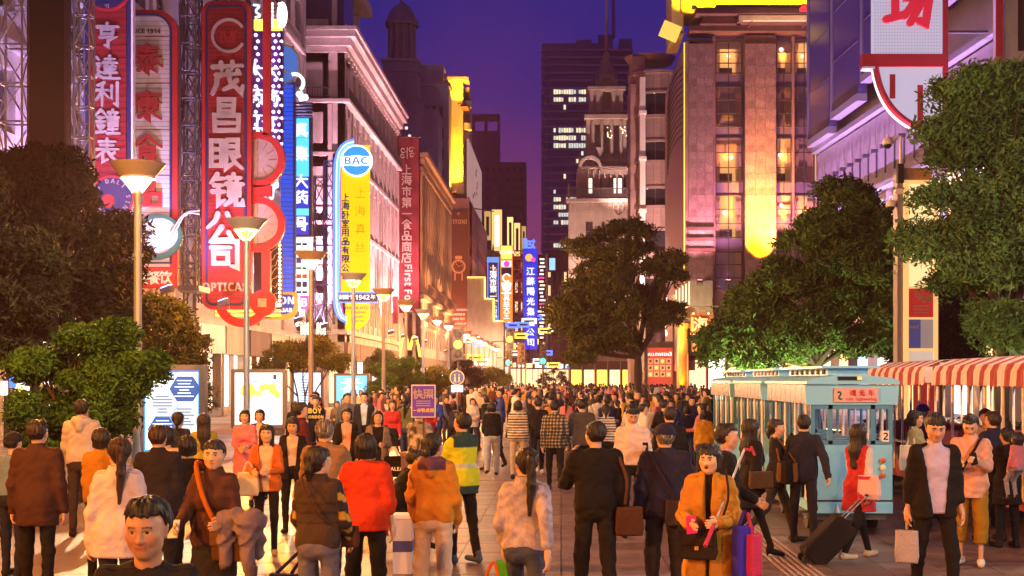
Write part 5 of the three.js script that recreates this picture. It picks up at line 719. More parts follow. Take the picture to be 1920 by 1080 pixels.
// ---------------------------------------------------------------- lilac department store on the right
{
  const a = V(ax(1531, 110), 0, -110), c = V(ax(1960, 66), 0, -66), b = thing('lilac_store_building', 'lilac clad department store with big reflective hoardings and glass fins', 'building'), L = a.distanceTo(c), u = c.clone().sub(a).normalize(), f = face(a.x, 0, a.z, -u.z * 1, u.x * 1);
  // frame x axis runs towards the camera; check the direction of the normal
  const H0 = ay(288, 110), k = new Kit(f), nP = 46;
  mesh('core', new Kit(f).box(0, L, 0, 40, -8, -0.9).geo, M.lilac, b);
  for (let i = 0; i < 30; i++) for (let r = 0; r < 2; r++) { const m = mesh('cladding_panel', boxGeo(L / 30 - 0.03, 2.2, 0.1), M.lilac, b); place(m, f, (i + 0.5) * L / 30, H0 - 1.3 - r * 2.25, -0.05 + 0.006 * hash2(i, r)); }
  mesh('ledge', new Kit(f).box(0, L, H0 - 0.05, H0 + 0.3, -0.5, 0.45).box(0, L, H0 - 5.1, H0 - 4.8, -0.4, 0.35).geo, M.steel, b);
  for (let i = 0; i < 22; i++) { const l = mesh('spot_bracket', new Kit(f).box(i * L / 22 + 0.5, i * L / 22 + 0.56, H0 - 4.2, H0 - 2.6, 0, 0.1).box(i * L / 22 + 0.4, i * L / 22 + 0.66, H0 - 2.6, H0 - 2.35, 0, 0.4).geo, M.steelDark, b); }
  const hb = std([0.12, 0.1, 0.26], { roughness: 0.16, metalness: 0.55 }); // dark glossy hoardings in steps, mirroring the street
  for (const [x0, x1, y0, y1] of [[1.2, 7.4, 0.8, 22], [8.4, 15.2, 1.6, 22], [16.2, 24, 2.6, 22], [25, 36, 3.6, 22]]) { mesh('hoarding', new Kit(f).box(x0, x1, H0 + y0, H0 + y1, 0.3, 0.9).geo, hb, b); mesh('hoarding_edge', new Kit(f).box(x0 - 0.25, x0 - 0.004, H0 + y0 - 0.2, H0 + y1, 0.3, 1.0).box(x0 - 0.2, x1, H0 + y0 - 0.5, H0 + y0 - 0.004, 0.3, 1.0).geo, M.steel, b); for (let j = 1; j < 6; j++) mesh('hoarding_joint', new Kit(f).box(x0, x1, H0 + y0 + j * 3.5, H0 + y0 + j * 3.5 + 0.05, 0.9, 0.93).geo, M.steelDark, b); }
  for (let i = 0; i < 8; i++) mesh('glass_fin', new Kit(f).box(-0.6, 0.1, 12 + i * 4.2, 12.15 + i * 4.2, -1, 0.7).geo, M.steel, b);
  for (let i = 0; i < 12; i++) { const s = windowUnit(b, f, 2.2 + i * 3.7, H0 - 7.4, 2.6, 3.2, 0, { cols: 3, rows: 2, frame: M.steel, pane: i % 3 ? M.litWin : M.litWhite }); }
  for (let i = 0; i < 9; i++) { const s = mesh('shop_front', new Kit(f).box(i * 5, i * 5 + 4.9, 4, 5.6, -0.4, 0.6).box(i * 5, i * 5 + 0.3, 0, 4, -0.4, 0.2).geo, [M.brown, M.lilac][i % 2], b); mesh('lit_window', new Kit(f).box(i * 5 + 0.3, i * 5 + 4.9, 0.2, 4, -0.7, -0.4).geo, [M.shopWhite, M.shopWarm, M.shopBlue][i % 3], s); const p = V(i * 5 + 2.5, 2.4, 0.3).applyMatrix4(f), q = V(i * 5 + 2.5, 1, 8).applyMatrix4(f); area(p, q, 4.4, 3.4, C([0xffe0c0, 0xffa860, 0xc0c8ff][i % 3]), 3.2, 'shop_light'); }
  // the white sign with the red border
  const d = 72, cx = ax(1700, d), g = thing('bordered_sign', 'huge white perforated sign with red border and red character, curved foot', 'sign', [cx, 0, -d]), X = (p) => ax(p, d) - cx, Y = (p) => ay(p, d), wl = M.perf = glow([0.6, 0.58, 0.78], 0.5);
  mesh('white_panel', new Kit().box(X(1637), X(1767), Y(102), Y(-60), -0.5, 0).geo, wl, g); mesh('red_border', new Kit().box(X(1767), X(1777), Y(240), Y(-60), -0.55, 0.12).box(X(1616), X(1770), Y(126), Y(102), -0.55, 0.16).geo, M.redFrame, g);
  mesh('bottom_trim', new Kit().box(X(1616), X(1640), Y(130), Y(126), -0.5, 0.2).geo, M.white, g);
  const fs = new THREE.Shape(); fs.moveTo(X(1641), Y(126)); fs.lineTo(X(1767), Y(126)); fs.lineTo(X(1767), Y(252)); fs.quadraticCurveTo(X(1655), Y(235), X(1641), Y(126)); mesh('foot_panel', solid(fs, -0.5, 0.5), wl, g);
  const arc = [], arc2 = []; for (let i = 0; i <= 14; i++) { const t = i / 14, qx = (1 - t) ** 2 * 1641 + 2 * t * (1 - t) * 1655 + t * t * 1767, qy = (1 - t) ** 2 * 126 + 2 * t * (1 - t) * 235 + t * t * 252; arc.push(V(X(qx), Y(qy), 0.05)); arc2.push(V(X(qx + 20) + 0.2, Y(qy - 6) + 0.2, 0.05)); } mesh('foot_border', new Kit().tube(arc, 0.18, 6, 30).geo, M.redFrame, g); mesh('foot_trim', new Kit().tube(arc.map((v) => v.clone().add(V(-0.16, -0.16, 0))), 0.07, 5, 30).geo, M.neonWhite, g);
  mesh('inner_stroke', new Kit().box(X(1668), X(1678), Y(185), Y(140), 0, 0.1).box(X(1720), X(1730), Y(240), Y(160), 0, 0.1).geo, M.redFrame, g);
  mesh('character', glyph('场', 2.6, 0.075, 0.2, false, 0.95), glow([0.75, 0.02, 0.05], 0.45), g).position.set(X(1703), Y(5), 0.02);
  const dk = new Kit(); for (let i = 0; i < 24; i++) for (let j = 0; j < 18; j++) dk.box(X(1641 + i * 5.25) - 0.02, X(1641 + i * 5.25) + 0.02, Y(98 - j * 6.2) - 0.02, Y(98 - j * 6.2) + 0.02, 0, 0.015); dk.build('perforation', std([0.2, 0.2, 0.35]), g, 'stuff');
  mesh('arm', new Kit().box(X(1777), 6.5, Y(60), Y(56), -0.4, -0.1).box(X(1777), 6.5, Y(200), Y(196), -0.4, -0.1).geo, M.steelDark, g);
  area(V(cx, Y(40), -d + 0.6), V(cx - 3, Y(60), -d + 10), 3.4, 4, C(0xc8b8ff), 3);
  // pale corner block at the frame edge
  const e = thing('edge_building', 'pale building with close upright window slots at the edge of the store', 'building', [0, 0, 0]), ef = face(ax(1884, 62), 0, -62, -0.2, 1), ek = new Kit(ef); pierced(ek, 0, 9, 5, 34, [0, 1, 2, 3].map((i) => ({ y0: 12 + i * 4.4, y1: 15 + i * 4.4, xs: bays(0.4, 9, 12, 0.42) })), 0.5); ek.box(0, 9, 0, 34, -5, -0.8); ek.build('wall', M.plaster, e); mesh('slot_glass', new Kit(ef).box(0.1, 9, 11, 30, -0.7, -0.6).geo, M.brown, e); mesh('red_edge', new Kit(ef).box(-0.4, -0.1, 10, 34, -0.5, 0.2).geo, M.redFrame, e);
}

// ---------------------------------------------------------------- street lamps: a row along the left of the mall, running on past the camera
{
  M.lampWhite = glow([1, 0.92, 0.82], 12); M.lampYellow = glow([1, 0.4, 0.03], 5); M.lampDish = std([0.3, 0.25, 0.22], { roughness: 0.55 }); M.lampFrame = std([0.8, 0.78, 0.74], { roughness: 0.5 }); M.lampPole = std([0.42, 0.41, 0.4], { roughness: 0.45, metalness: 0.3 });
  const H = 6.5;
  const pole = new Kit().lathe(0, 0, [[0.2, 0], [0.2, 0.35], [0.13, 0.4], [0.095, 0.9], [0.085, 3.2], [0.075, H - 0.62], [0.075, H - 0.6]], 12).geo;
  const collar = new Kit().cyl(0, 4.6, 4.66, 0, 0.11, 0.11, 12).cyl(0, 2.6, 2.65, 0, 0.11, 0.11, 12).geo;
  const dish = new Kit().lathe(0, 0, [[0.3, H - 0.32], [0.36, H - 0.26], [0.55, H - 0.03], [0.56, H], [0.53, H], [0.33, H - 0.24], [0, H - 0.26]], 24).geo;
  const fk = new Kit(); for (let i = 0; i < 6; i++) { const a = i * Math.PI / 3; fk.bar(V(Math.cos(a) * 0.085, H - 0.6, Math.sin(a) * 0.085), V(Math.cos(a) * 0.33, H - 0.3, Math.sin(a) * 0.33), 0.022, 5); } fk.add(new THREE.TorusGeometry(0.33, 0.026, 6, 24).rotateX(Math.PI / 2).translate(0, H - 0.3, 0)).cyl(0, H - 0.62, H - 0.57, 0, 0.1, 0.1, 12); const frame = fk.geo;
  const bulb = new THREE.SphereGeometry(0.15, 12, 8).scale(1, 0.75, 1).translate(0, H - 0.42, 0);
  const yellow = [0, 1, 0, 1, 1, 0, 1, 0, 0, 1, 0, 1, 0, 0, 1, 0, 0, 1];
  for (let n = -8; n < 17; n++) { // n under -4: the twin row on the right, beside the trains, beyond the frame
    const right = n < -4, y = right ? 0 : n < 0 ? 1 : yellow[n], g = thing('street_lamp', right ? 'white lit street lamp standing alone beyond the striped train' : y ? 'street lamp with flared dish and amber light on a slim pole' : 'street lamp with flared dish and white light on a slim pole', 'street lamp', right ? [9.7, 0, -(19.5 + (n + 5) * 10)] : [-8.6, 0, -(28.9 + n * 10)], 0, right ? 'white lamps beyond the striped train' : y ? 'amber lamps in the row' : 'white lamps in the row');
    mesh('pole', pole, M.lampPole, g); mesh('collar', collar, M.lampPole, g); const d = mesh('lamp_dish', dish, M.lampDish, g); mesh('lamp_frame', frame, M.lampFrame, d); mesh('bulb_light', bulb, y ? M.lampYellow : M.lampWhite, d);
    point(g, V(0, H - 0.42, 0), y ? C(0xff9a30) : right ? C(0xffe0c0) : C(0xffd09a), right ? 190 : y ? 520 : 430, 6); // the dish sends the light down
  }
}
// ---------------------------------------------------------------- lit advertisement boxes on the left
{
  const mk = (px0, px1, top, d, face_, label, fn) => {
    const cx = ax((px0 + px1) / 2, d), g = thing('light_box', label, 'light box', [cx, 0, -d]), w = ax(px1, d) - ax(px0, d), H = ay(top, d);
    mesh('frame', solid(frameShape(-w / 2, w / 2, 0.25, H, 0.04, 0.14), -0.3, 0.3), M.lightBoxFrame ??= std([0.12, 0.1, 0.1], { roughness: 0.4, metalness: 0.4 }), g); mesh('foot', new Kit().box(-w / 2 + 0.1, w / 2 - 0.1, 0, 0.25, -0.25, -0.05).geo, M.stoneDark, g); mesh('back', new Kit().box(-w / 2 + 0.1, w / 2 - 0.1, 0.3, H - 0.1, -0.28, -0.22).geo, M.steelDark, g);
    mesh('lit_face', new Kit().box(-w / 2 + 0.14, w / 2 - 0.14, 0.39, H - 0.14, -0.2, -0.06).geo, face_, g); fn?.(g, w, H);
    area(V(cx, (H + 0.3) / 2, -d + 0.03), V(cx, (H + 0.3) / 2, -d + 5), w - 0.3, H - 0.7, C(0xdfeaff), 2.2);
  };
  const hex = (x, y, r) => solid(new THREE.Shape(Array.from({ length: 6 }, (_, i) => new THREE.Vector2(x + Math.cos(i * Math.PI / 3) * r, y + Math.sin(i * Math.PI / 3) * r * 0.92))), -0.055, 0.012);
  const cool = glow([0.72, 0.9, 1], 1.35), warm = glow([1, 0.96, 0.88], 1.5), sky_ = glow([0.12, 0.5, 0.9], 1.15), blueInk = glow([0.0, 0.1, 0.45], 0.55), greyInk = glow([0.45, 0.6, 0.72], 0.75);
  mk(258, 384, 684, 34, cool, 'white lit box with blue and grey hexagons of small print', (g, w, H) => {
    for (const [x, y, m] of [[0.32, 1.88, blueInk], [-0.2, 1.5, greyInk], [0.32, 1.2, greyInk], [-0.2, 0.92, blueInk]]) { const h = mesh('printed_hexagon', hex(x, y, 0.38), m, g); for (let i = 0; i < 6; i++) mesh('print_line', boxGeo(0.2 + hash2(i, x * 10) * 0.28, 0.02, 0.004), m === blueInk ? cool : blueInk, h).position.set(x - 0.02, y + 0.2 - i * 0.075, -0.038); }
    for (const [ch, x, y] of [['海', -0.22, 2.32], ['年', -0.06, 2.34], ['上', 0.12, 2.33], ['成', -0.16, 2.18], ['照', 0.0, 2.15]]) mesh('character', glyph(ch, 0.13, 0.05, 0.006), blueInk, g).position.set(x, y, -0.055);
    mesh('edge_glow_tube', solid(frameShape(-w / 2 + 0.14, w / 2 - 0.14, 0.39, H - 0.14, 0.02, 0.035), -0.055, 0.01), glow([0.02, 0.25, 1], 1.2), g);
  });
  mk(433, 536, 692, 54, warm, 'white lit box with a yellow blossom picture and a pale dish', (g, w, H) => { for (let i = 0; i < 26; i++) mesh('printed_blossom', new THREE.CircleGeometry(0.1 + hash2(i, 1) * 0.1, 6), glow([0.9, 0.7 + hash2(i, 2) * 0.2, 0.1], 1), g).position.set(-0.6 + hash2(i, 4) * 1.35, 1.5 + hash2(i, 6) * 0.34, -0.05 + i * 0.0004); mesh('printed_dish', solid(ringShape(0, 0.9, 0.62, 0.5, 0.3, 2.8), -0.05, 0.01), greyInk, g); mesh('printed_bird', new Kit().box(-0.25, 0.0, 2.02, 2.06, -0.05, -0.04).box(0.55, 0.68, 2.1, 2.3, -0.05, -0.04).geo, M.stoneDark, g); });
  mk(546, 606, 694, 76, glow([0.5, 0.75, 1], 1.3), 'pale blue lit box half hidden by a low tree', (g, w) => { for (let i = 0; i < 9; i++) mesh('print_line', boxGeo(0.5, 0.04, 0.01), blueInk, g).position.set(-0.1, 2.1 - i * 0.14, -0.05); });
  mk(626, 692, 700, 90, sky_, 'bright blue lit box with white lettering', (g, w) => { for (let i = 0; i < 12; i++) mesh('print_line', boxGeo(0.5 + hash2(i, 3) * 0.9, 0.06, 0.01), cool, g).position.set(0, 2.15 - i * 0.13, -0.05); });
  mk(694, 733, 702, 96, glow([0.9, 0.95, 1], 1.4), 'narrow white lit box next to the bright blue box', (g) => { for (let i = 0; i < 6; i++) mesh('print_line', boxGeo(0.3 + hash2(i, 8) * 0.3, 0.05, 0.01), greyInk, g).position.set(0, 2.0 - i * 0.2, -0.05); });
  mk(776, 810, 702, 112, glow([0.9, 0.95, 1], 1.4), 'small far white lit box behind the photo stand', (g) => { for (let i = 0; i < 5; i++) mesh('print_line', boxGeo(0.5, 0.06, 0.01), greyInk, g).position.set(0, 2.0 - i * 0.25, -0.05); });
  // glowing shop entrances seen between trees at the left edge
  for (let i = 0; i < 5; i++) { const px = 8 + i * 16, d = 44 - i * 0.4, g = thing('kiosk_sign', 'small ' + ['white', 'blue', 'amber', 'white', 'blue'][i] + ' lit kiosk board between the trees at the kerb', 'sign', [ax(px, d), 0, -d], 0, ['white', 'blue', 'amber', 'white', 'blue'][i] + ' kiosk boards'); mesh('lit_panel', boxGeo(0.2, 0.3 + 0.25 * hash2(i, 3), 0.06), [M.shopWhite, M.neonBlue, M.tubeYellow, M.shopWhite, M.shopBlue][i], g).position.y = 1.1 + 1.2 * hash2(i, 7); mesh('post', new Kit().cyl(0, 0, 1.4 + 1.2 * hash2(i, 7), -0.06, 0.04).geo, M.steelDark, g); }
  { const g = thing('signal_light', 'green pedestrian signal on a thin grey pole by the conifer', 'traffic light', [ax(78, 27.5), 0, -27.5]); mesh('pole', new Kit().cyl(0, 0, 2.3, 0, 0.05).geo, M.steel, g); mesh('housing', boxGeo(0.22, 0.5, 0.2), M.steelDark, g).position.y = 2.5; mesh('green_signal', new THREE.SphereGeometry(0.085, 12, 8), glow([0.02, 1, 0.25], 7), g).position.set(0, 2.6, 0.1); point(g, V(0, 2.6, 0.3), C(0x10ff60), 2.2, 3); }
}
// ---------------------------------------------------------------- trees
const leafGeo = (n, spread, size, sd) => { const keep = seed; seed = sd; const out = [], nm = []; for (let i = 0; i < n; i++) { const c = V(rr(-1, 1), rr(-1, 1), rr(-1, 1)); if (c.length() > 1) c.normalize(); c.multiplyScalar(spread); const q = new THREE.Quaternion().setFromEuler(new THREE.Euler(rr(-0.9, 0.9), rr(0, 6.3), rr(-0.9, 0.9))), s = size * rr(0.7, 1.25); const P = [V(0, 0, -s), V(s * 0.34, s * 0.1, 0), V(0, -s * 0.12, s), V(-s * 0.34, s * 0.1, 0), V(0, 0, 0)].map((v) => v.applyQuaternion(q).add(c)); for (const [a, b, d] of [[0, 4, 1], [1, 4, 2], [2, 4, 3], [3, 4, 0]]) { out.push(...P[a].toArray(), ...P[b].toArray(), ...P[d].toArray()); } } seed = keep; const g = new THREE.BufferGeometry(); g.setAttribute('position', new THREE.BufferAttribute(new Float32Array(out), 3)); g.computeVertexNormals(); return g; };
const LEAF = leafGeo(14, 0.17, 0.066, 5), LEAFBIG = leafGeo(13, 0.2, 0.088, 9), NEEDLE = leafGeo(14, 0.12, 0.06, 11);
const leafMat = new THREE.MeshPhysicalMaterial({ color: lin(1, 1, 1), roughness: 0.7, specularIntensity: 0.15, side: THREE.DoubleSide });
function tree(name, label, x, d, lobes, o = {}) {
  const { trunkTop = 3, r = 0.16, n = 2600, leaf = LEAF, color = [0.05, 0.075, 0.02], lean = 0, hollow = 0.62, group, stems = 1, category = 'tree' } = o;
  const g = thing(name, label, category, [x, 0, -d], 0, group), k = new Kit();
  for (let s = 0; s < stems; s++) { // tapered trunk, limbs to every lobe, twigs
    const ox = stems > 1 ? (s - (stems - 1) / 2) * 0.35 : 0, top = V(lean + ox, trunkTop, 0);
    const taper = (pts, r0, r1) => { const c = new THREE.CatmullRomCurve3(pts), tg = new THREE.TubeGeometry(c, 10, 1, 7), p = tg.attributes.position; const N = 11; for (let i = 0; i < p.count; i++) { const ring = Math.floor(i / 8), t = ring / (N - 1), ctr = c.getPointAt(Math.min(1, t)), rad = (r0 + (r1 - r0) * t) * (1 + 0.12 * Math.sin(i * 1.7)); const v = V(p.getX(i), p.getY(i), p.getZ(i)).sub(ctr).multiplyScalar(rad).add(ctr); p.setXYZ(i, v.x, v.y, v.z); } tg.computeVertexNormals(); k.add(tg); };
    taper([V(ox, 0, 0), V(ox + lean * 0.2 + rr(-0.06, 0.06), trunkTop * 0.4, rr(-0.05, 0.05)), top], r / Math.sqrt(stems), r * 0.62 / Math.sqrt(stems));
    lobes.forEach(([lx, ly, lz, a, b2], i) => { if (i % stems !== s) return; const e = V(lx, ly + b2 * 0.2, lz), m = top.clone().lerp(e, 0.5).add(V(rr(-0.15, 0.15), -0.1, rr(-0.15, 0.15))); taper([top.clone().add(V(0, -0.1, 0)), m, e], r * 0.5, r * 0.16); for (let j = 0; j < 4; j++) { const t = V(lx + rr(-0.8, 0.8) * a, ly + rr(-0.2, 0.8) * b2, lz + rr(-0.7, 0.7) * a); taper([m, m.clone().lerp(t, 0.5).add(V(0, 0.12, 0)), t], r * 0.18, r * 0.05); } });
  }
  k.build('trunk', M.bark, g);
  // clumps of foliage spread unevenly over the lobes, gaps between them
  const { clump = 0.58, clumps = 7.5 } = o, list = [], mats = [], cols = [];
  for (const [lx, ly, lz, a, b2, c2 = a] of lobes) { const m = Math.max(3, Math.round(clumps * a * b2)); for (let i = 0, tries = 0; i < m && tries < 200; tries++) {
    const u = rr(-1, 1), ph = rr(0, Math.PI * 2), q = Math.sqrt(1 - u * u), f = Math.pow(rnd(), 0.5) * (1 - hollow) + hollow, sh = (e) => Math.max(e * 0.3, e - clump * 0.5), p = V(lx + Math.cos(ph) * q * f * sh(a), ly + u * f * sh(b2), lz + Math.sin(ph) * q * f * sh(c2)), rad = clump * rr(0.55, 1.25);
    if (p.y < 0.3 || list.some((e) => e.p.distanceTo(p) < (e.rad + rad) * 0.42)) continue; i++; list.push({ p, rad, tone: rr(0.7, 1.25) }); } }
  const area2 = list.reduce((s, e) => s + e.rad * e.rad, 0);
  for (const { p: c, rad, tone } of list) { const m = Math.round(n * rad * rad / area2), fx = rr(0.95, 1.25), fy = rr(0.6, 0.85); for (let i = 0; i < m; i++) {
    const u = Math.max(rr(-1, 1), rr(-1, 1) - 0.1), ph = rr(0, Math.PI * 2), q = Math.sqrt(Math.max(0, 1 - u * u)), f = Math.pow(rnd(), 0.45) * (0.75 + 0.45 * vn(ph * 1.3 + c.x * 5 + 50, u * 2 + c.y * 5 + 50, 997));
    const p = V(c.x + Math.cos(ph) * q * f * rad * fx, c.y + u * f * rad * fy - 0.25 * f * f * rad, c.z + Math.sin(ph) * q * f * rad); if (p.y < 0.15) continue;
    const s = rr(0.7, 1.25); mats.push(new THREE.Matrix4().compose(p, new THREE.Quaternion().setFromEuler(new THREE.Euler(rr(0, 6.3), rr(0, 6.3), rr(0, 6.3))), V(s, s, s))); const t = rr(0.7, 1.3) * tone, y = rr(0.85, 1.2); cols.push(lin(color[0] * t * y, color[1] * t, color[2] * t)); } }
  const im = new THREE.InstancedMesh(leaf, leafMat, mats.length); mats.forEach((m, i) => { im.setMatrixAt(i, m); im.setColorAt(i, cols[i]); }); im.name = 'crown'; im.castShadow = im.receiveShadow = true; im.userData.kind = 'stuff'; g.add(im);
  return g;
}
const DK = [0.008, 0.01, 0.005], GR = [0.06, 0.115, 0.03], OL = [0.075, 0.08, 0.018];
// left of the mall
tree('broadleaf_tree', 'big dark broadleaf tree in front of the red and white signs', ax(70, 38), 38, [[-1.0, 6.2, 0, 1.9, 1.5], [1.0, 5.6, 0.3, 1.5, 1.4], [-0.2, 7.4, -0.2, 1.5, 1.2], [1.7, 4.4, 0.2, 1.2, 1.2], [-1.8, 4.2, 0.5, 1.5, 1.3], [0.2, 4.0, 0.9, 1.6, 1.1], [2.0, 5.9, -0.5, 0.9, 0.9], [-3.2, 5.5, 0, 1.5, 1.7], [0.8, 7.0, 0.4, 1.1, 0.9]], { trunkTop: 3.2, r: 0.22, n: 7600, leaf: LEAFBIG, color: DK, hollow: 0.5 });
tree('broadleaf_tree', 'dark broadleaf tree standing lower beside the big dark tree', ax(-40, 33), 33, [[0, 4.6, 0, 1.9, 1.6], [0.8, 3.2, 0.3, 1.5, 1.0], [-0.6, 6, 0, 1.4, 1.2]], { trunkTop: 2.6, n: 2600, leaf: LEAFBIG, color: DK });
tree('conifer_shrub', 'bright green layered conifer beside the hexagon light box', ax(158, 24.5), 24.5, [[-0.8, 2.3, 0, 0.5, 0.4], [-0.1, 2.7, 0, 0.62, 0.42], [0.6, 2.85, 0.1, 0.5, 0.36], [0.95, 2.35, 0.1, 0.5, 0.4], [0.25, 2.15, 0.3, 0.8, 0.45], [-0.55, 1.6, 0.3, 0.75, 0.42], [0.35, 1.5, 0.35, 0.75, 0.42], [-0.2, 0.95, 0.4, 0.9, 0.4], [-0.9, 1.1, 0, 0.5, 0.35], [0.75, 1.85, 0.2, 0.5, 0.35]], { trunkTop: 1.2, r: 0.09, n: 5200, leaf: NEEDLE, color: [0.03, 0.085, 0.02], hollow: 0.3, clump: 0.24, clumps: 30 });
tree('clipped_shrub', 'tall round clipped shrub behind the bright green conifer', ax(285, 41), 41, [[0, 2.6, 0, 1.55, 2.05], [0.3, 1.6, 0.2, 1.4, 1.4]], { trunkTop: 1.2, n: 4600, leaf: LEAF, color: [0.03, 0.035, 0.012], hollow: 0.85, clump: 0.4, clumps: 34, category: 'shrub' });
tree('small_tree', 'airy lamp lit little tree between the white light boxes', ax(572, 68), 68, [[-1.0, 3.35, 0, 1.1, 0.6], [0.6, 3.7, 0, 1.1, 0.65], [1.4, 2.9, 0.2, 0.9, 0.5], [-1.7, 2.7, 0, 0.8, 0.45], [0.0, 3.0, 0.3, 1.2, 0.6]], { trunkTop: 1.4, r: 0.09, n: 1700, color: OL, stems: 3, hollow: 0.2, clump: 0.4, clumps: 20 });
tree('clipped_shrub', 'round clipped shrub behind the spreading pine', ax(718, 112), 112, [[0, 2.2, 0, 1.7, 2.2]], { trunkTop: 1, n: 2600, color: [0.05, 0.055, 0.018], hollow: 0.86, clump: 0.5, clumps: 26, leaf: LEAFBIG, category: 'shrub' });
tree('spreading_pine', 'spreading little pine by the narrow white light box', ax(747, 78), 78, [[-0.9, 2.6, 0, 0.9, 0.5], [0.5, 2.9, 0, 0.9, 0.5], [1.0, 2.1, 0, 0.8, 0.5], [-0.2, 2.0, 0.2, 1.2, 0.6], [-1.1, 1.6, 0.2, 0.8, 0.5]], { trunkTop: 1.2, r: 0.08, n: 1700, color: GR, leaf: NEEDLE, hollow: 0.3, clump: 0.4, clumps: 22 });
tree('weeping_shrub', 'drooping olive shrub by the blue pedestrian sign', ax(822, 92), 92, [[0, 2.3, 0, 1.3, 0.9], [0.6, 1.7, 0.2, 0.9, 0.8], [-0.6, 1.6, 0.1, 0.8, 0.8]], { trunkTop: 1, n: 1500, color: OL, category: 'shrub' });
tree('clipped_shrub', 'dark round shrub under the amber traffic light', ax(868, 128), 128, [[0, 2.2, 0, 1.6, 1.9]], { trunkTop: 1, n: 1200, color: DK, hollow: 0.8, leaf: LEAFBIG, category: 'shrub' });
tree('small_tree', 'amber lit little tree by the far crossing', ax(922, 138), 138, [[0, 2.6, 0, 1.6, 0.9], [1.2, 2.0, 0, 1.2, 0.7], [-1.2, 2.2, 0, 1.2, 0.8]], { trunkTop: 1.2, n: 1200, color: OL, hollow: 0.3, leaf: LEAFBIG });
tree('clipped_shrub', 'low round clipped shrub in front of the far shop signs', ax(1040, 190), 190, [[0, 1.9, 0, 2.4, 1.9]], { trunkTop: 1, n: 700, color: DK, hollow: 0.85, leaf: LEAFBIG, category: 'shrub' });
// right of the mall
tree('camphor_tree', 'dark camphor tree with a leaning double trunk before the poster', ax(1196, 70), 70, [[-2.3, 8.0, 0, 1.5, 1.3], [-0.6, 9.0, 0, 1.8, 1.2], [1.2, 8.0, 0.2, 1.3, 1.0], [-2.6, 6.1, 0.4, 1.6, 1.3], [-1.2, 7.0, 0.6, 1.6, 1.2], [-2.2, 4.4, 0.3, 1.5, 1.1], [-0.9, 4.2, 0.5, 1.2, 0.9], [1.3, 5.3, 0.1, 1.2, 0.9], [-3.4, 5.4, 0, 1.3, 1.2], [0.6, 6.4, -0.4, 1.0, 0.8], [-1.0, 5.6, 0.7, 1.5, 1.0], [1.7, 7.2, 0, 0.8, 0.7], [-2.9, 3.4, 0.2, 1.0, 0.7]], { trunkTop: 3.3, r: 0.26, n: 6400, leaf: LEAFBIG, color: [0.06, 0.075, 0.025], hollow: 0.45 });
tree('camphor_tree', 'broad green camphor tree behind the blue tourist train', ax(1530, 45), 45, [[1.1, 7.5, 0, 1.4, 1.1], [0.1, 6.6, 0.3, 1.4, 1.1], [2.0, 6.5, 0.2, 1.1, 1.2], [-1.0, 5.2, 0.4, 1.3, 1.1], [0.8, 5.3, 0.9, 1.6, 1.2], [2.1, 5.0, 0.5, 1.1, 1.2], [-2.2, 4.2, 0.5, 1.2, 0.9], [-0.8, 3.6, 0.9, 1.4, 1.0], [0.9, 3.7, 0.8, 1.4, 1.0], [2.2, 3.7, 0, 0.9, 1.0], [-1.9, 2.9, 0.4, 1.1, 0.7], [-3.0, 3.3, 0.2, 1.0, 0.9]], { trunkTop: 2.6, r: 0.2, n: 8200, leaf: LEAFBIG, color: GR, hollow: 0.5 });
tree('camphor_tree', 'green camphor tree with drooping leaf sprays over the striped train', ax(1880, 30), 30, [[0, 8.0, 0, 1.5, 1.1], [-0.9, 7.2, 0.2, 1.0, 0.9], [1.2, 7.3, 0, 1.2, 1.0], [-0.8, 5.7, 0.5, 1.1, 0.8], [0.6, 6.1, 0.7, 1.2, 0.9], [-0.7, 4.4, 0.6, 1.2, 0.8], [0.6, 4.7, 0.9, 1.2, 0.9], [-0.2, 3.2, 0.8, 1.2, 0.7], [1.2, 3.4, 0.5, 1.2, 0.8], [1.6, 5.4, 0.2, 1.1, 0.9], [-1.5, 5.0, 0.1, 0.7, 0.6]], { trunkTop: 2.9, r: 0.2, n: 8200, leaf: LEAF, color: [0.055, 0.11, 0.03], hollow: 0.42 });
tree('camphor_tree', 'small camphor tree filling the gap behind the advertising pillar', ax(1765, 52), 52, [[0, 4.8, 0, 1.7, 1.3], [-0.6, 3.3, 0.3, 1.5, 1.1], [0.9, 3.2, 0.3, 1.4, 1.1], [0.3, 6.0, 0, 1.3, 1.0]], { trunkTop: 2.4, r: 0.16, n: 2600, leaf: LEAFBIG, color: DK });
{ const g = thing('hedge', 'clipped low hedge behind the striped train', 'hedge', [9.2, 0, -30]); const mats = []; for (let i = 0; i < 2600; i++) { const s = rr(0.7, 1.1); mats.push(new THREE.Matrix4().compose(V(rr(-2.6, 8), rr(0.05, 1.15), rr(-0.35, 0.35) * 1.2), new THREE.Quaternion().setFromEuler(new THREE.Euler(rr(0, 6.3), rr(0, 6.3), 0)), V(s, s, s))); } const im = new THREE.InstancedMesh(LEAF, leafMat, mats.length); mats.forEach((m, i) => { im.setMatrixAt(i, m); const t = rr(0.7, 1.3); im.setColorAt(i, lin(0.03 * t, 0.05 * t, 0.015 * t)); }); im.name = 'foliage'; im.userData.kind = 'stuff'; g.add(im); mesh('stems', new Kit().box(-2.6, 8, 0, 0.9, -0.25, 0.25).geo, M.bark, g); }
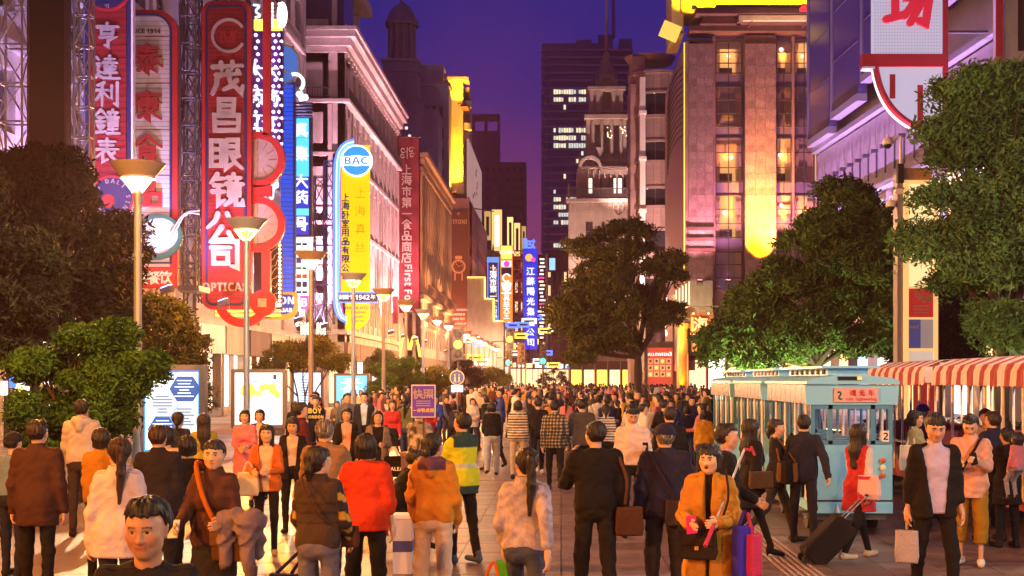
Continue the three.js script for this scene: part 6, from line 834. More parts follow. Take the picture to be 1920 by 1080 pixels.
// ---------------------------------------------------------------- advertising pillar with cameras
{
  const d = 38, cx = ax(1722, d), g = thing('advertising_pillar', 'tall yellow framed advertising pillar with red and blue posters', 'advertising pillar', [cx, 0, -d]), X = (p) => ax(p, d) - cx, Y = (p) => ay(p, d), fr = glow([1, 0.7, 0.25], 0.42, { color: lin(0.7, 0.55, 0.25) });
  mesh('post', new Kit().box(X(1683), X(1700), 0, Y(325), -0.5, -0.02).geo, M.steel, g); mesh('frame', new Kit().box(X(1694), X(1703), 0, Y(338), -0.3, 0.06).box(X(1750), X(1758), 0, Y(338), -0.3, 0.06).geo, fr, g);
  for (const [y0, y1] of [[338, 345], [452, 457], [537, 541], [595, 599], [653, 658], [700, 706]]) mesh('frame_bar', new Kit().box(X(1703), X(1750), Y(y1), Y(y0), -0.28, 0.05).geo, fr, g);
  mesh('lit_poster', new Kit().box(X(1703), X(1750), Y(537), Y(345), -0.2, 0).geo, glow([1, 0.75, 0.35], 0.75), g);
  const red = mesh('red_poster', new Kit().box(X(1703), X(1750), Y(595), Y(541), -0.2, 0).geo, glow([0.4, 0.02, 0.02], 0.55), g); ['快', '照', '年'].forEach((c, i) => mesh('character', glyph(c, 0.16, 0.04, 0.01), M.letter, red).position.set(X(1720 + i * 6), Y(551 + i * 6), 0.005)); for (let i = 0; i < 3; i++) mesh('print_line', boxGeo(0.4, 0.025, 0.01), M.letter, red).position.set(X(1727), Y(574 + i * 6), 0.005);
  const blue = mesh('blue_poster', new Kit().box(X(1703), X(1726), Y(653), Y(599), -0.2, 0).geo, glow([0.06, 0.06, 0.2], 0.5), g); word('FINE', X(1713), Y(617), 0.005, 0.09, M.letter, blue, font, 1, 0.01); mesh('grey_poster', new Kit().box(X(1727), X(1750), Y(653), Y(599), -0.2, 0.002).geo, glow([0.3, 0.25, 0.25], 0.5), g); mesh('pale_poster', new Kit().box(X(1703), X(1750), Y(700), Y(658), -0.2, 0.001).geo, glow([0.6, 0.5, 0.42], 0.6), g);
  mesh('lower_red_board', new Kit().box(X(1710), X(1756), 0.3, Y(712), 0.1, 0.2).geo, glow([0.35, 0.02, 0.02], 0.4), g); const ov = new THREE.Shape(); ov.absellipse(X(1732), 1.75, 0.2, 0.1, 0, 6.3); mesh('white_oval', solid(ov, 0.21, 0.02), M.white, g);
  mesh('perforated_head', new Kit().box(X(1696), X(1752), Y(358), Y(312), -0.3, -0.25).geo, std([0.4, 0.25, 0.12]), g); mesh('camera_arm', new Kit().bar(V(X(1692), Y(330), -0.2), V(X(1692), Y(253), -0.2), 0.045).bar(V(X(1692), Y(254), -0.2), V(X(1668), Y(258), -0.2), 0.04).geo, M.white, g);
  const cam = (px, py) => { const c = thing('dome_camera', py < 300 ? 'white dome security camera hanging from the arm above the pillar' : 'white dome security camera on the side of the pillar', 'security camera', [cx + X(px), Y(py), -d - 0.15]); mesh('housing', new Kit().lathe(0, 0, [[0.02, 0.16], [0.1, 0.15], [0.14, 0.06], [0.14, -0.02], [0, -0.02]], 16).geo, M.white, c); mesh('dome', new THREE.SphereGeometry(0.11, 14, 8, 0, 6.3, Math.PI / 2, Math.PI / 2).translate(0, -0.02, 0), M.glassDark, c); mesh('stem', new Kit().cyl(0, 0.15, 0.24, 0, 0.03).bar(V(0, 0.1, 0), V(0.2, 0.1, 0), 0.03).geo, M.white, c); }; cam(1667, 268); cam(1673, 385);
  const sp = thing('loudspeaker', 'black loudspeaker box fixed to the pillar post', 'loudspeaker', [cx + X(1687), Y(326), -d + 0.05]); mesh('cabinet', boxGeo(0.16, 0.5, 0.2), M.black, sp); mesh('bracket', boxGeo(0.3, 0.05, 0.1), M.steel, sp).position.set(-0.05, -0.4, 0); mesh('flood_head', boxGeo(0.2, 0.14, 0.12), M.white, sp).position.set(-0.05, -0.48, 0.05);
}
// ---------------------------------------------------------------- traffic lights and round sign
{
  const tl = (px, py, d, col, label, arm) => { const g = thing('traffic_light', label, 'traffic light', [ax(px, d), ay(py, d), -d]); mesh('housing', boxGeo(0.9, 2.6, 0.5), M.stoneDark, g); ['red', 'amber', 'green'].forEach((c, i) => mesh('signal_lens', new THREE.SphereGeometry(0.33, 12, 8).scale(1, 1, 0.4), c === col ? { red: glow([1, 0.05, 0.02], 4), amber: glow([1, 0.5, 0.02], 9), green: glow([0.02, 1, 0.4], 5) }[c] : M.stoneDark, g).position.set(0, 0.8 - i * 0.8, 0.28)); mesh('post', new Kit().bar(V(0, -1.2, -0.3), V(0, -ay(py, d), -0.3), 0.12).bar(V(0, -0.2, -0.3), V(arm, -0.5, -0.3), 0.08).geo, M.steelDark, g); };
  tl(859, 646, 118, 'amber', 'amber traffic light beside the first lamps', -1); tl(956, 636, 165, 'amber', 'glowing amber traffic light on a dark mast arm', -6); tl(977, 664, 172, 'none', 'unlit dark traffic light near the deep blue sign', -3); tl(1018, 665, 175, 'green', 'green traffic light right of the deep blue sign', 2); tl(954, 668, 178, 'green', 'small green traffic light under the mast arm', 3);
  const d = 62, g = thing('round_sign', 'blue round pedestrian sign with white figures on a post', 'traffic sign', [ax(857, d), 0, -d]); mesh('post', new Kit().cyl(0, 0, 2.6, -0.06, 0.04).geo, M.steel, g); const disc = mesh('disc', solid(ringShape(0, ay(708, d), 0.3, 0.01), -0.02, 0.04), std([0.02, 0.08, 0.45], { roughness: 0.4 }), g); mesh('rim', solid(ringShape(0, ay(708, d), 0.32, 0.29), -0.02, 0.05), M.white, disc);
  for (const s of [-0.09, 0.09]) mesh('figure', new Kit().box(s - 0.025, s + 0.025, ay(712, d), ay(706, d), 0.02, 0.035).bar(V(s, ay(712, d), 0.03), V(s - 0.05, ay(717, d), 0.03), 0.018, 4).bar(V(s, ay(712, d), 0.03), V(s + 0.05, ay(717, d), 0.03), 0.018, 4).add(new THREE.SphereGeometry(0.035, 8, 6).translate(s, ay(703, d), 0.03)).geo, M.white, disc); mesh('lower_plate', new Kit().box(-0.26, 0.26, ay(735, d), ay(722, d), -0.03, 0.01).geo, glow([0.4, 0.7, 1], 0.9), g);
}

// ground uplights among the trees
for (const [x, z, tx, ty, tz, k, l] of [[ax(1400, 43), -43, ax(1440, 45), 4, -45, 75, 'ground uplight beneath the broad green camphor tree'], [ax(1560, 43), -43, ax(1560, 45), 5, -45, 40, 'ground uplight on the far side of the broad camphor tree'], [ax(1840, 28.5), -28.4, ax(1860, 30), 5, -30, 12, 'ground uplight beneath the drooping camphor tree'], [ax(1262, 131), -131, ax(1264, 133), 12, -133, 500, 'ground uplight below the little tree on the canopy']]) floodlight(x, 0.4, z, tx, ty, tz, C(0xf8ffb0), k * 1.6, 0.75, l);

// ---------------------------------------------------------------- facade and sign floodlights on canopies and sign brackets
{
  const wash = (n, x, y, z0, z1, tx, ty, color, k, angle, label) => { for (let i = 0; i < n; i++) { const z = -(z0 + (z1 - z0) * (n > 1 ? i / (n - 1) : 0.5)); floodlight(x, y, z, tx, ty, z, color, k, angle, label); } };
  wash(6, XL + 3, 5.9, 50, 100, XL, 15, C(0xb0a4ff), 320, 0.95, 'floodlight on the canopy of the pale shop building');
  const cb = ax(645, 110); wash(4, cb + 3.2, 5.9, 114, 142, cb, 19, C(0xffb4b8), 1500, 0.85, 'floodlight on the canopy of the corner building');
  for (const px of [560, 615]) floodlight(ax(px, 106), 5.9, -105.6, ax(px, 110), 17, -110, C(0xffb8d0), 1900, 0.85, 'floodlight before the front of the corner building');
  for (const px of [690, 728]) floodlight(ax(px, 146), 5.6, -146, ax(px, 150), 15, -150, C(0xff8438), 1700, 0.8, 'floodlight before the orange pilaster building');
  const fx = ax(788, 160); wash(3, fx + 2.6, 5.4, 164, 196, fx, 16, C(0xff9858), 1700, 0.85, 'floodlight on the canopy of the ornate store');
  wash(2, ax(880, 206) + 3, 5.4, 212, 240, ax(880, 206), 14, C(0xff8a50), 1500, 0.8, 'floodlight on the canopy of the brown store'); floodlight(ax(860, 202), 6, -202, ax(860, 206), 16, -206, C(0xff8a58), 800, 0.75, 'floodlight under the watch advertisement');
  // uplights under the big signs
  for (const [px, d, y, ty, c, k, label] of [[203, 56, 7.4, 14, 0xe0b0ff, 300, 'uplight under the red five character sign'], [285, 62, 5.0, 13, 0xffd8dc, 130, 'uplight under the white bowl sign'], [424, 72, 4.6, 13, 0xffb8b0, 380, 'uplight under the largest red sign'], [763, 146, 8.6, 18, 0xff90a0, 380, 'uplight under the long red banner']]) floodlight(ax(px, d) + 0.6, y - 0.6, -d + 6.5, ax(px, d), ty, -d, C(c), k, 0.75, label);
  // hotel and neighbours
  for (const px of [1312, 1365, 1470, 1510]) floodlight(ax(px, 133.6), 11.3, -133.6, ax(px, 137), 24, -137, C(0xff9cb0), 750, 0.7, 'pink floodlight over the hotel entrances');
  floodlight(ax(1236, 160), 6, -160, ax(1236, 166), 20, -166, C(0xffc4b4), 3200, 0.75, 'floodlight before the rounded building'); floodlight(ax(1100, 208), 6, -206, ax(1110, 216), 22, -216, C(0xffcdb4), 3600, 0.6, 'floodlight before the spire building'); floodlight(ax(1165, 208), 24.6, -211.5, ax(1150, 216), 48, -218, C(0xffd0c0), 1300, 0.7, 'floodlight on the spire building balcony');
  const f = V(ax(1531, 110), 0, -110), t = V(ax(1960, 66), 0, -66); for (let i = 0; i < 5; i++) { const p = f.clone().lerp(t, (i + 0.4) / 5); floodlight(p.x - 3, 6.2, p.z, p.x, 20, p.z, C(0xe0a8ff), 1500, 0.85, 'lilac floodlight along the department store'); }
}

// ---------------------------------------------------------------- blue tourist train: three little cars
{
  const blue = std([0.2, 0.56, 0.85], { roughness: 0.3 }), blueDark = std([0.05, 0.22, 0.4], { roughness: 0.3 }), pole = std([0.78, 0.76, 0.72], { roughness: 0.35 }), seatM = std([0.1, 0.06, 0.04]), X0 = 3.4, Wd = 1.12;
  const car = (z, label, front) => {
    const g = thing('tourist_train_car', label, 'tourist train', [X0 + Wd / 2, 0, z], 0, 'cars of the blue tourist train'), w = Wd / 2, L = 3.75;   // front face at local z = 0, body runs to -L
    mesh('chassis', new Kit().box(-w + 0.06, w - 0.06, 0.18, 0.3, -L + 0.1, -0.1).geo, M.steelDark, g);
    mesh('floor', new Kit().box(-w, w, 0.3, 0.42, -L, 0).geo, blue, g);
    mesh('roof', solid(new THREE.Shape([[-w - 0.07, 2.04], [w + 0.07, 2.04], [w + 0.07, 2.08], [w - 0.05, 2.13], [w - 0.4, 2.16], [-w + 0.4, 2.16], [-w + 0.05, 2.13], [-w - 0.07, 2.08]].map(([x, y]) => new THREE.Vector2(x, y))), -L - 0.08, L + 0.2), blue, g);
    const cl = mesh('clerestory', new Kit().box(-w + 0.28, w - 0.28, 2.16, 2.26, -L + 0.2, -0.25).box(-w + 0.16, w - 0.16, 2.26, 2.29, -L + 0.05, -0.05).geo, blue, g);
    for (let i = 0; i < 7; i++) mesh('vent', boxGeo(0.02, 0.07, 0.18), M.glassDark, cl).position.set(-w + 0.275, 2.21, -0.5 - i * 0.45);
    for (let i = 0; i < 8; i++) mesh('valance_panel', boxGeo(0.03, 0.26, L / 8 - 0.02), M.chrome, g).position.set(-w - 0.03, 1.9, -(i + 0.5) * L / 8);
    mesh('valance_panel', new Kit().box(w, w + 0.03, 1.78, 2.03, -L, 0).geo, blue, g);
    for (const s of [-1, 1]) for (let i = 0; i <= 8; i++) mesh('upright', new Kit().cyl(s * (w - 0.03), 0.42, 1.8, -i * (L - 0.1) / 8 - 0.05, 0.022, 0.022, 8).geo, i % 2 ? pole : blueDark, g);
    mesh('side_panel', new Kit().box(-w, -w + 0.03, 0.42, 0.95, -L, -1.0).geo, blue, g); mesh('side_rail', new Kit().box(-w - 0.02, -w + 0.02, 0.95, 1.0, -L, -1.0).geo, M.chrome, g); mesh('step', new Kit().box(-w - 0.12, -w, 0.26, 0.3, -0.9, -0.2).geo, M.steelDark, g);
    for (let i = 0; i < 3; i++) { const st = mesh('seat', new Kit().box(-w + 0.08, w - 0.08, 0.42, 0.78, -1.2 - i * 0.95, -0.8 - i * 0.95).geo, seatM, g); mesh('seat_back', new Kit().box(-w + 0.08, w - 0.08, 0.78, 1.25, -1.26 - i * 0.95, -1.18 - i * 0.95).geo, blueDark, st); }
    for (const s of [-1, 1]) for (const zz of [-0.75, -L + 0.75]) { const wh = mesh('wheel', new THREE.CylinderGeometry(0.2, 0.2, 0.14, 20).rotateZ(Math.PI / 2), M.black, g); wh.position.set(s * (w - 0.14), 0.2, zz); mesh('hub', new THREE.CylinderGeometry(0.09, 0.09, 0.15, 12).rotateZ(Math.PI / 2), M.chrome, wh); }
    // front end: skirt, dash, three windows, fascia with the route board
    mesh('front_panel', new Kit().box(-w, w, 0.42, 1.22, -0.05, 0).box(-w, w, 0.28, 0.42, 0.002, 0.02).geo, blue, g); mesh('bumper_line', new Kit().box(-w, w, 0.44, 0.46, 0, 0.015).geo, M.black, g);
    mesh('front_fascia', solid(new THREE.Shape([[-w - 0.06, 1.76], [w + 0.06, 1.76], [w + 0.08, 2.03], [-w - 0.08, 2.03]].map(([x, y]) => new THREE.Vector2(x, y))), -0.05, 0.1), blue, g);
    const fk = new Kit(); for (const x of [-w, -w + 0.24, w - 0.3, w - 0.06]) fk.box(x, x + 0.06, 1.22, 1.76, -0.05, 0.02); fk.box(-w + 0.06, w - 0.06, 1.7, 1.76, -0.05, 0.02).box(-w + 0.06, w - 0.06, 1.22, 1.27, -0.05, 0.02); fk.build('window_frame', blueDark, g);
    for (const [a, b] of [[-w + 0.06, -w + 0.24], [-w + 0.3, w - 0.3], [w - 0.24, w - 0.06]]) mesh('windscreen', new Kit().box(a, b, 1.27, 1.7, -0.03, -0.025).geo, M.pane, g);
    if (front) {
      const bd = mesh('route_board', boxGeo(0.6, 0.19, 0.03), std([0.62, 0.36, 0.34], { roughness: 0.5 }), g); bd.position.set(0.05, 1.89, 0.07);
      const rd = std([0.5, 0.02, 0.03]); ['观', '光', '车'].forEach((c, i) => mesh('character', glyph(c, 0.085, 0.06, 0.004), rd, bd).position.set(-0.05 + i * 0.125, 0.03, 0.016)); mesh('lettering', latin('City  Sightseeing', 0.036, 0.004, fontSerif), rd, bd).position.set(0.07, -0.07, 0.016);
      const gm = std([0.01, 0.12, 0.06]); mesh('logo', solid(ringShape(-0.235, 0.02, 0.035, 0.012, -1.2, 2.6), 0.016, 0.004), gm, bd); mesh('logo', solid(ringShape(-0.215, -0.03, 0.035, 0.012, 1.6, 5.6), 0.017, 0.004), gm, bd);
      const pl = mesh('number_plate', boxGeo(0.09, 0.15, 0.01), M.white, g); pl.position.set(w - 0.1, 1.33, 0.03); mesh('lettering', latin('2', 0.1, 0.004), M.black, pl).position.set(0, -0.05, 0.006);
      const lc = new THREE.Shape(); lc.absellipse(0, 0, 0.07, 0.19, 0, 6.3); const lamp = mesh('lamp_cluster', solid(lc, 0, 0.05), blueDark, g); lamp.position.set(w - 0.14, 0.9, 0.0); for (const y of [-0.1, 0, 0.1]) mesh('lamp_glass', new THREE.SphereGeometry(0.04, 12, 8).scale(1, 1, 0.5), y ? std([0.5, 0.12, 0.02], { roughness: 0.15 }) : std([0.7, 0.6, 0.4], { roughness: 0.15 }), lamp).position.set(0, y, 0.05);
      const l2 = mesh('roof_lamp', boxGeo(0.32, 0.05, 0.03), M.glassDark, g); l2.position.set(-0.05, 2.12, 0.13); mesh('lamp_glass', boxGeo(0.06, 0.045, 0.02), glow([1, 0.5, 0.1], 1), l2).position.set(0.13, 0, 0.02);
      const st = mesh('side_streamer', new Kit().add(new THREE.ConeGeometry(0.04, 0.13, 6).rotateX(0.4).translate(-0.2, 0.36, 0.03)).geo, M.white, g);
    }
    return g;
  };
  car(-19.4, 'leading pale blue tourist train car with a red lettered route board', true); car(-23.75, 'middle pale blue tourist train car with chrome valance', false); car(-28.1, 'last pale blue tourist train car, coupled behind the middle one', false);
}
// ---------------------------------------------------------------- striped train: two open cars under red and white awnings
{
  const red = std([0.26, 0.04, 0.05], { roughness: 0.9 }), cream = std([0.55, 0.46, 0.46], { roughness: 0.9 }), pole = std([0.8, 0.74, 0.7], { roughness: 0.35 }), X0 = 6.24;
  const car = (z0, L, label) => {
    const g = thing('striped_train_car', label, 'tourist train', [X0, 0, z0], 0, 'cars of the striped tourist train'), w = 1.25, n = Math.round(L / 0.29), dz = L / n;
    const prof = [[w + 0.05, 2.02], [w + 0.06, 2.26], [w * 0.8, 2.4], [w * 0.5, 2.46], [w * 0.2, 2.43], [-0.04, 2.32], [-0.09, 2.22], [-0.1, 2.03]];
    for (let i = 0; i < n; i++) { const pos = []; for (let j = 0; j + 1 < prof.length; j++) { const sag = (k, zz) => 0.012 * Math.sin(zz * 26 + k), q = (k, zz) => [prof[k][0] + sag(k, zz), prof[k][1] - (k === 7 || k === 0 ? 0.03 * Math.abs(Math.sin(zz * 13.6)) : 0), zz]; const a = -i * dz; for (let e = 0; e < 5; e++) { const u = a - dz * e / 5, v = a - dz * (e + 1) / 5; pos.push(...q(j, u), ...q(j, v), ...q(j + 1, v), ...q(j, u), ...q(j + 1, v), ...q(j + 1, u)); } } const gg = new THREE.BufferGeometry(); gg.setAttribute('position', new THREE.BufferAttribute(new Float32Array(pos), 3)); gg.computeVertexNormals(); mesh('awning_stripe', metreUV(gg), i % 2 ? red : cream, g); }
    for (let i = 0; i < 11; i++) { const x = -0.08 + i * (w + 0.13) / 11; mesh('end_stripe', new Kit().box(x, x + (w + 0.13) / 11, 2.05 + 0.02 * (i % 2), 2.3 + 0.14 * Math.sin(Math.PI * (i + 0.5) / 11), 0.0, 0.04).geo, i % 2 ? red : cream, g); }
    for (const s of [0, 1]) for (let i = 0; i <= 7; i++) mesh('pole', new Kit().cyl(s * w, 0.45, 2.3, -0.06 - i * (L - 0.12) / 7, 0.024, 0.024, 8).geo, pole, g);
    mesh('chassis', new Kit().box(0, w, 0.32, 0.62, -L, 0).geo, red, g); mesh('skirt', new Kit().box(-0.02, 0, 0.25, 0.9, -L, -L + 1.2).box(-0.02, 0.0, 0.25, 0.9, -1.2, 0).box(0, w, 0.25, 1.0, 0, 0.02).geo, red, g); const bd = mesh('plate', boxGeo(0.3, 0.14, 0.01), M.white, g); bd.position.set(0.3, 0.86, 0.03);
    mesh('frame_rail', new Kit().box(-0.02, 0.03, 0.95, 1.0, -L, 0).box(w - 0.03, w + 0.02, 0.95, 1.0, -L, 0).box(-0.02, 0.02, 2.28, 2.31, -L, 0).geo, M.chrome, g);
    for (let i = 0; i < 4; i++) { const st = mesh('seat', new Kit().box(0.08, w - 0.08, 0.62, 0.85, -0.95 - i * L / 4.4, -0.55 - i * L / 4.4).geo, std([0.05, 0.03, 0.08]), g); mesh('seat_back', new Kit().box(0.08, w - 0.08, 0.85, 1.3, -1.02 - i * L / 4.4, -0.94 - i * L / 4.4).geo, red, st); }
    for (const s of [0.12, w - 0.12]) for (const zz of [-0.8, -L + 0.8]) { const wh = mesh('wheel', new THREE.CylinderGeometry(0.22, 0.22, 0.16, 20).rotateZ(Math.PI / 2), M.black, g); wh.position.set(s, 0.22, zz); mesh('hub', new THREE.CylinderGeometry(0.1, 0.1, 0.17, 12).rotateZ(Math.PI / 2), M.chrome, wh); }
  };
  car(-17.4, 6.2, 'red and white striped open train car beside the waiting people'); car(-24.1, 4.4, 'red and white striped open train car farther along, by the advertising pillar');
}
// ---------------------------------------------------------------- instant photo stand
{
  const d = 20, g = thing('photo_sign', 'purple instant photo sign with white and yellow characters on a tripod', 'sign', [ax(794, d), 0, -d]), purple = glow([0.13, 0.03, 0.24], 0.5);
  mesh('board', boxGeo(0.34, 0.46, 0.03), M.white, g).position.set(0, 1.8, 0); const f = mesh('sign_face', boxGeo(0.31, 0.43, 0.012), purple, g); f.position.set(0, 1.8, 0.02);
  ['快', '照'].forEach((c, i) => mesh('character', glyph(c, 0.14, 0.07, 0.005, false), M.letter, f).position.set(-0.075 + i * 0.15, 0.1, 0.007)); ['一', '分', '钟', '成', '相'].forEach((c, i) => mesh('character', glyph(c, 0.055, 0.08, 0.004, false), std([0.7, 0.5, 0.02]), f).position.set(-0.12 + i * 0.06, -0.13, 0.007)); for (let i = 0; i < 3; i++) mesh('print_line', boxGeo(0.2, 0.014, 0.004), M.letter, f).position.set(0, 0.0 - i * 0.032, 0.008);
  mesh('pole', new Kit().cyl(0, 0.9, 1.6, -0.01, 0.014).geo, M.steelDark, g); for (let i = 0; i < 3; i++) { const a = i * 2.1 + 0.4; mesh('leg', new Kit().bar(V(0, 1.25, -0.01), V(Math.cos(a) * 0.42, 0, Math.sin(a) * 0.42), 0.013).geo, M.black, g); }
  const c = thing('printer_case', 'brown photo printer case on a folding table behind the photographers', 'case', [ax(778, 19), 0, -19]); mesh('table_top', boxGeo(0.5, 0.03, 0.4), M.brown, c).position.y = 0.78; mesh('case_body', boxGeo(0.34, 0.28, 0.3), std([0.16, 0.09, 0.06]), c).position.y = 0.94; mesh('case_lid', boxGeo(0.36, 0.05, 0.32), std([0.22, 0.13, 0.1]), c).position.y = 1.11; for (const [x, z] of [[-1, -1], [1, -1], [1, 1], [-1, 1]]) mesh('leg', new Kit().bar(V(x * 0.22, 0, z * 0.17), V(x * 0.2, 0.77, z * 0.15), 0.012).geo, M.steel, c);
  const b = thing('storage_box', 'pale plastic storage box under the photo stand', 'box', [ax(757, 15.5), 0, -15.5]); mesh('box_body', boxGeo(0.2, 0.6, 0.3), std([0.5, 0.5, 0.6], { roughness: 0.4 }), b).position.y = 0.3; mesh('box_lid', boxGeo(0.22, 0.04, 0.32), M.white, b).position.y = 0.62; mesh('box_band', boxGeo(0.205, 0.12, 0.305), std([0.05, 0.05, 0.2]), b).position.y = 0.3;
}

// ---------------------------------------------------------------- people: bodies and clothes meshed from smooth distance fields
class Field {
  constructor(lo, hi, h) { this.lo = lo; this.h = h; this.n = [0, 1, 2].map((i) => Math.ceil((hi[i] - lo[i]) / h) + 2); this.d = new Float32Array(this.n[0] * this.n[1] * this.n[2]).fill(0.3); }
  cap(a, b, ra, rb = ra, k = 0.04, fz = 1) { // tapered capsule, smoothly joined; fz flattens it front to back
    const { lo, h, n, d } = this, R0 = Math.max(ra, rb) + k + 2 * h, i0 = [], i1 = [];
    for (let c = 0; c < 3; c++) { const q = c === 2 ? R0 * Math.max(1, fz) : R0; i0[c] = Math.max(0, Math.floor((Math.min(a[c], b[c]) - q - lo[c]) / h)); i1[c] = Math.min(n[c] - 1, Math.ceil((Math.max(a[c], b[c]) + q - lo[c]) / h)); }
    const f = 1 / fz, bx = b[0] - a[0], by = b[1] - a[1], bz = (b[2] - a[2]) * f, bb = bx * bx + by * by + bz * bz || 1e-9, sc = Math.min(1, fz * 1.1);
    for (let z = i0[2]; z <= i1[2]; z++) for (let y = i0[1]; y <= i1[1]; y++) { let o = (z * n[1] + y) * n[0] + i0[0]; const py = lo[1] + y * h - a[1], pz = (lo[2] + z * h - a[2]) * f;
      for (let x = i0[0]; x <= i1[0]; x++, o++) { const px = lo[0] + x * h - a[0]; let t = (px * bx + py * by + pz * bz) / bb; t = t < 0 ? 0 : t > 1 ? 1 : t; const ex = px - t * bx, ey = py - t * by, ez = pz - t * bz; const v = (Math.sqrt(ex * ex + ey * ey + ez * ez) - ra - (rb - ra) * t) * sc, w = d[o], g = k - Math.abs(v - w); d[o] = Math.min(v, w) - (g > 0 ? g * g / (4 * k) : 0); } }
    return this;
  }
  each(fn) { const { lo, h, n, d } = this; let o = 0; for (let z = 0; z < n[2]; z++) for (let y = 0; y < n[1]; y++) for (let x = 0; x < n[0]; x++, o++) if (d[o] < 0.08) d[o] = fn(lo[0] + x * h, lo[1] + y * h, lo[2] + z * h, d[o]); return this; }
  mesh(color) { // surface nets
    const { lo, h, n, d } = this, [nx, ny, nz] = n, id = new Int32Array(d.length).fill(-1), pos = [], idx = [], sx = 1, sy = nx, sz = nx * ny, E = [[0, 1], [0, 2], [0, 4], [1, 3], [1, 5], [2, 3], [2, 6], [3, 7], [4, 5], [4, 6], [5, 7], [6, 7]], off = [0, sx, sy, sx + sy, sz, sx + sz, sy + sz, sx + sy + sz], v = new Float64Array(8);
    for (let z = 0; z < nz - 1; z++) for (let y = 0; y < ny - 1; y++) for (let x = 0; x < nx - 1; x++) {
      const o = z * sz + y * sy + x; let m = 0; for (let c = 0; c < 8; c++) { v[c] = d[o + off[c]]; if (v[c] < 0) m |= 1 << c; } if (m === 0 || m === 255) continue;
      let px = 0, py = 0, pz = 0, cnt = 0; for (const [a, b] of E) { if ((m >> a & 1) === (m >> b & 1)) continue; const t = v[a] / (v[a] - v[b]); px += (a & 1) + t * ((b & 1) - (a & 1)); py += (a >> 1 & 1) + t * ((b >> 1 & 1) - (a >> 1 & 1)); pz += (a >> 2) + t * ((b >> 2) - (a >> 2)); cnt++; }
      id[o] = pos.length / 3; pos.push(lo[0] + (x + px / cnt) * h, lo[1] + (y + py / cnt) * h, lo[2] + (z + pz / cnt) * h);
    }
    for (let z = 1; z < nz - 1; z++) for (let y = 1; y < ny - 1; y++) for (let x = 1; x < nx - 1; x++) { const o = z * sz + y * sy + x, s = d[o] < 0; for (const [st, u, w] of [[sx, sy, sz], [sy, sz, sx], [sz, sx, sy]]) { if (s === d[o + st] < 0) continue; const a = id[o], b = id[o - u], c = id[o - u - w], e = id[o - w]; if (a < 0 || b < 0 || c < 0 || e < 0) continue; s ? idx.push(a, b, c, a, c, e) : idx.push(a, c, b, a, e, c); } }
    const g = new THREE.BufferGeometry(); g.setAttribute('position', new THREE.BufferAttribute(new Float32Array(pos), 3)); g.setIndex(idx); g.computeVertexNormals();
    if (color) { const cc = new Float32Array(pos.length); for (let i = 0; i < pos.length; i += 3) { const q = color(pos[i], pos[i + 1], pos[i + 2]); cc[i] = q[0]; cc[i + 1] = q[1]; cc[i + 2] = q[2]; } g.setAttribute('color', new THREE.BufferAttribute(cc, 3)); }
    return metreUV(g);
  }
}
const texCrease = noiseTex(256, (u, v) => { const a = fbm(u, v * 0.5, 6, 4), b = fbm(u + 0.37, v + 0.61, 8, 4), r = (n) => Math.pow(1 - Math.abs(2 * n - 1), 5); return 0.3 + 0.55 * r(a) - 0.35 * r(b) + 0.06 * hash2(u * 256, v * 256); }, false);
const texFabric = noiseTex(256, (u, v) => 0.88 + 0.08 * (fbm(u, v, 5, 5) - 0.5) + 0.1 * (hash2(u * 256, v * 256) - 0.5));
const texStrand = noiseTex(128, (u, v) => 0.55 + 0.8 * (vn(u * 64, v * 6, 64) - 0.5) + 0.4 * (vn(u * 32 + 5, v * 3, 32) - 0.5));
const crease = rep(texCrease, 2.3), fabric = rep(texFabric, 2.9), strand = rep(texStrand, 5, 2), wear = { map: fabric, bumpMap: crease, bumpScale: 0.0045 };
const clothMats = {};
const cloth = (c) => clothMats[c.map((v) => v.toFixed(3)).join()] ??= new THREE.MeshPhysicalMaterial({ ...wear, color: lin(...c.map((v) => v * 1.15)), roughness: 0.9, specularIntensity: 0.35, sheen: 0.15, sheenRoughness: 0.6, sheenColor: lin(...c), side: THREE.DoubleSide });
const clothVC = std([1.1, 1.1, 1.1], { ...wear, vertexColors: true, roughness: 0.95 }), skinMat = std([1, 1, 1], { vertexColors: true, roughness: 0.52 });
const hairMats = {}; const hairMat = (c) => hairMats[c.join()] ??= std(c.map((v) => v * 1.5), { map: strand, bumpMap: strand, bumpScale: 0.006, roughness: 0.55 });
const shoeMat = (c) => cloth(c);
const folds = (a) => (x, y, z, d) => { const m = vn(x * 6 + 31, y * 5 + z * 4 + 31, 997), w1 = y * 46 + x * 22 + 2.6 * Math.sin(x * 13 + z * 9) + 2 * Math.sin(y * 15), w2 = y * 30 - (x - z) * 40 + 2 * Math.sin(y * 21 + z * 17); return d - a * (2.1 * m * (1 - 1.6 * Math.abs(Math.sin(w1 * 0.5))) + 1.5 * (1 - m) * (1 - 1.6 * Math.abs(Math.sin(w2 * 0.5)))); };
const HAIRS = { black: [0.012, 0.01, 0.009], brown: [0.036, 0.018, 0.01], auburn: [0.06, 0.022, 0.009], grey: [0.32, 0.29, 0.26], dark: [0.025, 0.015, 0.01] };
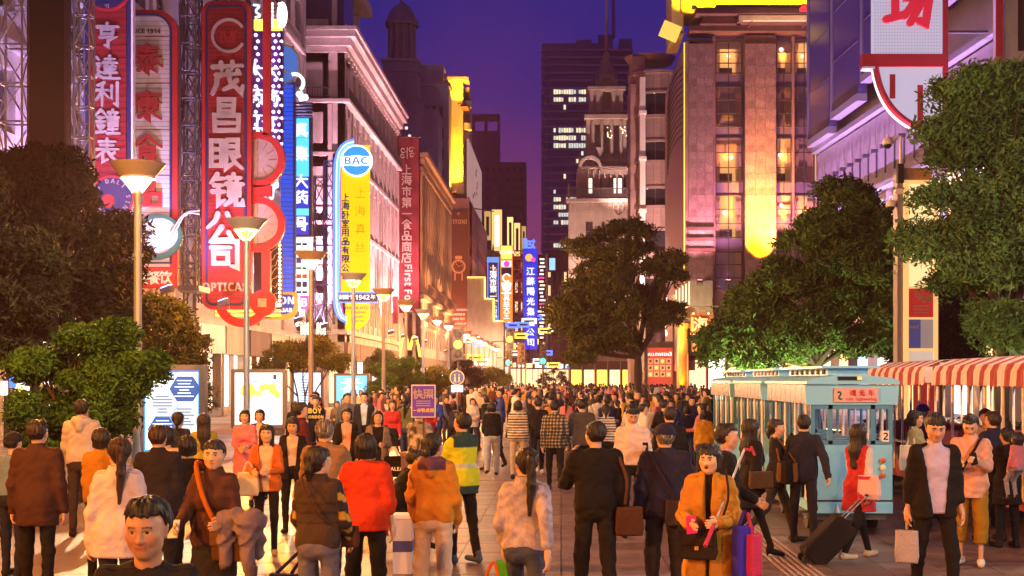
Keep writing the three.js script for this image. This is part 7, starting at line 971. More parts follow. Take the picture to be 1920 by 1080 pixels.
// One figure. Local axes: feet on y = 0, facing +z. o: see the list of people below.
function figure(o) {
  const H = o.h ?? 1.7, S = H / 1.72, fem = !!o.fem, q = o.q ?? 1, sw = (fem ? 0.136 : 0.16) * (o.wide ?? 1), g = new THREE.Group();
  const rad = (a) => a * Math.PI / 180, mul = (v, s) => v.map((e) => e * s), add = (a, b) => a.map((e, i) => e + b[i]);
  // legs
  const legs = o.legs ?? [[4, 3], [-3, 4]], leg = [1, -1].map((s, i) => { const [th, kn, ab = 3] = legs[i], hip = [s * 0.09, 0.93, 0], k = add(hip, mul([s * Math.sin(rad(ab)), -Math.cos(rad(th)), Math.sin(rad(th))], 0.43)), a = add(k, mul([0, -Math.cos(rad(th - kn)), Math.sin(rad(th - kn))], 0.42)); return { hip, k, a, s }; });
  const drop = o.sit ? o.sit : 0.08 - Math.min(...leg.map((l) => l.a[1])) + (o.heel ?? 0); for (const l of leg) for (const p of [l.hip, l.k, l.a]) p[1] += drop;
  const lean = rad(o.lean ?? 0), up = (p) => { const y = p[1] - 0.95, z = p[2]; return [p[0] + (o.tilt ?? 0) * y, 0.95 + y * Math.cos(lean) - z * Math.sin(lean) + drop, y * Math.sin(lean) + z * Math.cos(lean)]; };
  // arms: [swing, abduction, elbow, inward]
  const arm = [1, -1].map((s, i) => { const [w, ab, el, inn = 0] = (o.arms ?? [[6, 7, 14], [-4, 7, 14]])[i], sh = up([s * sw, 1.40, 0]), ls = lean * 57; const a1 = rad(w + ls), u = [s * Math.sin(rad(ab)), -Math.cos(rad(ab)) * Math.cos(a1), Math.cos(rad(ab)) * Math.sin(a1)], e = add(sh, mul(u, 0.285)), a2 = rad(w + ls + el); let f = [s * Math.sin(rad(ab)) * 0.5 - s * Math.sin(rad(inn)), -Math.cos(a2), Math.sin(a2)]; const l = Math.hypot(...f); f = f.map((v) => v / l); return { s, sh, e, w: add(e, mul(f, 0.25)), f }; });
  const neck = up([0, 1.46, 0]), hc = up([0, 1.6, 0.015 + (o.nod ? 0.02 : 0)]);
  const K = (p) => mul(p, S), scl = (gg) => gg.scale(S, S, S);
  const all = [...leg.flatMap((l) => [l.hip, l.k, l.a]), ...arm.flatMap((a) => [a.sh, a.e, a.w]), hc, up([0, 1.0, 0])];
  const lo = [0, 1, 2].map((c) => Math.min(...all.map((p) => p[c])) - 0.2), hi = [0, 1, 2].map((c) => Math.max(...all.map((p) => p[c])) + 0.2); lo[1] = Math.max(lo[1], -0.02);
  // skin: body, head and hands joined into one mesh
  const tone = o.skin ?? [0.5, 0.3, 0.2], skinc = () => tone, parts = [];
  { const F = new Field(lo, hi, 0.022 * q); for (const l of leg) F.cap(l.hip, l.k, 0.062, 0.045).cap(l.k, l.a, 0.043, 0.03); for (const a of arm) F.cap(a.sh, a.e, 0.036, 0.031).cap(a.e, a.w, 0.031, 0.025); F.cap(up([-0.05, 0.95, 0]), up([0.05, 0.95, 0]), 0.072, 0.072, 0.06).cap(up([0, 1.0, 0]), up([0, 1.3, 0]), 0.066, 0.07, 0.05).cap(up([-sw + 0.04, 1.37, 0]), up([sw - 0.04, 1.37, 0]), 0.036, 0.036, 0.04).cap(up([0, 1.36, -0.005]), up([0, 1.53, 0.005]), 0.058, 0.05, 0.04); parts.push(F.mesh(skinc)); }
  const hs = o.head ?? 0.96, HM = new THREE.Matrix4().compose(V(...hc), new THREE.Quaternion().setFromEuler(new THREE.Euler(rad(o.nod ?? 0) + lean * 0.4, rad(o.look ?? 0), rad(o.cock ?? 0), 'YXZ')), V(hs, hs, hs));
  { const F = new Field([-0.11, -0.17, -0.14], [0.11, 0.14, 0.14], 0.0075 * q); F.cap([0, 0.036, -0.034], [0, 0.03, 0.018], 0.08, 0.073).cap([0, 0, 0.032], [0, -0.07, 0.046], 0.062, 0.04).cap([-0.03, -0.056, 0.02], [0.03, -0.056, 0.02], 0.042, 0.042).cap([-0.008, -0.096, 0.052], [0.008, -0.096, 0.052], 0.022, 0.022, 0.02).cap([-0.034, 0.024, 0.076], [0.034, 0.024, 0.076], 0.012, 0.012, 0.02).cap([0, 0.004, 0.09], [0, -0.034, 0.104], 0.008, 0.012, 0.012).cap([-0.012, -0.036, 0.094], [0.012, -0.036, 0.094], 0.008, 0.008, 0.01).cap([-0.017, -0.062, 0.084], [0.017, -0.062, 0.084], 0.008, 0.008, 0.012).cap([-0.05, -0.02, 0.062], [-0.04, -0.03, 0.066], 0.018, 0.018, 0.03).cap([0.05, -0.02, 0.062], [0.04, -0.03, 0.066], 0.018, 0.018, 0.03).cap([0, -0.06, -0.012], [0, -0.16, -0.02], 0.052, 0.055, 0.03);
    for (const s of [-1, 1]) F.cap([s * 0.081, 0.014, -0.012], [s * 0.077, -0.03, -0.004], 0.012, 0.01, 0.01);
    F.each((x, y, z, d) => { const e = 0.013 - Math.hypot((Math.abs(x) - 0.031) * 0.8, (y - 0.002) * 1.2, z - 0.098); return Math.max(d, e * 0.6); });
    if (o.gape) F.each((x, y, z, d) => Math.max(d, 0.014 - Math.hypot(x * 0.8, (y + 0.068) * 0.8, z - 0.09)));
    const hair0 = HAIRS[o.hair ?? 'black'];
    const hg = F.mesh((x, y, z) => { const X = Math.abs(x); if (z > 0.055) { if (o.gape && Math.hypot(x * 0.9, y + 0.068) < 0.014) return [0.06, 0.01, 0.01]; if (X < 0.024 && Math.abs(y + 0.062) < 0.0085 * (1.2 - X * 20)) return [tone[0] * 0.72, tone[1] * 0.42, tone[2] * 0.45]; if (Math.hypot((X - 0.031) / 0.0145, (y - 0.002) / 0.0062) < 1) return Math.abs(X - 0.031) < 0.0065 ? [0.01, 0.008, 0.006] : [0.45, 0.38, 0.34]; if (X > 0.013 && X < 0.05 && Math.abs(y - 0.026 + (X - 0.03) ** 2 * 9) < 0.0048) return hair0.map((v) => v * 0.7 + 0.03); if (X > 0.03 && Math.abs(y + 0.03) < 0.025) return [tone[0] * 1.02, tone[1] * 0.9, tone[2] * 0.88]; } return tone; });
    hg.applyMatrix4(HM); parts.push(hg); }
  for (const a of arm) { // hands: palm, four curled fingers, thumb from the side of the palm
    const f = V(...a.f), side = V(a.s, 0, 0).addScaledVector(f, -a.s * f.x).normalize(), nrm = V().crossVectors(side, f).multiplyScalar(a.s), curl = o.curl?.[a.s > 0 ? 0 : 1] ?? 0.5; // side: thumb points forward
    const fw = nrm.z >= 0 ? nrm.clone() : nrm.clone().negate(), w = V(...a.w), P = (l, t, n) => w.clone().addScaledVector(f, l).addScaledVector(fw, t).addScaledVector(side, -n).toArray(), pos = P(0.06, 0, 0), F = new Field(pos.map((v) => v - 0.12), pos.map((v) => v + 0.12), 0.0085 * q);
    F.cap(P(-0.02, 0, 0), P(0.02, 0, 0), 0.027, 0.026, 0.02).cap(P(0.02, -0.018, 0), P(0.07, -0.024, 0), 0.021, 0.016, 0.02).cap(P(0.02, 0.014, 0), P(0.07, 0.02, 0), 0.021, 0.016, 0.02);
    [-0.031, -0.011, 0.01, 0.03].forEach((t, i) => { const L = [0.058, 0.07, 0.075, 0.066][i], c = curl * 1.5; F.cap(P(0.072, t, 0), P(0.072 + L * 0.55 * Math.cos(c * 0.5), t, L * 0.55 * Math.sin(c * 0.5)), 0.0105, 0.0095, 0.006).cap(P(0.072 + L * 0.55 * Math.cos(c * 0.5), t, L * 0.55 * Math.sin(c * 0.5)), P(0.072 + L * 0.55 * Math.cos(c * 0.5) + L * 0.45 * Math.cos(c * 1.3), t, L * 0.55 * Math.sin(c * 0.5) + L * 0.45 * Math.sin(c * 1.3)), 0.0095, 0.0085, 0.004); });
    F.cap(P(0.015, 0.024, 0.006), P(0.05, 0.05, 0.016), 0.014, 0.0115, 0.01).cap(P(0.05, 0.05, 0.016), P(0.078, 0.05, 0.026), 0.0115, 0.009, 0.005); parts.push(F.mesh(skinc));
  }
  const body = mesh('body', scl(mergeGeometries(parts)), skinMat, g);
  // hair
  if (o.style !== 'bald') {
    const st = o.style ?? 'short', long = st === 'long', F = new Field([-0.13, long || st === 'pony' ? -0.46 : -0.16, -0.2], [0.13, 0.16, 0.12], 0.009 * q);
    F.cap([0, 0.046, -0.04], [0, 0.044, 0.012], 0.088, 0.082).cap([0, 0.0, -0.05], [0, -0.03, -0.045], 0.078, 0.06);
    if (st === 'short' && !o.flat) F.cap([-0.03, 0.105, 0.03], [0.035, 0.1, 0.035], 0.03, 0.03, 0.03);
    if (st === 'bob') F.cap([-0.062, 0.03, -0.01], [-0.068, -0.07, -0.005], 0.035, 0.032, 0.03).cap([0.062, 0.03, -0.01], [0.068, -0.07, -0.005], 0.035, 0.032, 0.03).cap([0, 0, -0.06], [0, -0.075, -0.06], 0.075, 0.055, 0.04);
    if (long) F.cap([0, 0, -0.055], [0, -0.2, -0.085], 0.08, 0.082, 0.05, 0.7).cap([0, -0.2, -0.085], [0, -0.4, -0.1], 0.078, 0.05, 0.05, 0.55).cap([-0.064, 0.02, 0], [-0.074, -0.2, 0.0], 0.032, 0.03, 0.03).cap([0.064, 0.02, 0], [0.074, -0.2, 0.0], 0.032, 0.03, 0.03);
    if (st === 'pony') F.cap([0, 0.05, -0.1], [0, 0.04, -0.145], 0.03, 0.03, 0.02).cap([0, 0.04, -0.145], [0, -0.16, -0.15], 0.034, 0.034, 0.02).cap([0, -0.16, -0.15], [0.01, -0.4, -0.13], 0.034, 0.016, 0.02);
    if (st === 'tied') F.cap([0, -0.02, -0.1], [0, -0.06, -0.125], 0.032, 0.028, 0.02).cap([0, -0.06, -0.125], [0, -0.15, -0.115], 0.028, 0.012, 0.02);
    const fringe = o.fringe ?? (fem ? 0.052 : 0.066), side = st === 'bob' || long, lower = st === 'short' ? -0.055 : st === 'bob' ? -0.1 : -0.6;
    F.each((x, y, z, d) => { const line = fringe + (fem ? 0 : Math.abs(x) * 0.1), c = Math.min(z - (side ? 0.012 : -0.004) - Math.max(0, y - 0.02) * 0.5, line - y, side ? 0.068 - Math.abs(x) + Math.max(0, -y) * 0.12 : 1); let r = Math.max(d, Math.min(c, 0.05)); if (!side) r = Math.max(r, Math.min(Math.abs(x) - 0.06, 0.005 - y, z + 0.045)); r = Math.max(r, lower - y); if (o.cap) r = Math.max(r, y - 0.03); const an = Math.atan2(x, -z - 0.02); return r + 0.0034 * Math.sin(an * 19 + y * 26) + 0.0026 * Math.sin(an * 33 - y * 30 + x * 40) - 0.007 * vn(x * 40 + 50, y * 26 + z * 40 + 50, 997); });
    const hg = F.mesh(); hg.applyMatrix4(HM); mesh('hair', scl(hg), hairMat(HAIRS[o.hair ?? 'black']), g);
  }
  if (o.cap) { const k = new Kit(); k.add(new THREE.SphereGeometry(0.108, 20, 10, 0, 6.3, 0, 1.62).scale(1, 0.95, 1.14).translate(0, 0.045, -0.012)); k.add(new THREE.CylinderGeometry(0.107, 0.107, 0.035, 20, 1, true).scale(1, 1, 1.14).translate(0, 0.04, -0.012)); k.add(new THREE.CylinderGeometry(0.085, 0.09, 0.008, 16, 1, false, -1.2, 2.4).scale(1, 1, 1).translate(0, 0.04, 0.085)); const c = k.build('cap', cloth(o.cap), g); c.geometry.applyMatrix4(HM); scl(c.geometry); }
  // upper clothes
  const garment = (name, c, p) => {
    const { hem = 0.9, sleeve = 1, bulk = 0, open = 0, collar = 0, flare = 0, fold = 0.004, color, hood, inner, hips = 0 } = p, F = new Field(lo, hi, 0.0155 * q), B = bulk * 0.72;
    F.cap(up([-sw + 0.03, 1.38, 0]), up([0, 1.41, 0]), 0.056 + B, 0.066 + B, 0.05).cap(up([sw - 0.03, 1.38, 0]), up([0, 1.41, 0]), 0.056 + B, 0.066 + B, 0.05).cap(up([-0.055, 1.26, 0.008]), up([0.055, 1.26, 0.008]), (fem ? 0.102 : 0.115) + B, (fem ? 0.102 : 0.115) + B, 0.09, 0.9).cap(up([-0.05, 1.1, 0]), up([0.05, 1.1, 0]), (fem ? 0.088 : 0.108) + B, (fem ? 0.088 : 0.108) + B, 0.09, 0.94).cap(up([-0.065, 0.97, -0.01]), up([0.065, 0.97, -0.01]), 0.112 + B + hips, 0.112 + B + hips, 0.09, 0.98);
    if (fem && !inner) F.cap(up([-0.06, 1.24, 0.075]), up([0.06, 1.24, 0.075]), 0.055 + B, 0.055 + B, 0.06);
    if (hem < 0.88) { const e = hem - 0.06, m = [(leg[0].k[0] + leg[1].k[0]) / 2, 0, (leg[0].k[2] + leg[1].k[2]) / 2 * Math.min(1, (0.93 - e) / 0.43)]; F.cap(up([-0.055, 0.93, -0.005]), [m[0] - 0.06 - flare * 0.4, e + drop, m[2]], 0.125 + B, 0.12 + B + flare, 0.06).cap(up([0.055, 0.93, -0.005]), [m[0] + 0.06 + flare * 0.4, e + drop, m[2]], 0.125 + B, 0.12 + B + flare, 0.06); if (o.stride2) for (const l of leg) F.cap(l.hip, l.k, 0.1 + B, 0.085 + B, 0.05); }
    for (const a of arm) { const t = Math.min(1, sleeve * 2), t2 = Math.max(0, sleeve * 2 - 1); F.cap(a.sh, [0, 1, 2].map((i) => a.sh[i] + (a.e[i] - a.sh[i]) * t), 0.056 + B, 0.047 + B * 0.9, 0.03); if (t2) F.cap(a.e, [0, 1, 2].map((i) => a.e[i] + (a.w[i] - a.e[i]) * t2 * 0.98), 0.045 + B * 0.9, 0.037 + B * 0.7, 0.025); }
    if (collar) F.cap(up([0, 1.45, -0.005]), up([0, 1.49 + collar * 0.02, 0.0]), 0.066 + B * 0.5, 0.066 + B * 0.5, 0.03);
    if (hood) F.cap(up([-0.07, 1.47, -0.06]), up([0.07, 1.47, -0.06]), 0.05, 0.05, 0.04).cap(up([0, 1.45, -0.09]), up([0, 1.36, -0.12]), 0.07, 0.04, 0.04);
    const fl = folds(fold), hy = hem + drop, nk = neck, nearArm = (x, y, z) => arm.some((a) => { const bx = a.w[0] - a.e[0], by = a.w[1] - a.e[1], bz = a.w[2] - a.e[2], t = Math.max(0, Math.min(1, ((x - a.e[0]) * bx + (y - a.e[1]) * by + (z - a.e[2]) * bz) / 0.0625)); return Math.hypot(x - a.e[0] - t * bx, y - a.e[1] - t * by, z - a.e[2] - t * bz) < 0.062 + B; });
    F.each((x, y, z, d) => { let r = fl(x, y, z, d); if (!o.sit && y < hy + 0.03 && (hem < 0.84 || !nearArm(x, y, z))) r = Math.max(r, (hy - y) * 0.9); if (!collar) r = Math.max(r, 0.068 - Math.hypot(x - nk[0], (y - nk[1] - 0.045) * 0.8, z - nk[2] - 0.02)); else r = Math.max(r, Math.min(y - nk[1] - 0.05, 0.09 - Math.hypot(x - nk[0], z - nk[2]))); if (open && z > 0.02) { const wdt = open * (0.35 + 0.65 * Math.max(0, (y - hy) / (nk[1] - hy))); r = Math.max(r, Math.min((wdt - Math.abs(x - nk[0])) * 1, z - 0.02)); } return r; });
    // keep the arms where the torso hem would cut them
    mesh(name, scl(F.mesh(color)), color ? clothVC : cloth(c), g);
  };
  const T = o.top; if (o.innerTop) garment('shirt', o.innerTop, { hem: o.innerHem ?? 0.9, sleeve: 0.2, bulk: -0.012, collar: o.innerCollar ?? 0, inner: true, fold: 0.003 });
  garment(T.name ?? 'jacket', T.c, T);
  // lower clothes
  if (o.skirt) { const F = new Field(lo, hi, 0.0155 * q), e = o.skirt.hem; F.cap(up([-0.05, 0.98, 0]), [-0.05, e + drop - 0.05, 0.02], 0.12, 0.13 + (o.skirt.flare ?? 0.02), 0.06).cap(up([0.05, 0.98, 0]), [0.05, e + drop - 0.05, 0.02], 0.12, 0.13 + (o.skirt.flare ?? 0.02), 0.06); if (o.stride2) for (const l of leg) F.cap(l.hip, l.k, 0.1, 0.08, 0.05); const fl = folds(0.005); F.each((x, y, z, d) => Math.max(fl(x, y, z, d), e + drop - y, y - 1.04 - drop)); mesh('skirt', scl(F.mesh()), cloth(o.skirt.c), g); }
  const B = o.bottom; if (B) { const F = new Field(lo, hi, 0.0155 * q), e = B.hem ?? 0.05, w = B.w ?? 0; F.cap(up([-0.06, 0.97, -0.008]), up([0.06, 0.97, -0.008]), 0.112, 0.112, 0.06, 0.92).cap(up([-0.055, 0.92, -0.03]), up([0.055, 0.92, -0.03]), 0.105, 0.105, 0.05); for (const l of leg) F.cap(l.hip, l.k, 0.086 + w, 0.062 + w, 0.03).cap(l.k, l.a, 0.06 + w, 0.046 + w * 1.2, 0.03); const fl = folds(B.fold ?? 0.0045); F.each((x, y, z, d) => Math.max(fl(x, y, z, d), e - y, y - 1.05 - drop)); mesh(B.name ?? 'trousers', scl(F.mesh(B.color)), B.color ? clothVC : cloth(B.c), g); }
  // shoes
  for (const l of leg) { const lift = Math.max(0, l.a[1] - 0.1), dn = Math.min(1, lift * 3.2), f = V(l.s * 0.12, -dn, 1).normalize(), a = V(...l.a), heel = a.clone().add(V(0, -0.04, -0.025)), toe = heel.clone().addScaledVector(f, 0.2); if (o.heel && dn < 0.2) toe.y -= o.heel; const F = new Field([0, 1, 2].map((c) => Math.min(heel.getComponent(c), toe.getComponent(c)) - 0.08), [0, 1, 2].map((c) => Math.max(heel.getComponent(c), toe.getComponent(c)) + 0.1), 0.012 * q); F.cap(heel.toArray(), toe.toArray(), 0.041, 0.034, 0.02).cap(heel.toArray(), a.clone().add(V(0, o.lowShoe ? -0.02 : 0.03, -0.01)).toArray(), 0.042, 0.042, 0.02); if (o.heel) F.cap(heel.clone().add(V(0, 0, -0.02)).toArray(), heel.clone().add(V(0, -o.heel - 0.02, -0.03)).toArray(), 0.02, 0.009, 0.01); if (dn < 0.15) F.each((x, y, z, d) => Math.max(d, -y)); mesh('shoe', scl(F.mesh()), shoeMat(o.shoes ?? [0.02, 0.018, 0.016]), g); }
  g.userData.joints = { arm: arm.map((a) => ({ sh: V(...K(a.sh)), e: V(...K(a.e)), w: V(...K(a.w)), f: V(...a.f) })), neck: V(...K(neck)), head: V(...K(hc)), S };
  return g;
}
const joints = new Map();
function person(px, d, turn, label, o, group) {
  const g = figure(o), jt = g.userData.joints; delete g.userData.joints; g.name = numbered('person'); g.position.set(ax(px, d), o.lift ?? 0, -d); g.rotation.y = R(turn); g.updateMatrixWorld(true); scene.add(g); joints.set(g, jt);
  return tag(g, label, 'person', group);
}
const W = (p, v) => p.localToWorld(v.clone());
// carried things: each stands on its own, placed where it is held
function bag(name, label, category, pos, turn, w, h, t, color, straps, o = {}) {
  const g = thing(name, label, category, pos.toArray(), turn), s = new THREE.Shape([[-w * 0.44, -h / 2], [w * 0.44, -h / 2], [w * 0.5, -h * 0.3], [w * 0.46, h / 2], [-w * 0.46, h / 2], [-w * 0.5, -h * 0.3]].map(([x, y]) => new THREE.Vector2(x, y)));
  const b = mesh('bag_body', flat(metreUV(flat(new THREE.ExtrudeGeometry(s, { depth: t * 0.5, bevelEnabled: true, bevelSize: 0.02, bevelOffset: -0.02, bevelThickness: t * 0.25, bevelSegments: 3 }).translate(0, 0, -t * 0.25)))), o.mat ?? cloth(color), g);
  if (o.flap) mesh('flap', new Kit().box(-w * 0.46, w * 0.46, 0, h * 0.5, t / 2 + 0.012, t / 2 + 0.022).geo, cloth(color.map((v) => v * 0.8)), b);
  if (o.clasp) mesh('clasp', boxGeo(0.03, 0.03, 0.012), std([0.7, 0.5, 0.15], { metalness: 1, roughness: 0.3 }), b).position.set(0, -0.02, t / 2 + 0.028);
  if (o.text) mesh('lettering', latin(o.text, 0.06, 0.004), M.white, b).position.set(0, -h * 0.2, t / 2 + 0.014);
  for (const st of straps) { const inv = new THREE.Matrix4(); g.updateMatrixWorld(true); inv.copy(g.matrixWorld).invert(); const pts = st.map((v) => v.clone().applyMatrix4(inv)); mesh('strap', new Kit().tube(pts, o.strapR ?? 0.014, 5, 24).geo, cloth(o.strap ?? color), g); }
  return g;
}

// ---------------------------------------------------------------- the people one can tell apart
const away = 180, stand = [[3, 2], [-2, 3]], walk = [[20, 6], [-17, 24]], walkB = [[-16, 24], [19, 6]], stepS = [[10, 5], [-9, 14]], hang = [[4, 8, 12], [-3, 8, 12]], swing = [[-20, 8, 10], [22, 8, 22]], swingB = [[22, 8, 22], [-20, 8, 10]];
const BLK = [0.012, 0.011, 0.012], NAVY = [0.018, 0.02, 0.04], DENIM = [0.055, 0.07, 0.13], BRN = [0.075, 0.03, 0.018], CREAM = [0.62, 0.5, 0.38], GRY = [0.16, 0.15, 0.15], WHT = [0.68, 0.64, 0.62];
const P = {};
P.brownCoat = person(70, 13.3, 176, 'older person seen from behind in a long dark brown suit jacket', { h: 1.72, wide: 1.08, hair: 'brown', style: 'short', legs: stand, arms: [[-4, 10, 14], [-3, 10, 12]], top: { c: [0.06, 0.026, 0.019], hem: 0.74, bulk: 0.022, collar: 1 }, bottom: { c: BLK } });
P.capLeft = person(24, 15.2, 165, 'person in a dark cap and blue shirt beside the brown suit jacket', { h: 1.53, cap: [0.02, 0.02, 0.025], legs: stand, top: { name: 'shirt', c: [0.14, 0.22, 0.4], bulk: 0.006 }, bottom: { c: NAVY } });
P.hoodie = person(153, 19, 184, 'young man from behind in a pale grey hoodie, standing tall', { h: 1.83, legs: stand, arms: [[8, 10, 30], [24, 14, 50, 10]], top: { name: 'hoodie', c: [0.5, 0.45, 0.41], hem: 0.88, bulk: 0.02, hood: 1, collar: 1 }, bottom: { c: [0.05, 0.035, 0.03] } });
P.yellowPack = person(190, 14.6, 178, 'person from behind in a mustard jacket with short brown hair', { h: 1.6, fem: 1, hair: 'brown', style: 'bob', legs: stand, top: { c: [0.42, 0.2, 0.02], bulk: 0.025, collar: 1 }, bottom: { c: BLK } });
P.whiteShirt = person(222, 10.9, 172, 'woman from behind in a loose pale lilac shirt with auburn ponytail', { h: 1.66, fem: 1, hair: 'auburn', style: 'pony', look: 30, legs: stepS, arms: [[-8, 12, 10], [-4, 14, 8]], top: { name: 'blouse', c: [0.56, 0.5, 0.6], hem: 0.78, bulk: 0.026, collar: 1, flare: 0.03, fold: 0.0045 }, bottom: { c: [0.04, 0.045, 0.07] } });
P.nearMan = person(276, 5.6, 12, 'close young man in a plain dark tee, face turned to the street', { h: 1.63, q: 0.8, head: 0.98, nod: 6, look: -14, skin: [0.4, 0.22, 0.13], legs: stand, top: { name: 'tee_shirt', c: [0.022, 0.018, 0.02], sleeve: 0.28 }, bottom: { c: BLK } });
P.suitBack = person(296, 13.6, 186, 'man from behind in a near black suit beside the lilac shirt', { h: 1.66, hair: 'auburn', legs: stand, top: { c: [0.02, 0.016, 0.02], hem: 0.76, bulk: 0.02, collar: 1 }, bottom: { c: BLK } });
P.creamTop = person(312, 15.8, 176, 'woman from behind in a cream top with a thin bag strap', { h: 1.58, fem: 1, style: 'bob', legs: stand, top: { name: 'top', c: [0.55, 0.42, 0.28], bulk: 0.008 }, bottom: { c: NAVY } });
P.dark330 = person(334, 21, 180, 'person in a dark top facing the hexagon light box', { h: 1.62, fem: 1, style: 'tied', legs: stand, top: { c: [0.02, 0.025, 0.05], bulk: 0.012 }, bottom: { c: BLK } });
P.blackTop = person(352, 14.2, 190, 'person from behind in plain black close to the cream top', { h: 1.54, style: 'bob', fem: 1, legs: stand, top: { c: BLK, bulk: 0.012 }, bottom: { c: BLK } });
P.longHair = person(382, 20, 196, 'woman from behind with very long brown hair and mustard green top', { h: 1.62, fem: 1, hair: 'brown', style: 'long', legs: stand, top: { c: [0.3, 0.26, 0.03], bulk: 0.012 }, bottom: { c: NAVY } });
P.satchel = person(402, 11, -8, 'woman walking forward in a brown blouse with an orange strapped satchel', { h: 1.64, fem: 1, hair: 'brown', style: 'tied', look: 10, skin: [0.55, 0.34, 0.2], legs: stepS, arms: [[10, 12, 70, 12], [22, 12, 46, 10]], top: { name: 'blouse', c: [0.075, 0.032, 0.024], hem: 0.86, bulk: 0.012, collar: 1 }, skirt: { c: [0.02, 0.018, 0.02], hem: 0.55, flare: 0.02 } });
P.pinkDress = person(459, 23.5, 8, 'woman in a long pink dress standing by the blossom light box', { h: 1.6, fem: 1, style: 'bob', legs: stand, arms: [[16, 8, 62, 30], [10, 8, 60, 30]], top: { name: 'dress', c: [0.62, 0.17, 0.22], hem: 0.34, bulk: 0.012, flare: 0.03 } });
P.backDark = person(487, 25, 2, 'woman in a dark jacket half hidden behind the pink dress', { h: 1.58, fem: 1, style: 'bob', legs: stand, top: { c: [0.03, 0.03, 0.05], open: 0.06 }, innerTop: [0.5, 0.4, 0.36], bottom: { c: BLK } });
P.orangeCardigan = person(500, 17.1, 6, 'woman in an orange cardigan, cream top and black leggings', { h: 1.56, fem: 1, style: 'long', skin: [0.55, 0.34, 0.22], legs: [[6, 3, 2], [2, 4, 1]], arms: [[14, 9, 72, 42], [18, 12, 66, 20]], top: { name: 'cardigan', c: [0.55, 0.13, 0.02], hem: 0.84, open: 0.1, bulk: 0.012 }, innerTop: [0.66, 0.52, 0.34], innerHem: 0.84, bottom: { name: 'leggings', c: BLK, w: -0.005, fold: 0.001 }, shoes: [0.4, 0.28, 0.12], lowShoe: 1 });
P.darkCardigan = person(549, 19.5, 4, 'woman in a black cardigan over a cream blouse beside the orange cardigan', { h: 1.58, fem: 1, style: 'bob', hair: 'dark', nod: 12, legs: stand, top: { name: 'cardigan', c: BLK, hem: 0.8, open: 0.09, bulk: 0.012 }, innerTop: [0.6, 0.48, 0.36], bottom: { c: BLK } });
P.maroon = person(563, 21, 118, 'man in a maroon jacket seen from the side', { h: 1.76, hair: 'dark', legs: stand, arms: [[10, 8, 70, 20], [6, 8, 40]], top: { c: [0.09, 0.018, 0.025], bulk: 0.018, collar: 1 }, bottom: { c: [0.04, 0.02, 0.02] } });
P.boyTee = person(592, 34, 2, 'youth in a black tee printed with pale capital letters', { h: 1.7, hair: 'brown', fringe: 0.05, legs: stand, top: { name: 'tee_shirt', c: BLK, sleeve: 0.35, bulk: 0.012 }, bottom: { c: BLK } });
{ for (const [t, y] of [['BOY', 1.3], ['LONDON', 1.18]]) { const m = mesh('print', latin(t, t === 'BOY' ? 0.12 : 0.07, 0.006), std([0.6, 0.42, 0.1]), P.boyTee); m.position.set(0, y, 0.125); } }
P.suitBlue = person(683, 34, 3, 'man in a dark suit over a pale blue shirt walking forward', { h: 1.8, legs: stepS, arms: hang, top: { c: [0.018, 0.018, 0.026], hem: 0.78, open: 0.085, bulk: 0.018 }, innerTop: [0.4, 0.5, 0.66], innerCollar: 1, bottom: { c: BLK } });
P.greyHair = person(609, 13.9, 182, 'grey haired man from behind in a tan jacket with raised arms', { h: 1.71, hair: 'grey', flat: 1, legs: stand, arms: [[30, 10, 110, 14], [34, 10, 108, 14]], top: { c: [0.28, 0.16, 0.08], bulk: 0.02, collar: 1 }, bottom: { c: [0.06, 0.05, 0.045] } });
P.vest = person(597, 10.6, 168, 'woman from behind in a quilted dark vest with yellow spotted sleeves and jeans', { h: 1.6, fem: 1, style: 'tied', hair: 'dark', look: -24, legs: [[4, 3, 4], [-2, 3, 4]], arms: [[10, 12, 44, 8], [6, 14, 40, 10]], top: { name: 'vest', hem: 0.9, bulk: 0.02, collar: 1, fold: 0.003, color: (x, y, z) => Math.abs(x) > 0.185 ? (Math.sin(y * 42 + z * 20) * Math.sin(z * 44 + x * 30) > 0.25 ? [0.5, 0.3, 0.03] : [0.015, 0.014, 0.016]) : Math.abs(Math.sin(y * 42)) < 0.16 ? [0.02, 0.012, 0.009] : [0.05, 0.028, 0.018] }, bottom: { c: [0.14, 0.14, 0.2], w: -0.004, name: 'jeans' } });
P.redSweater = person(686, 12.1, 178, 'woman from behind in a bright orange red sweater and black trousers', { h: 1.64, fem: 1, style: 'bob', wide: 1.1, legs: [[3, 2, 4], [-2, 3, 4]], arms: [[20, 16, 98, -6], [-4, 12, 14]], top: { name: 'sweater', c: [0.58, 0.045, 0.012], hem: 0.86, sleeve: 0.66, bulk: 0.03 }, bottom: { c: BLK, w: 0.006 } });
P.greyPink = person(650, 24.2, 6, 'woman with a long black cardigan over a pale pink dress', { h: 1.62, fem: 1, style: 'bob', legs: stand, arms: [[6, 8, 20], [10, 9, 40]], top: { name: 'cardigan', c: BLK, hem: 0.62, open: 0.1, bulk: 0.014 }, innerTop: [0.6, 0.36, 0.33], innerHem: 0.6, bottom: { c: [0.5, 0.3, 0.28] } });
P.blackDress = person(708, 23, 14, 'woman in a grey cardigan and black patterned dress with a black tote', { h: 1.6, fem: 1, style: 'bob', nod: -6, legs: stand, arms: [[10, 10, 84, 36], [2, 12, 18]], top: { name: 'cardigan', c: [0.2, 0.15, 0.12], hem: 0.84, open: 0.1, bulk: 0.016 }, innerTop: BLK, innerHem: 0.6, skirt: { c: BLK, hem: 0.5, flare: 0.03 } });
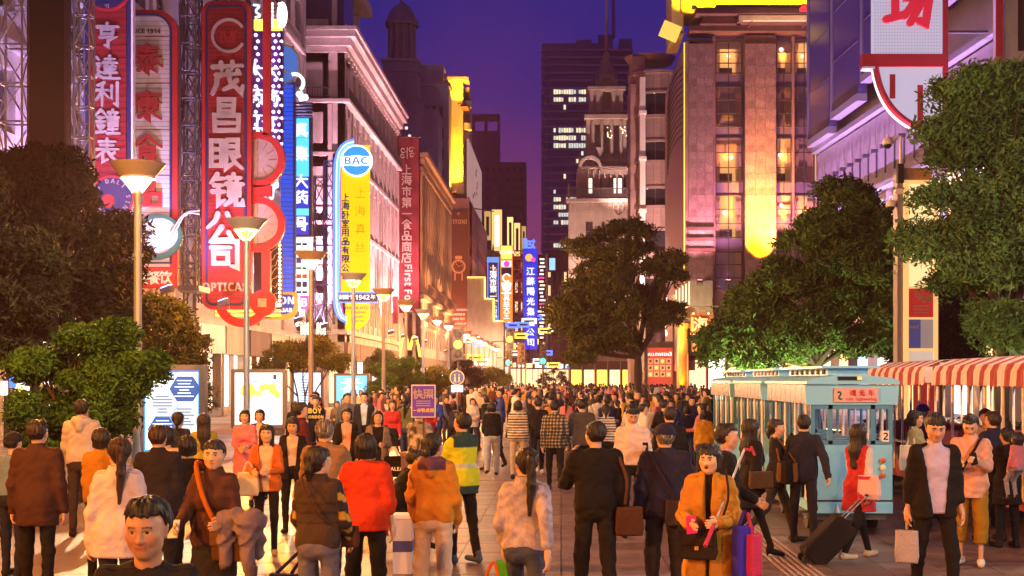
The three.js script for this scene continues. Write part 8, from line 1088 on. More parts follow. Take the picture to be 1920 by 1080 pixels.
P.redTop = person(736, 33, 4, 'woman in a red top and black skirt walking forward', { h: 1.64, fem: 1, style: 'long', hair: 'dark', legs: stepS, top: { name: 'top', c: [0.42, 0.03, 0.03], bulk: 0.01 }, skirt: { c: BLK, hem: 0.6 } });
P.camo = person(786, 22.5, 150, 'person in a grey camouflage jacket behind the photo sign', { h: 1.66, legs: stand, arms: [[20, 10, 84, 20], [16, 10, 80, 20]], top: { hem: 0.86, bulk: 0.03, collar: 1, color: (x, y, z) => [[0.04, 0.04, 0.04], [0.2, 0.18, 0.17], [0.42, 0.38, 0.36]][Math.min(2, Math.floor(3 * vn(x * 14 + 30, y * 16 + z * 9 + 30, 99)))] }, bottom: { c: BLK } });
P.orangeJacket = person(812, 12.4, 174, 'woman from behind in an amber jacket with purple hood and white trousers', { h: 1.63, fem: 1, style: 'tied', hair: 'dark', look: -20, legs: [[5, 3, 4], [-4, 4, 3]], arms: [[8, 14, 34, 6], [4, 12, 26, 6]], top: { hem: 0.9, bulk: 0.03, collar: 1, hood: 1, fold: 0.006, color: (x, y, z) => y > 1.385 && z < 0.06 && Math.abs(x) < 0.135 ? [0.1, 0.04, 0.09] : [0.62, 0.24, 0.012] }, bottom: { c: [0.68, 0.53, 0.4], w: 0.008 }, shoes: WHT });
P.hivis = person(868, 16.3, -128, 'photographer in a yellow and dark green high visibility jacket', { h: 1.72, look: -10, legs: [[6, 4], [-5, 6]], arms: [[34, 10, 96, 14], [28, 10, 84, 16]], top: { hem: 0.8, bulk: 0.026, collar: 1, color: (x, y, z) => y > 1.33 && Math.abs(x) < 0.21 && z < 0.05 || y < 0.9 && Math.abs(x) < 0.24 ? [0.012, 0.05, 0.04] : Math.abs(y - 1.12) < 0.022 ? [0.5, 0.5, 0.42] : [0.62, 0.66, 0.01] }, bottom: { c: BLK }, shoes: [0.08, 0.12, 0.2] });
P.denim = person(985, 10.5, 164, 'woman from behind in a washed denim jacket with a long ponytail', { h: 1.63, fem: 1, style: 'pony', hair: 'dark', look: 34, legs: walk, arms: [[-4, 12, 34, 4], [-30, 14, 20]], top: { hem: 0.93, bulk: 0.016, collar: 1, fold: 0.006, color: (x, y, z) => { const n = vn(x * 22 + 40, y * 18 + z * 20 + 40, 99) * 0.6 + vn(x * 60 + 40, y * 60 + 40, 99) * 0.4; return [0.2 + 0.42 * n, 0.2 + 0.32 * n, 0.3 + 0.3 * n]; }, sleeve: 0.86 }, bottom: { c: DENIM, name: 'jeans', w: -0.004 } });
P.blackJeans = person(922, 31.2, 184, 'person from behind in a black top and loose pale jeans', { h: 1.63, fem: 1, style: 'bob', legs: walkB, arms: [[6, 10, 60, 10], [4, 8, 30]], top: { name: 'top', c: BLK, bulk: 0.02 }, bottom: { name: 'jeans', c: [0.34, 0.36, 0.44], w: 0.02 } });
P.striped = person(971, 30, 180, 'woman from behind in a black and cream striped sweater', { h: 1.66, fem: 1, style: 'bob', hair: 'brown', legs: stand, top: { name: 'sweater', bulk: 0.026, hem: 0.86, color: (x, y) => (y * 17) % 1 < 0.5 ? [0.03, 0.028, 0.03] : [0.62, 0.52, 0.4] }, bottom: { c: [0.42, 0.36, 0.3] } });
P.plaid = person(1040, 26.9, 178, 'man from behind in a black and cream plaid shirt and dark trousers', { h: 1.74, legs: walk, arms: [[-12, 9, 10], [10, 9, 16]], top: { name: 'shirt', hem: 0.84, bulk: 0.018, collar: 1, color: (x, y, z) => { const a = ((x + z * 0.6) * 16 + 50) % 1 < 0.4, b = (y * 16) % 1 < 0.4; return a && b ? [0.5, 0.42, 0.3] : a || b ? [0.1, 0.085, 0.065] : [0.02, 0.02, 0.02]; } }, bottom: { c: BLK } });
P.darkMan = person(1009, 31.5, 190, 'man from behind in a black jacket beside the plaid shirt, white soled shoes', { h: 1.72, legs: walkB, arms: swingB, top: { c: [0.018, 0.014, 0.014], bulk: 0.018 }, bottom: { c: BLK }, shoes: WHT });
P.greySweater = person(1091, 27.2, 182, 'man from behind in a charcoal sweater with striped cuffs', { h: 1.76, wide: 1.08, legs: walkB, arms: [[6, 10, 14], [-6, 10, 12]], top: { name: 'sweater', hem: 0.86, bulk: 0.024, color: (x, y) => y < 1.0 && Math.abs(x) > 0.19 && (y * 30) % 1 < 0.4 ? [0.5, 0.45, 0.4] : [0.05, 0.045, 0.05] }, bottom: { c: BLK }, shoes: WHT });
P.blackBack = person(1116, 12.9, 186, 'stocky man from behind all in black with a hand raised to his face', { h: 1.72, wide: 1.12, style: 'short', flat: 1, look: 16, legs: [[5, 4, 4], [-12, 14, 2]], arms: [[30, 14, 128, 22], [-2, 12, 12]], top: { name: 'sweater', c: BLK, hem: 0.9, bulk: 0.028 }, bottom: { c: [0.016, 0.014, 0.014], w: 0.008 } });
P.phoneMan = person(1186, 19.2, 2, 'young man in a white shirt and black trousers looking at his phone', { h: 1.78, nod: 24, fringe: 0.05, legs: walkB, arms: [[16, 9, 84, 18], [2, 9, 12]], top: { name: 'shirt', c: [0.66, 0.54, 0.5], hem: 0.95, bulk: 0.006, collar: 1, fold: 0.006 }, bottom: { c: BLK } });
P.stripeTee = person(1136, 27.5, 178, 'woman from behind in a black and white striped tee', { h: 1.62, fem: 1, style: 'tied', legs: stand, top: { name: 'tee_shirt', sleeve: 0.5, bulk: 0.012, color: (x, y) => (y * 19) % 1 < 0.45 ? [0.03, 0.03, 0.035] : [0.62, 0.58, 0.55] }, bottom: { c: BLK } });
P.capMan = person(1247, 13.2, 178, 'older man from behind in a navy cap and navy pullover', { h: 1.68, wide: 1.06, hair: 'grey', flat: 1, cap: [0.022, 0.022, 0.06], look: 8, legs: [[4, 3, 4], [-4, 5, 3]], arms: [[-4, 12, 14], [4, 10, 16]], top: { name: 'pullover', c: [0.025, 0.022, 0.045], hem: 0.86, bulk: 0.034, collar: 1 }, bottom: { c: [0.03, 0.022, 0.02], w: 0.012 } });
P.darkBehind = person(1256, 20.5, 184, 'man from behind in a plain black jacket beyond the navy cap', { h: 1.74, legs: walk, top: { c: BLK, bulk: 0.02, collar: 1 }, bottom: { c: BLK } });
P.yellowCoat = person(1331, 10.9, -14, 'woman in a mustard yellow coat laughing, with a selfie stick', { h: 1.6, fem: 1, style: 'bob', gape: 1, fringe: 0.035, skin: [0.6, 0.4, 0.25], legs: stand, look: -10, arms: [[8, 14, 78, 34], [18, 12, 62, 26]], top: { name: 'coat', c: [0.5, 0.23, 0.03], hem: 0.58, bulk: 0.034, collar: 1, flare: 0.03, fold: 0.006, open: 0.03 }, innerTop: BLK, innerCollar: 1, bottom: { c: NAVY } });
P.sideMan = person(1362, 13.3, 82, 'man in profile in a black jacket and pink collar behind the yellow coat', { h: 1.72, hair: 'dark', legs: walk, arms: [[10, 8, 50], [-10, 8, 20]], top: { c: [0.015, 0.013, 0.014], hem: 0.84, bulk: 0.022, open: 0.06 }, innerTop: [0.5, 0.3, 0.28], innerCollar: 1, bottom: { c: BLK } });
P.longCoat = person(1408, 16.6, 112, 'woman in a long black coat and high heels striding past', { h: 1.66, fem: 1, style: 'long', hair: 'dark', legs: [[26, 4], [-24, 16]], heel: 0.05, stride2: 1, arms: [[14, 10, 40], [-6, 9, 20]], top: { name: 'coat', c: BLK, hem: 0.66, bulk: 0.026, flare: 0.03 }, bottom: { name: 'tights', c: [0.012, 0.011, 0.012], w: -0.006, fold: 0.001 }, shoes: BLK });
P.toteWoman = person(1455, 18.4, 78, 'woman in a black jacket walking with a tan tote', { h: 1.62, fem: 1, style: 'tied', hair: 'dark', legs: walk, arms: [[20, 8, 70], [16, 8, 60]], top: { c: [0.018, 0.016, 0.02], bulk: 0.018, hem: 0.8 }, bottom: { c: [0.03, 0.03, 0.035] } });
P.navyBack = person(1507, 18.2, 176, 'person from behind in a dark navy jacket with a black shoulder bag', { h: 1.66, legs: [[14, 6, 4], [-12, 14, 2]], arms: [[-2, 12, 20], [-24, 20, 10]], top: { c: [0.022, 0.022, 0.034], hem: 0.9, bulk: 0.02, collar: 1 }, bottom: { c: [0.02, 0.02, 0.028] } });
P.redDress = person(1610, 16.6, 128, 'woman in a red pinafore dress with white sleeves pulling a suitcase', { h: 1.64, fem: 1, style: 'long', hair: 'dark', legs: [[24, 4], [-22, 12]], arms: [[16, 8, 40], [-10, 10, 6]], stride2: 0, lowShoe: 1, top: { name: 'dress', hem: 0.66, bulk: 0.014, flare: 0.035, color: (x, y, z) => Math.abs(x) > 0.172 && y > 0.85 ? [0.66, 0.56, 0.52] : [0.42, 0.02, 0.035] }, bottom: { name: 'tights', c: BLK, w: -0.006, fold: 0.001 }, shoes: [0.6, 0.45, 0.32] });
P.jacketMan = person(1752, 13, 4, 'young man in an open black blazer over a lilac shirt, carrying a silver bag', { h: 1.8, nod: 14, look: -8, fringe: 0.045, skin: [0.52, 0.28, 0.18], legs: [[14, 6, 5], [-8, 10, 4]], arms: [[0, 9, 12], [-8, 10, 10]], top: { name: 'blazer', c: [0.014, 0.012, 0.012], hem: 0.82, sleeve: 0.8, open: 0.13, bulk: 0.016 }, innerTop: [0.5, 0.42, 0.58], innerHem: 0.86, innerCollar: 1, bottom: { c: BLK } });
P.pinkShirt = person(1820, 16.1, -22, 'person in a salmon shirt and cropped mustard trousers reading a phone', { h: 1.7, nod: 26, flat: 1, legs: [[8, 5, 4], [-4, 5, 4]], arms: [[22, 8, 86, 30], [16, 10, 84, 30]], top: { name: 'shirt', c: [0.62, 0.33, 0.24], hem: 0.78, bulk: 0.02, collar: 1, fold: 0.006 }, bottom: { c: [0.32, 0.17, 0.015], hem: 0.26, w: 0.02 }, shoes: WHT, lowShoe: 1 });
P.oliveTop = person(1716, 20.2, 60, 'woman in profile in an olive shirt with a white cloth bag', { h: 1.66, fem: 1, style: 'bob', hair: 'brown', legs: stand, top: { name: 'shirt', c: [0.28, 0.24, 0.12], bulk: 0.018, hem: 0.86 }, bottom: { c: [0.12, 0.1, 0.09] } });
P.blueCap = person(1730, 22.5, 10, 'person in a blue cap waiting by the red train skirt', { h: 1.7, cap: [0.03, 0.05, 0.2], legs: stand, top: { c: [0.1, 0.09, 0.1] }, bottom: { c: BLK } });
P.navyRight = person(1862, 18.5, -150, 'man in a dark blue jacket turned towards the striped train', { h: 1.68, hair: 'brown', legs: stand, arms: [[10, 10, 60, 10], [8, 10, 40]], top: { c: [0.02, 0.022, 0.055], bulk: 0.026, hem: 0.8, collar: 1 }, bottom: { c: BLK } });
P.palewoman = person(1848, 20.5, -6, 'pale faced woman standing behind the salmon shirt', { h: 1.68, fem: 1, style: 'tied', hair: 'brown', legs: stand, top: { c: [0.5, 0.35, 0.3], bulk: 0.01 }, bottom: { c: BLK } });
P.mother = person(1888, 17.8, 196, 'woman from behind in a black coat holding a small child', { h: 1.5, fem: 1, style: 'tied', legs: stand, arms: [[30, 10, 70], [24, 12, 70]], top: { name: 'coat', c: BLK, hem: 0.62, bulk: 0.026, flare: 0.02 }, bottom: { c: BLK } });
P.child = person(1908, 17.4, 205, 'small child in a pink jacket carried against the black coat', { h: 0.86, head: 1.35, hair: 'dark', style: 'bob', fem: 1, lift: 0.62, legs: [[40, 50], [38, 50]], top: { c: [0.5, 0.16, 0.2], bulk: 0.03 }, bottom: { c: [0.3, 0.26, 0.3] } });
P.seated = person(738, 16.9, 96, 'person in black crouching low behind the orange red sweater', { h: 1.66, hair: 'dark', legs: [[96, 108, 4], [70, 104, 4]], lean: 24, arms: [[40, 8, 50, 10], [36, 8, 50, 10]], top: { c: BLK, bulk: 0.018 }, bottom: { c: BLK } });
// ---------------------------------------------------------------- what they carry
{
  const hand = (p, i, l = 0.09) => { const a = joints.get(p).arm[i]; return W(p, a.w.clone().addScaledVector(a.f, l * joints.get(p).S)); }, shoulder = (p, i) => W(p, joints.get(p).arm[i].sh.clone().add(V(0, 0.08, 0))), loc = (p, x, y, z) => W(p, V(x, y, z)), drop = (v, y) => V(v.x, v.y - y, v.z), phone = (p, i, label, c) => { const g = thing('phone', label, 'phone', drop(hand(p, i, 0.07), -0.015).toArray(), p.rotation.y); g.rotation.x = -0.6; mesh('phone_case', boxGeo(0.075, 0.15, 0.012), cloth(c), g); mesh('screen', boxGeo(0.066, 0.135, 0.004), glow([0.6, 0.7, 0.9], 0.8), g).position.z = -0.008; };
  bag('satchel', 'olive brown satchel hanging at the hip of the brown blouse', 'bag', loc(P.satchel, 0.2, 0.84, 0.15), R(-20), 0.32, 0.24, 0.12, [0.14, 0.07, 0.02], [[loc(P.satchel, 0.12, 0.95, 0.2), loc(P.satchel, -0.02, 1.2, 0.17), loc(P.satchel, -0.12, 1.46, 0.06), loc(P.satchel, -0.1, 1.4, -0.12)]], { strap: [0.5, 0.13, 0.01], strapR: 0.02, flap: 1 });
  { const g = thing('draped_jacket', 'crumpled grey violet jacket draped over the satchel arm', 'jacket', loc(P.satchel, 0.3, 0.98, 0.2).toArray(), R(-10)), F = new Field([-0.25, -0.42, -0.2], [0.25, 0.2, 0.2], 0.014); F.cap([-0.12, 0.08, 0], [0.12, 0.06, 0], 0.07, 0.07).cap([-0.1, 0.05, 0.05], [-0.12, -0.26, 0.06], 0.07, 0.05).cap([0.06, 0.05, 0.06], [0.08, -0.3, 0.07], 0.08, 0.05).cap([0.1, 0.04, -0.03], [0.12, -0.2, -0.05], 0.06, 0.04); const fl = folds(0.012); F.each((x, y, z, d) => fl(x, y, z, d)); mesh('cloth', F.mesh(), cloth([0.2, 0.15, 0.18]), g); mesh('cuff', new Kit().cyl(0.1, -0.36, -0.28, 0.07, 0.045, 0.05, 12).geo, cloth([0.14, 0.1, 0.13]), g); }
  bag('plastic_bag', 'white plastic carrier bag on the arm of the orange cardigan', 'bag', loc(P.orangeCardigan, -0.2, 0.86, 0.16), R(10), 0.26, 0.28, 0.16, [0.62, 0.56, 0.42], [[loc(P.orangeCardigan, -0.26, 1.0, 0.16), loc(P.orangeCardigan, -0.2, 1.12, 0.18), loc(P.orangeCardigan, -0.12, 1.0, 0.16)]], {});
  bag('carrier_bag', 'dark blue carrier bag hanging beside the spotted sleeves', 'bag', loc(P.vest, 0.36, 0.42, 0.2), R(160), 0.24, 0.4, 0.1, [0.02, 0.02, 0.14], [[loc(P.vest, 0.3, 0.62, 0.2), hand(P.vest, 0), loc(P.vest, 0.42, 0.62, 0.2)]]);
  bag('crossbody_strap_bag', 'small brown bag slung across the quilted vest', 'bag', loc(P.vest, -0.16, 0.92, 0.16), R(168), 0.2, 0.16, 0.07, [0.1, 0.04, 0.02], [[loc(P.vest, -0.2, 0.96, 0.05), loc(P.vest, -0.06, 1.12, -0.17), loc(P.vest, 0.08, 1.36, -0.13), loc(P.vest, 0.1, 1.42, 0.02)]], { strapR: 0.009 });
  bag('tote_bag', 'black tote with white lettering held by the grey cardigan', 'bag', loc(P.blackDress, 0.27, 0.7, 0.06), R(14), 0.42, 0.34, 0.12, BLK, [[loc(P.blackDress, 0.16, 0.86, 0.06), shoulder(P.blackDress, 0), loc(P.blackDress, 0.38, 0.86, 0.06)]], { text: 'KALEA' });
  bag('green_bag', 'bright green carrier bag swinging from the denim jacket arm', 'bag', drop(hand(P.denim, 0), 0.16), R(150), 0.16, 0.3, 0.08, [0.05, 0.35, 0.03], [[drop(hand(P.denim, 0), 0.02), hand(P.denim, 0)]]);
  bag('orange_bag', 'orange paper bag held low by the denim jacket', 'bag', loc(P.denim, 0.16, 0.52, -0.3), R(170), 0.24, 0.26, 0.1, [0.55, 0.12, 0.01], [[loc(P.denim, 0.1, 0.65, -0.3), loc(P.denim, 0.16, 0.78, -0.26), loc(P.denim, 0.22, 0.65, -0.3)]]);
  bag('white_carrier', 'cream carrier bag hanging under the orange paper bag', 'bag', loc(P.denim, 0.2, 0.36, -0.36), R(170), 0.34, 0.22, 0.12, [0.62, 0.52, 0.32], [[loc(P.denim, 0.1, 0.47, -0.36), loc(P.denim, 0.17, 0.66, -0.32), loc(P.denim, 0.28, 0.47, -0.36)]]);
  { const t = thing('plush_toy', 'small colourful plush toy hanging above the green bag', 'toy', drop(hand(P.denim, 0), -0.12).toArray()); const F = new Field([-0.1, -0.1, -0.1], [0.1, 0.1, 0.1], 0.012); F.cap([0, -0.03, 0], [0, 0.01, 0], 0.035, 0.03).cap([0, 0.04, 0.01], [0, 0.05, 0.01], 0.03, 0.03, 0.01).cap([-0.04, 0.0, 0], [-0.06, 0.03, 0], 0.014, 0.012).cap([0.04, 0, 0], [0.06, -0.02, 0], 0.014, 0.012); mesh('toy_body', F.mesh(), cloth([0.05, 0.3, 0.1]), t); mesh('toy_scarf', new THREE.TorusGeometry(0.03, 0.012, 6, 12).rotateX(1.4).translate(0, 0.02, 0), cloth([0.6, 0.15, 0.02]), t); }
  bag('shoulder_bag', 'brown leather shoulder bag on the man in black', 'bag', loc(P.blackBack, -0.3, 0.82, -0.08), R(186), 0.26, 0.26, 0.1, [0.09, 0.035, 0.015], [[loc(P.blackBack, -0.26, 0.98, -0.1), loc(P.blackBack, -0.27, 1.2, -0.12), shoulder(P.blackBack, 1), loc(P.blackBack, -0.27, 1.2, 0.12), loc(P.blackBack, -0.3, 0.98, 0.0)]], { strapR: 0.016, strap: [0.12, 0.05, 0.03], flap: 1 });
  bag('crossbody_bag', 'dark brown crossbody bag of the navy cap man', 'bag', loc(P.capMan, -0.1, 0.88, -0.17), R(178), 0.22, 0.24, 0.08, [0.05, 0.03, 0.022], [[loc(P.capMan, -0.12, 0.98, -0.19), loc(P.capMan, 0.02, 1.2, -0.19), loc(P.capMan, 0.14, 1.42, -0.06), loc(P.capMan, 0.12, 1.38, 0.1)]], { strap: [0.03, 0.02, 0.03], clasp: 1 });
  bag('handbag', 'black handbag with a brass clasp across the mustard coat', 'bag', loc(P.yellowCoat, -0.06, 0.86, 0.22), R(-14), 0.3, 0.22, 0.08, [0.035, 0.025, 0.015], [[loc(P.yellowCoat, 0.08, 0.96, 0.2), loc(P.yellowCoat, 0.16, 1.2, 0.16), loc(P.yellowCoat, 0.13, 1.42, 0.06)], [loc(P.yellowCoat, -0.2, 0.96, 0.18), loc(P.yellowCoat, -0.24, 1.1, 0.06)]], { clasp: 1, flap: 1, strapR: 0.01 });
  bag('blue_bag', 'violet blue shopping bag at the side of the mustard coat', 'bag', loc(P.yellowCoat, 0.27, 0.8, 0.14), R(40), 0.2, 0.4, 0.08, [0.05, 0.03, 0.42], [[loc(P.yellowCoat, 0.24, 1.0, 0.14), loc(P.yellowCoat, 0.28, 1.12, 0.14)]]);
  bag('pink_bag', 'hot pink shopping bag next to the violet blue one', 'bag', loc(P.yellowCoat, 0.35, 0.78, 0.12), R(46), 0.14, 0.32, 0.07, [0.6, 0.04, 0.12], [[loc(P.yellowCoat, 0.34, 0.94, 0.12), loc(P.yellowCoat, 0.3, 1.1, 0.12)]]);
  { const a = hand(P.yellowCoat, 0, 0.06), e = at(1396, 842, 11.2), g = thing('selfie_stick', 'pale selfie stick with a pink clamp rising from the mustard coat', 'selfie stick', a.toArray()); const d = e.clone().sub(a); mesh('rod', new Kit().bar(d.clone().multiplyScalar(-0.25), d, 0.009, 8).geo, std([0.5, 0.42, 0.48], { metalness: 0.3, roughness: 0.4 }), g); mesh('grip', new Kit().bar(d.clone().multiplyScalar(-0.28), d.clone().multiplyScalar(0.02), 0.016, 8).geo, cloth([0.6, 0.06, 0.14]), g); mesh('clamp', new Kit().bar(d, d.clone().add(V(0.05, -0.01, 0)), 0.014, 6).bar(d.clone().add(V(0.05, 0.02, 0)), d.clone().add(V(0.08, -0.05, 0)), 0.012, 6).geo, cloth([0.6, 0.08, 0.14]), g); }
  phone(P.yellowCoat, 1, 'pink phone in the hand of the mustard coat', [0.65, 0.03, 0.2]); phone(P.phoneMan, 0, 'dark phone held by the white shirt', BLK); phone(P.pinkShirt, 0, 'phone read by the salmon shirt', BLK); phone(P.satchel, 1, 'white phone in the hand of the brown blouse', WHT);
  bag('black_handbag', 'black and brown handbag of the long black coat', 'bag', loc(P.longCoat, -0.3, 0.95, -0.04), P.longCoat.rotation.y + 1.4, 0.28, 0.2, 0.12, [0.07, 0.04, 0.02], [[loc(P.longCoat, -0.3, 1.06, 0.08), hand(P.longCoat, 1, 0.02), loc(P.longCoat, -0.3, 1.06, -0.14)]]);
  bag('tan_tote', 'tan tote carried in front of the black jacket', 'bag', loc(P.toteWoman, -0.26, 0.92, 0.16), P.toteWoman.rotation.y + 1.57, 0.28, 0.25, 0.1, [0.16, 0.08, 0.025], [[loc(P.toteWoman, -0.26, 1.06, 0.26), shoulder(P.toteWoman, 1), loc(P.toteWoman, -0.26, 1.06, 0.06)]]);
  bag('black_shoulder_bag', 'large black bag on the shoulder of the navy jacket', 'bag', loc(P.navyBack, 0.27, 0.92, -0.06), R(120), 0.32, 0.3, 0.14, BLK, [[loc(P.navyBack, 0.26, 1.08, -0.12), shoulder(P.navyBack, 0), loc(P.navyBack, 0.26, 1.08, 0.1)]]);
  bag('floral_bag', 'pink and white floral shoulder bag of the red dress', 'bag', loc(P.redDress, -0.24, 0.86, -0.1), P.redDress.rotation.y + 0.4, 0.26, 0.28, 0.12, [0.55, 0.22, 0.26], [[loc(P.redDress, -0.2, 1.02, -0.05), shoulder(P.redDress, 1)]], { mat: std([1, 1, 1], { map: noiseTex(64, (u, v) => { const n = vn(u * 8, v * 8, 8), m = vn(u * 8 + 3, v * 8 + 5, 8); return n > 0.62 ? [0.7, 0.12, 0.2] : m > 0.66 ? [0.15, 0.2, 0.35] : [0.85, 0.68, 0.66]; }) }) });
  bag('silver_bag', 'silvery paper shopping bag held by the open black blazer', 'bag', drop(hand(P.jacketMan, 1, 0.06), 0.26), R(-16), 0.22, 0.3, 0.1, [0.42, 0.38, 0.42], [[drop(hand(P.jacketMan, 1, 0.06), 0.1), hand(P.jacketMan, 1, 0.06)]]);
  bag('white_cloth_bag', 'white cloth bag on the olive shirt shoulder', 'bag', loc(P.oliveTop, -0.24, 1.0, 0), P.oliveTop.rotation.y + 1.5, 0.32, 0.36, 0.06, WHT, [[loc(P.oliveTop, -0.22, 1.16, 0.05), shoulder(P.oliveTop, 1), loc(P.oliveTop, -0.22, 1.16, -0.06)]]);
  { const p = P.pinkShirt, g = thing('black_strap_bag', 'small black bag on a wide strap across the salmon shirt', 'bag', loc(p, -0.2, 0.86, 0.02).toArray(), p.rotation.y); mesh('bag_body', boxGeo(0.1, 0.2, 0.2), cloth(BLK), g); const inv = g.matrixWorld.clone(); g.updateMatrixWorld(true); const m = g.matrixWorld.clone().invert(); mesh('strap', new Kit().tube([loc(p, -0.17, 0.94, 0.1), loc(p, -0.06, 1.12, 0.17), loc(p, 0.06, 1.32, 0.17), loc(p, 0.12, 1.45, 0.03), loc(p, 0.1, 1.36, -0.14)].map((v) => v.applyMatrix4(m)), 0.018, 6, 30).geo, cloth(BLK), g); }
  { const h = hand(P.redDress, 1, 0.05), base = V(h.x - 0.75, 0, h.z + 0.05), g = thing('suitcase', 'black wheeled suitcase tilted behind the red dress', 'suitcase', base.toArray()); const tilt = Math.atan2(h.x - base.x, h.y), q = new THREE.Group(); // tilted about its wheels
    const m4 = new THREE.Matrix4().makeRotationZ(-tilt * 0.98), len = Math.hypot(h.x - base.x, h.y); const k = new Kit(m4); k.extrude(rrect(-0.12, 0.14, 0.08, 0.66, 0.05), -0.2, 0.4, [], 0.015); k.build('shell', cloth([0.016, 0.014, 0.014]), g); new Kit(m4).box(-0.14, -0.13, 0.12, 0.62, -0.16, 0.16).box(0.155, 0.165, 0.14, 0.4, -0.15, 0.15).build('pocket', cloth([0.03, 0.028, 0.028]), g); for (const z of [-0.09, 0.09]) new Kit(m4).box(-0.06, -0.045, 0.66, len, z - 0.008, z + 0.008).build('handle_rail', M.chrome, g); new Kit(m4).box(-0.065, -0.04, len - 0.015, len + 0.015, -0.1, 0.1).build('handle', M.black, g); for (const z of [-0.16, 0.16]) mesh('wheel', new THREE.CylinderGeometry(0.05, 0.05, 0.035, 14).rotateX(Math.PI / 2), M.black, g).position.set(0, 0.05, z); }
}

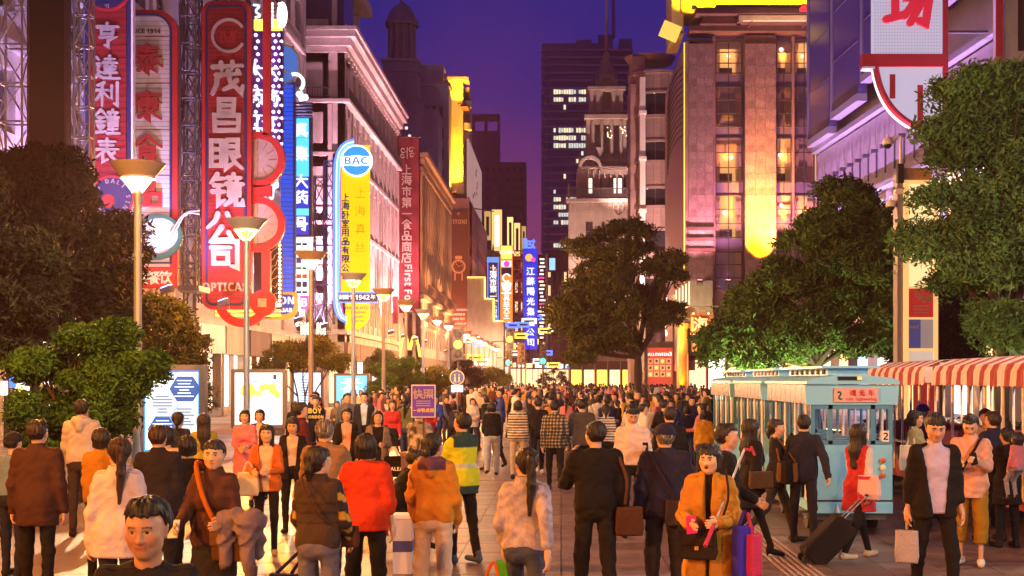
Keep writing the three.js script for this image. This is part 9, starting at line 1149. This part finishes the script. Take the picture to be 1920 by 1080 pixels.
// ---------------------------------------------------------------- the crowd down the street
{
  const looks = [['short haired person', 'walking away', { legs: walk, arms: swing }, away], ['long haired person', 'walking away', { fem: 1, style: 'long', h: 1.62, legs: walkB, arms: swingB }, away], ['long haired person', 'coming this way', { fem: 1, style: 'long', h: 1.62, legs: walk, arms: [[14, 9, 60, 16], [-6, 8, 14]] }, 0], ['short haired person', 'coming this way', { legs: walkB, arms: swingB }, 0], ['person with a ponytail', 'walking away', { fem: 1, style: 'pony', h: 1.64, legs: stepS, arms: [[10, 9, 70, 16], [-4, 8, 14]] }, away], ['bob haired person', 'coming this way', { fem: 1, style: 'bob', h: 1.6, legs: stepS, arms: [[10, 9, 66, 20], [12, 9, 66, 20]] }, 0], ['bob haired person', 'walking away', { fem: 1, style: 'bob', h: 1.62, legs: walk, arms: hang }, away], ['short haired person', 'standing sideways', { legs: stand, arms: [[14, 9, 70, 12], [6, 9, 40]] }, 90]];
  const tops = [['black', [0.013, 0.012, 0.013]], ['navy', [0.02, 0.024, 0.06]], ['white', [0.62, 0.57, 0.52]], ['grey', [0.13, 0.12, 0.12]], ['red', [0.4, 0.03, 0.03]], ['mustard', [0.45, 0.25, 0.03]], ['brown', [0.1, 0.045, 0.025]], ['bright blue', [0.03, 0.06, 0.32]], ['pink', [0.52, 0.2, 0.22]], ['olive', [0.13, 0.12, 0.04]], ['cream', [0.6, 0.46, 0.3]]];
  const weights = [0, 0, 0, 0, 1, 1, 2, 2, 2, 3, 3, 4, 5, 6, 7, 8, 9, 10], downs = [[0.013, 0.012, 0.013], [0.04, 0.05, 0.1], [0.03, 0.026, 0.025]];
  const lod = [1.5, 2.3].map((q) => looks.map(([, , o], i) => figure({ h: 1.72, ...o, q, top: { c: tops[0][1], bulk: 0.016, hem: i % 3 === 2 ? 0.78 : 0.88, collar: i % 2 }, bottom: { c: downs[0] } })));
  const spots = [], busy = [...joints.keys()].map((p) => [p.position.x, p.position.z]);
  const free = (x, z, r) => !spots.some((s) => Math.hypot(s[0] - x, s[1] - z) < r) && !busy.some((s) => Math.hypot(s[0] - x, s[1] - z) < r + 0.25);
  const fill = (n, d0, d1, p0, p1, r, power = 1) => { for (let i = 0, t = 0; i < n && t < 6000; t++) { const d = d0 + (d1 - d0) * Math.pow(rnd(), power), x = ax(rr(p0, p1), d); if (x > 3.1 && x < 4.8 && d < 32.5 || x > 5.9 && d < 29 || x < -8.1 && x > -9.1 || Math.abs(x - ax(1196, 70)) < 0.5 && Math.abs(d - 70) < 0.6 || !free(x, -d, r)) continue; spots.push([x, -d]); i++; } };
  fill(30, 33, 44, 625, 1330, 0.62); fill(14, 27, 40, 1180, 1325, 0.6); fill(5, 30, 44, 545, 620, 0.6); fill(80, 42, 66, 620, 1335, 0.62); fill(62, 62, 92, 640, 1335, 0.62); fill(45, 86, 120, 700, 1335, 0.6);
  const proto = new Map();
  for (const [x, z] of spots) {
    const k = Math.floor(rnd() * looks.length), [who, doing, , turn] = looks[k], [cn, c] = tops[pick(weights)], src = lod[-z > 58 ? 1 : 0][k], g = src.clone(); g.userData = {}; g.name = numbered('person'); const dn = pick(downs), s = rr(0.9, 1.06);
    for (const m of g.children) if (m.name === 'jacket') m.material = cloth(c); else if (m.name === 'trousers') m.material = cloth(dn);
    g.position.set(x, 0, z); g.rotation.y = R(turn + rr(-34, 34) + (turn === 90 && rnd() < 0.5 ? 180 : 0)); g.scale.set(s, s, s); scene.add(g);
    tag(g, `${who} in a plain ${cn} jacket ${doing} among the crowd`, 'person', `${cn} jackets, ${who}s ${doing}`);
  }
  // far off the people read as one mass
  const far = new THREE.Group(); far.name = 'far_crowd'; far.userData.kind = 'stuff'; scene.add(far);
  looks.slice(0, 6).forEach((_, k) => { const list = []; for (const m of lod[1][k].children) { const gg = m.geometry.index ? m.geometry.toNonIndexed() : m.geometry.clone(), col = { body: null, hair: HAIRS.black, jacket: tops[[2, 0, 5, 3, 8, 6][k]][1], trousers: downs[0], shoe: BLK }[m.name] ?? BLK; if (!gg.attributes.color || col) { const a = new Float32Array(gg.attributes.position.count * 3); for (let i = 0; i < a.length; i++) a[i] = (col ?? [0.5, 0.3, 0.2])[i % 3]; gg.setAttribute('color', new THREE.BufferAttribute(a, 3)); } list.push(gg); }
    const im = new THREE.InstancedMesh(mergeGeometries(list), clothVC, 44); im.name = 'crowd_figures'; im.userData.kind = 'stuff'; for (let i = 0; i < 44; i++) { const d = rr(108, 190), s = rr(0.92, 1.06); im.setMatrixAt(i, new THREE.Matrix4().compose(V(ax(rr(780, 1325), d), 0, -d), new THREE.Quaternion().setFromAxisAngle(V(0, 1, 0), R((looks[k][3] || 0) + rr(-25, 25))), V(s, s, s))); } far.add(im); });
}

// warm city haze: far things fade to purple
scene.fog = new THREE.FogExp2(0xd8a0b4, 0.00032);
renderer.render(scene, camera);
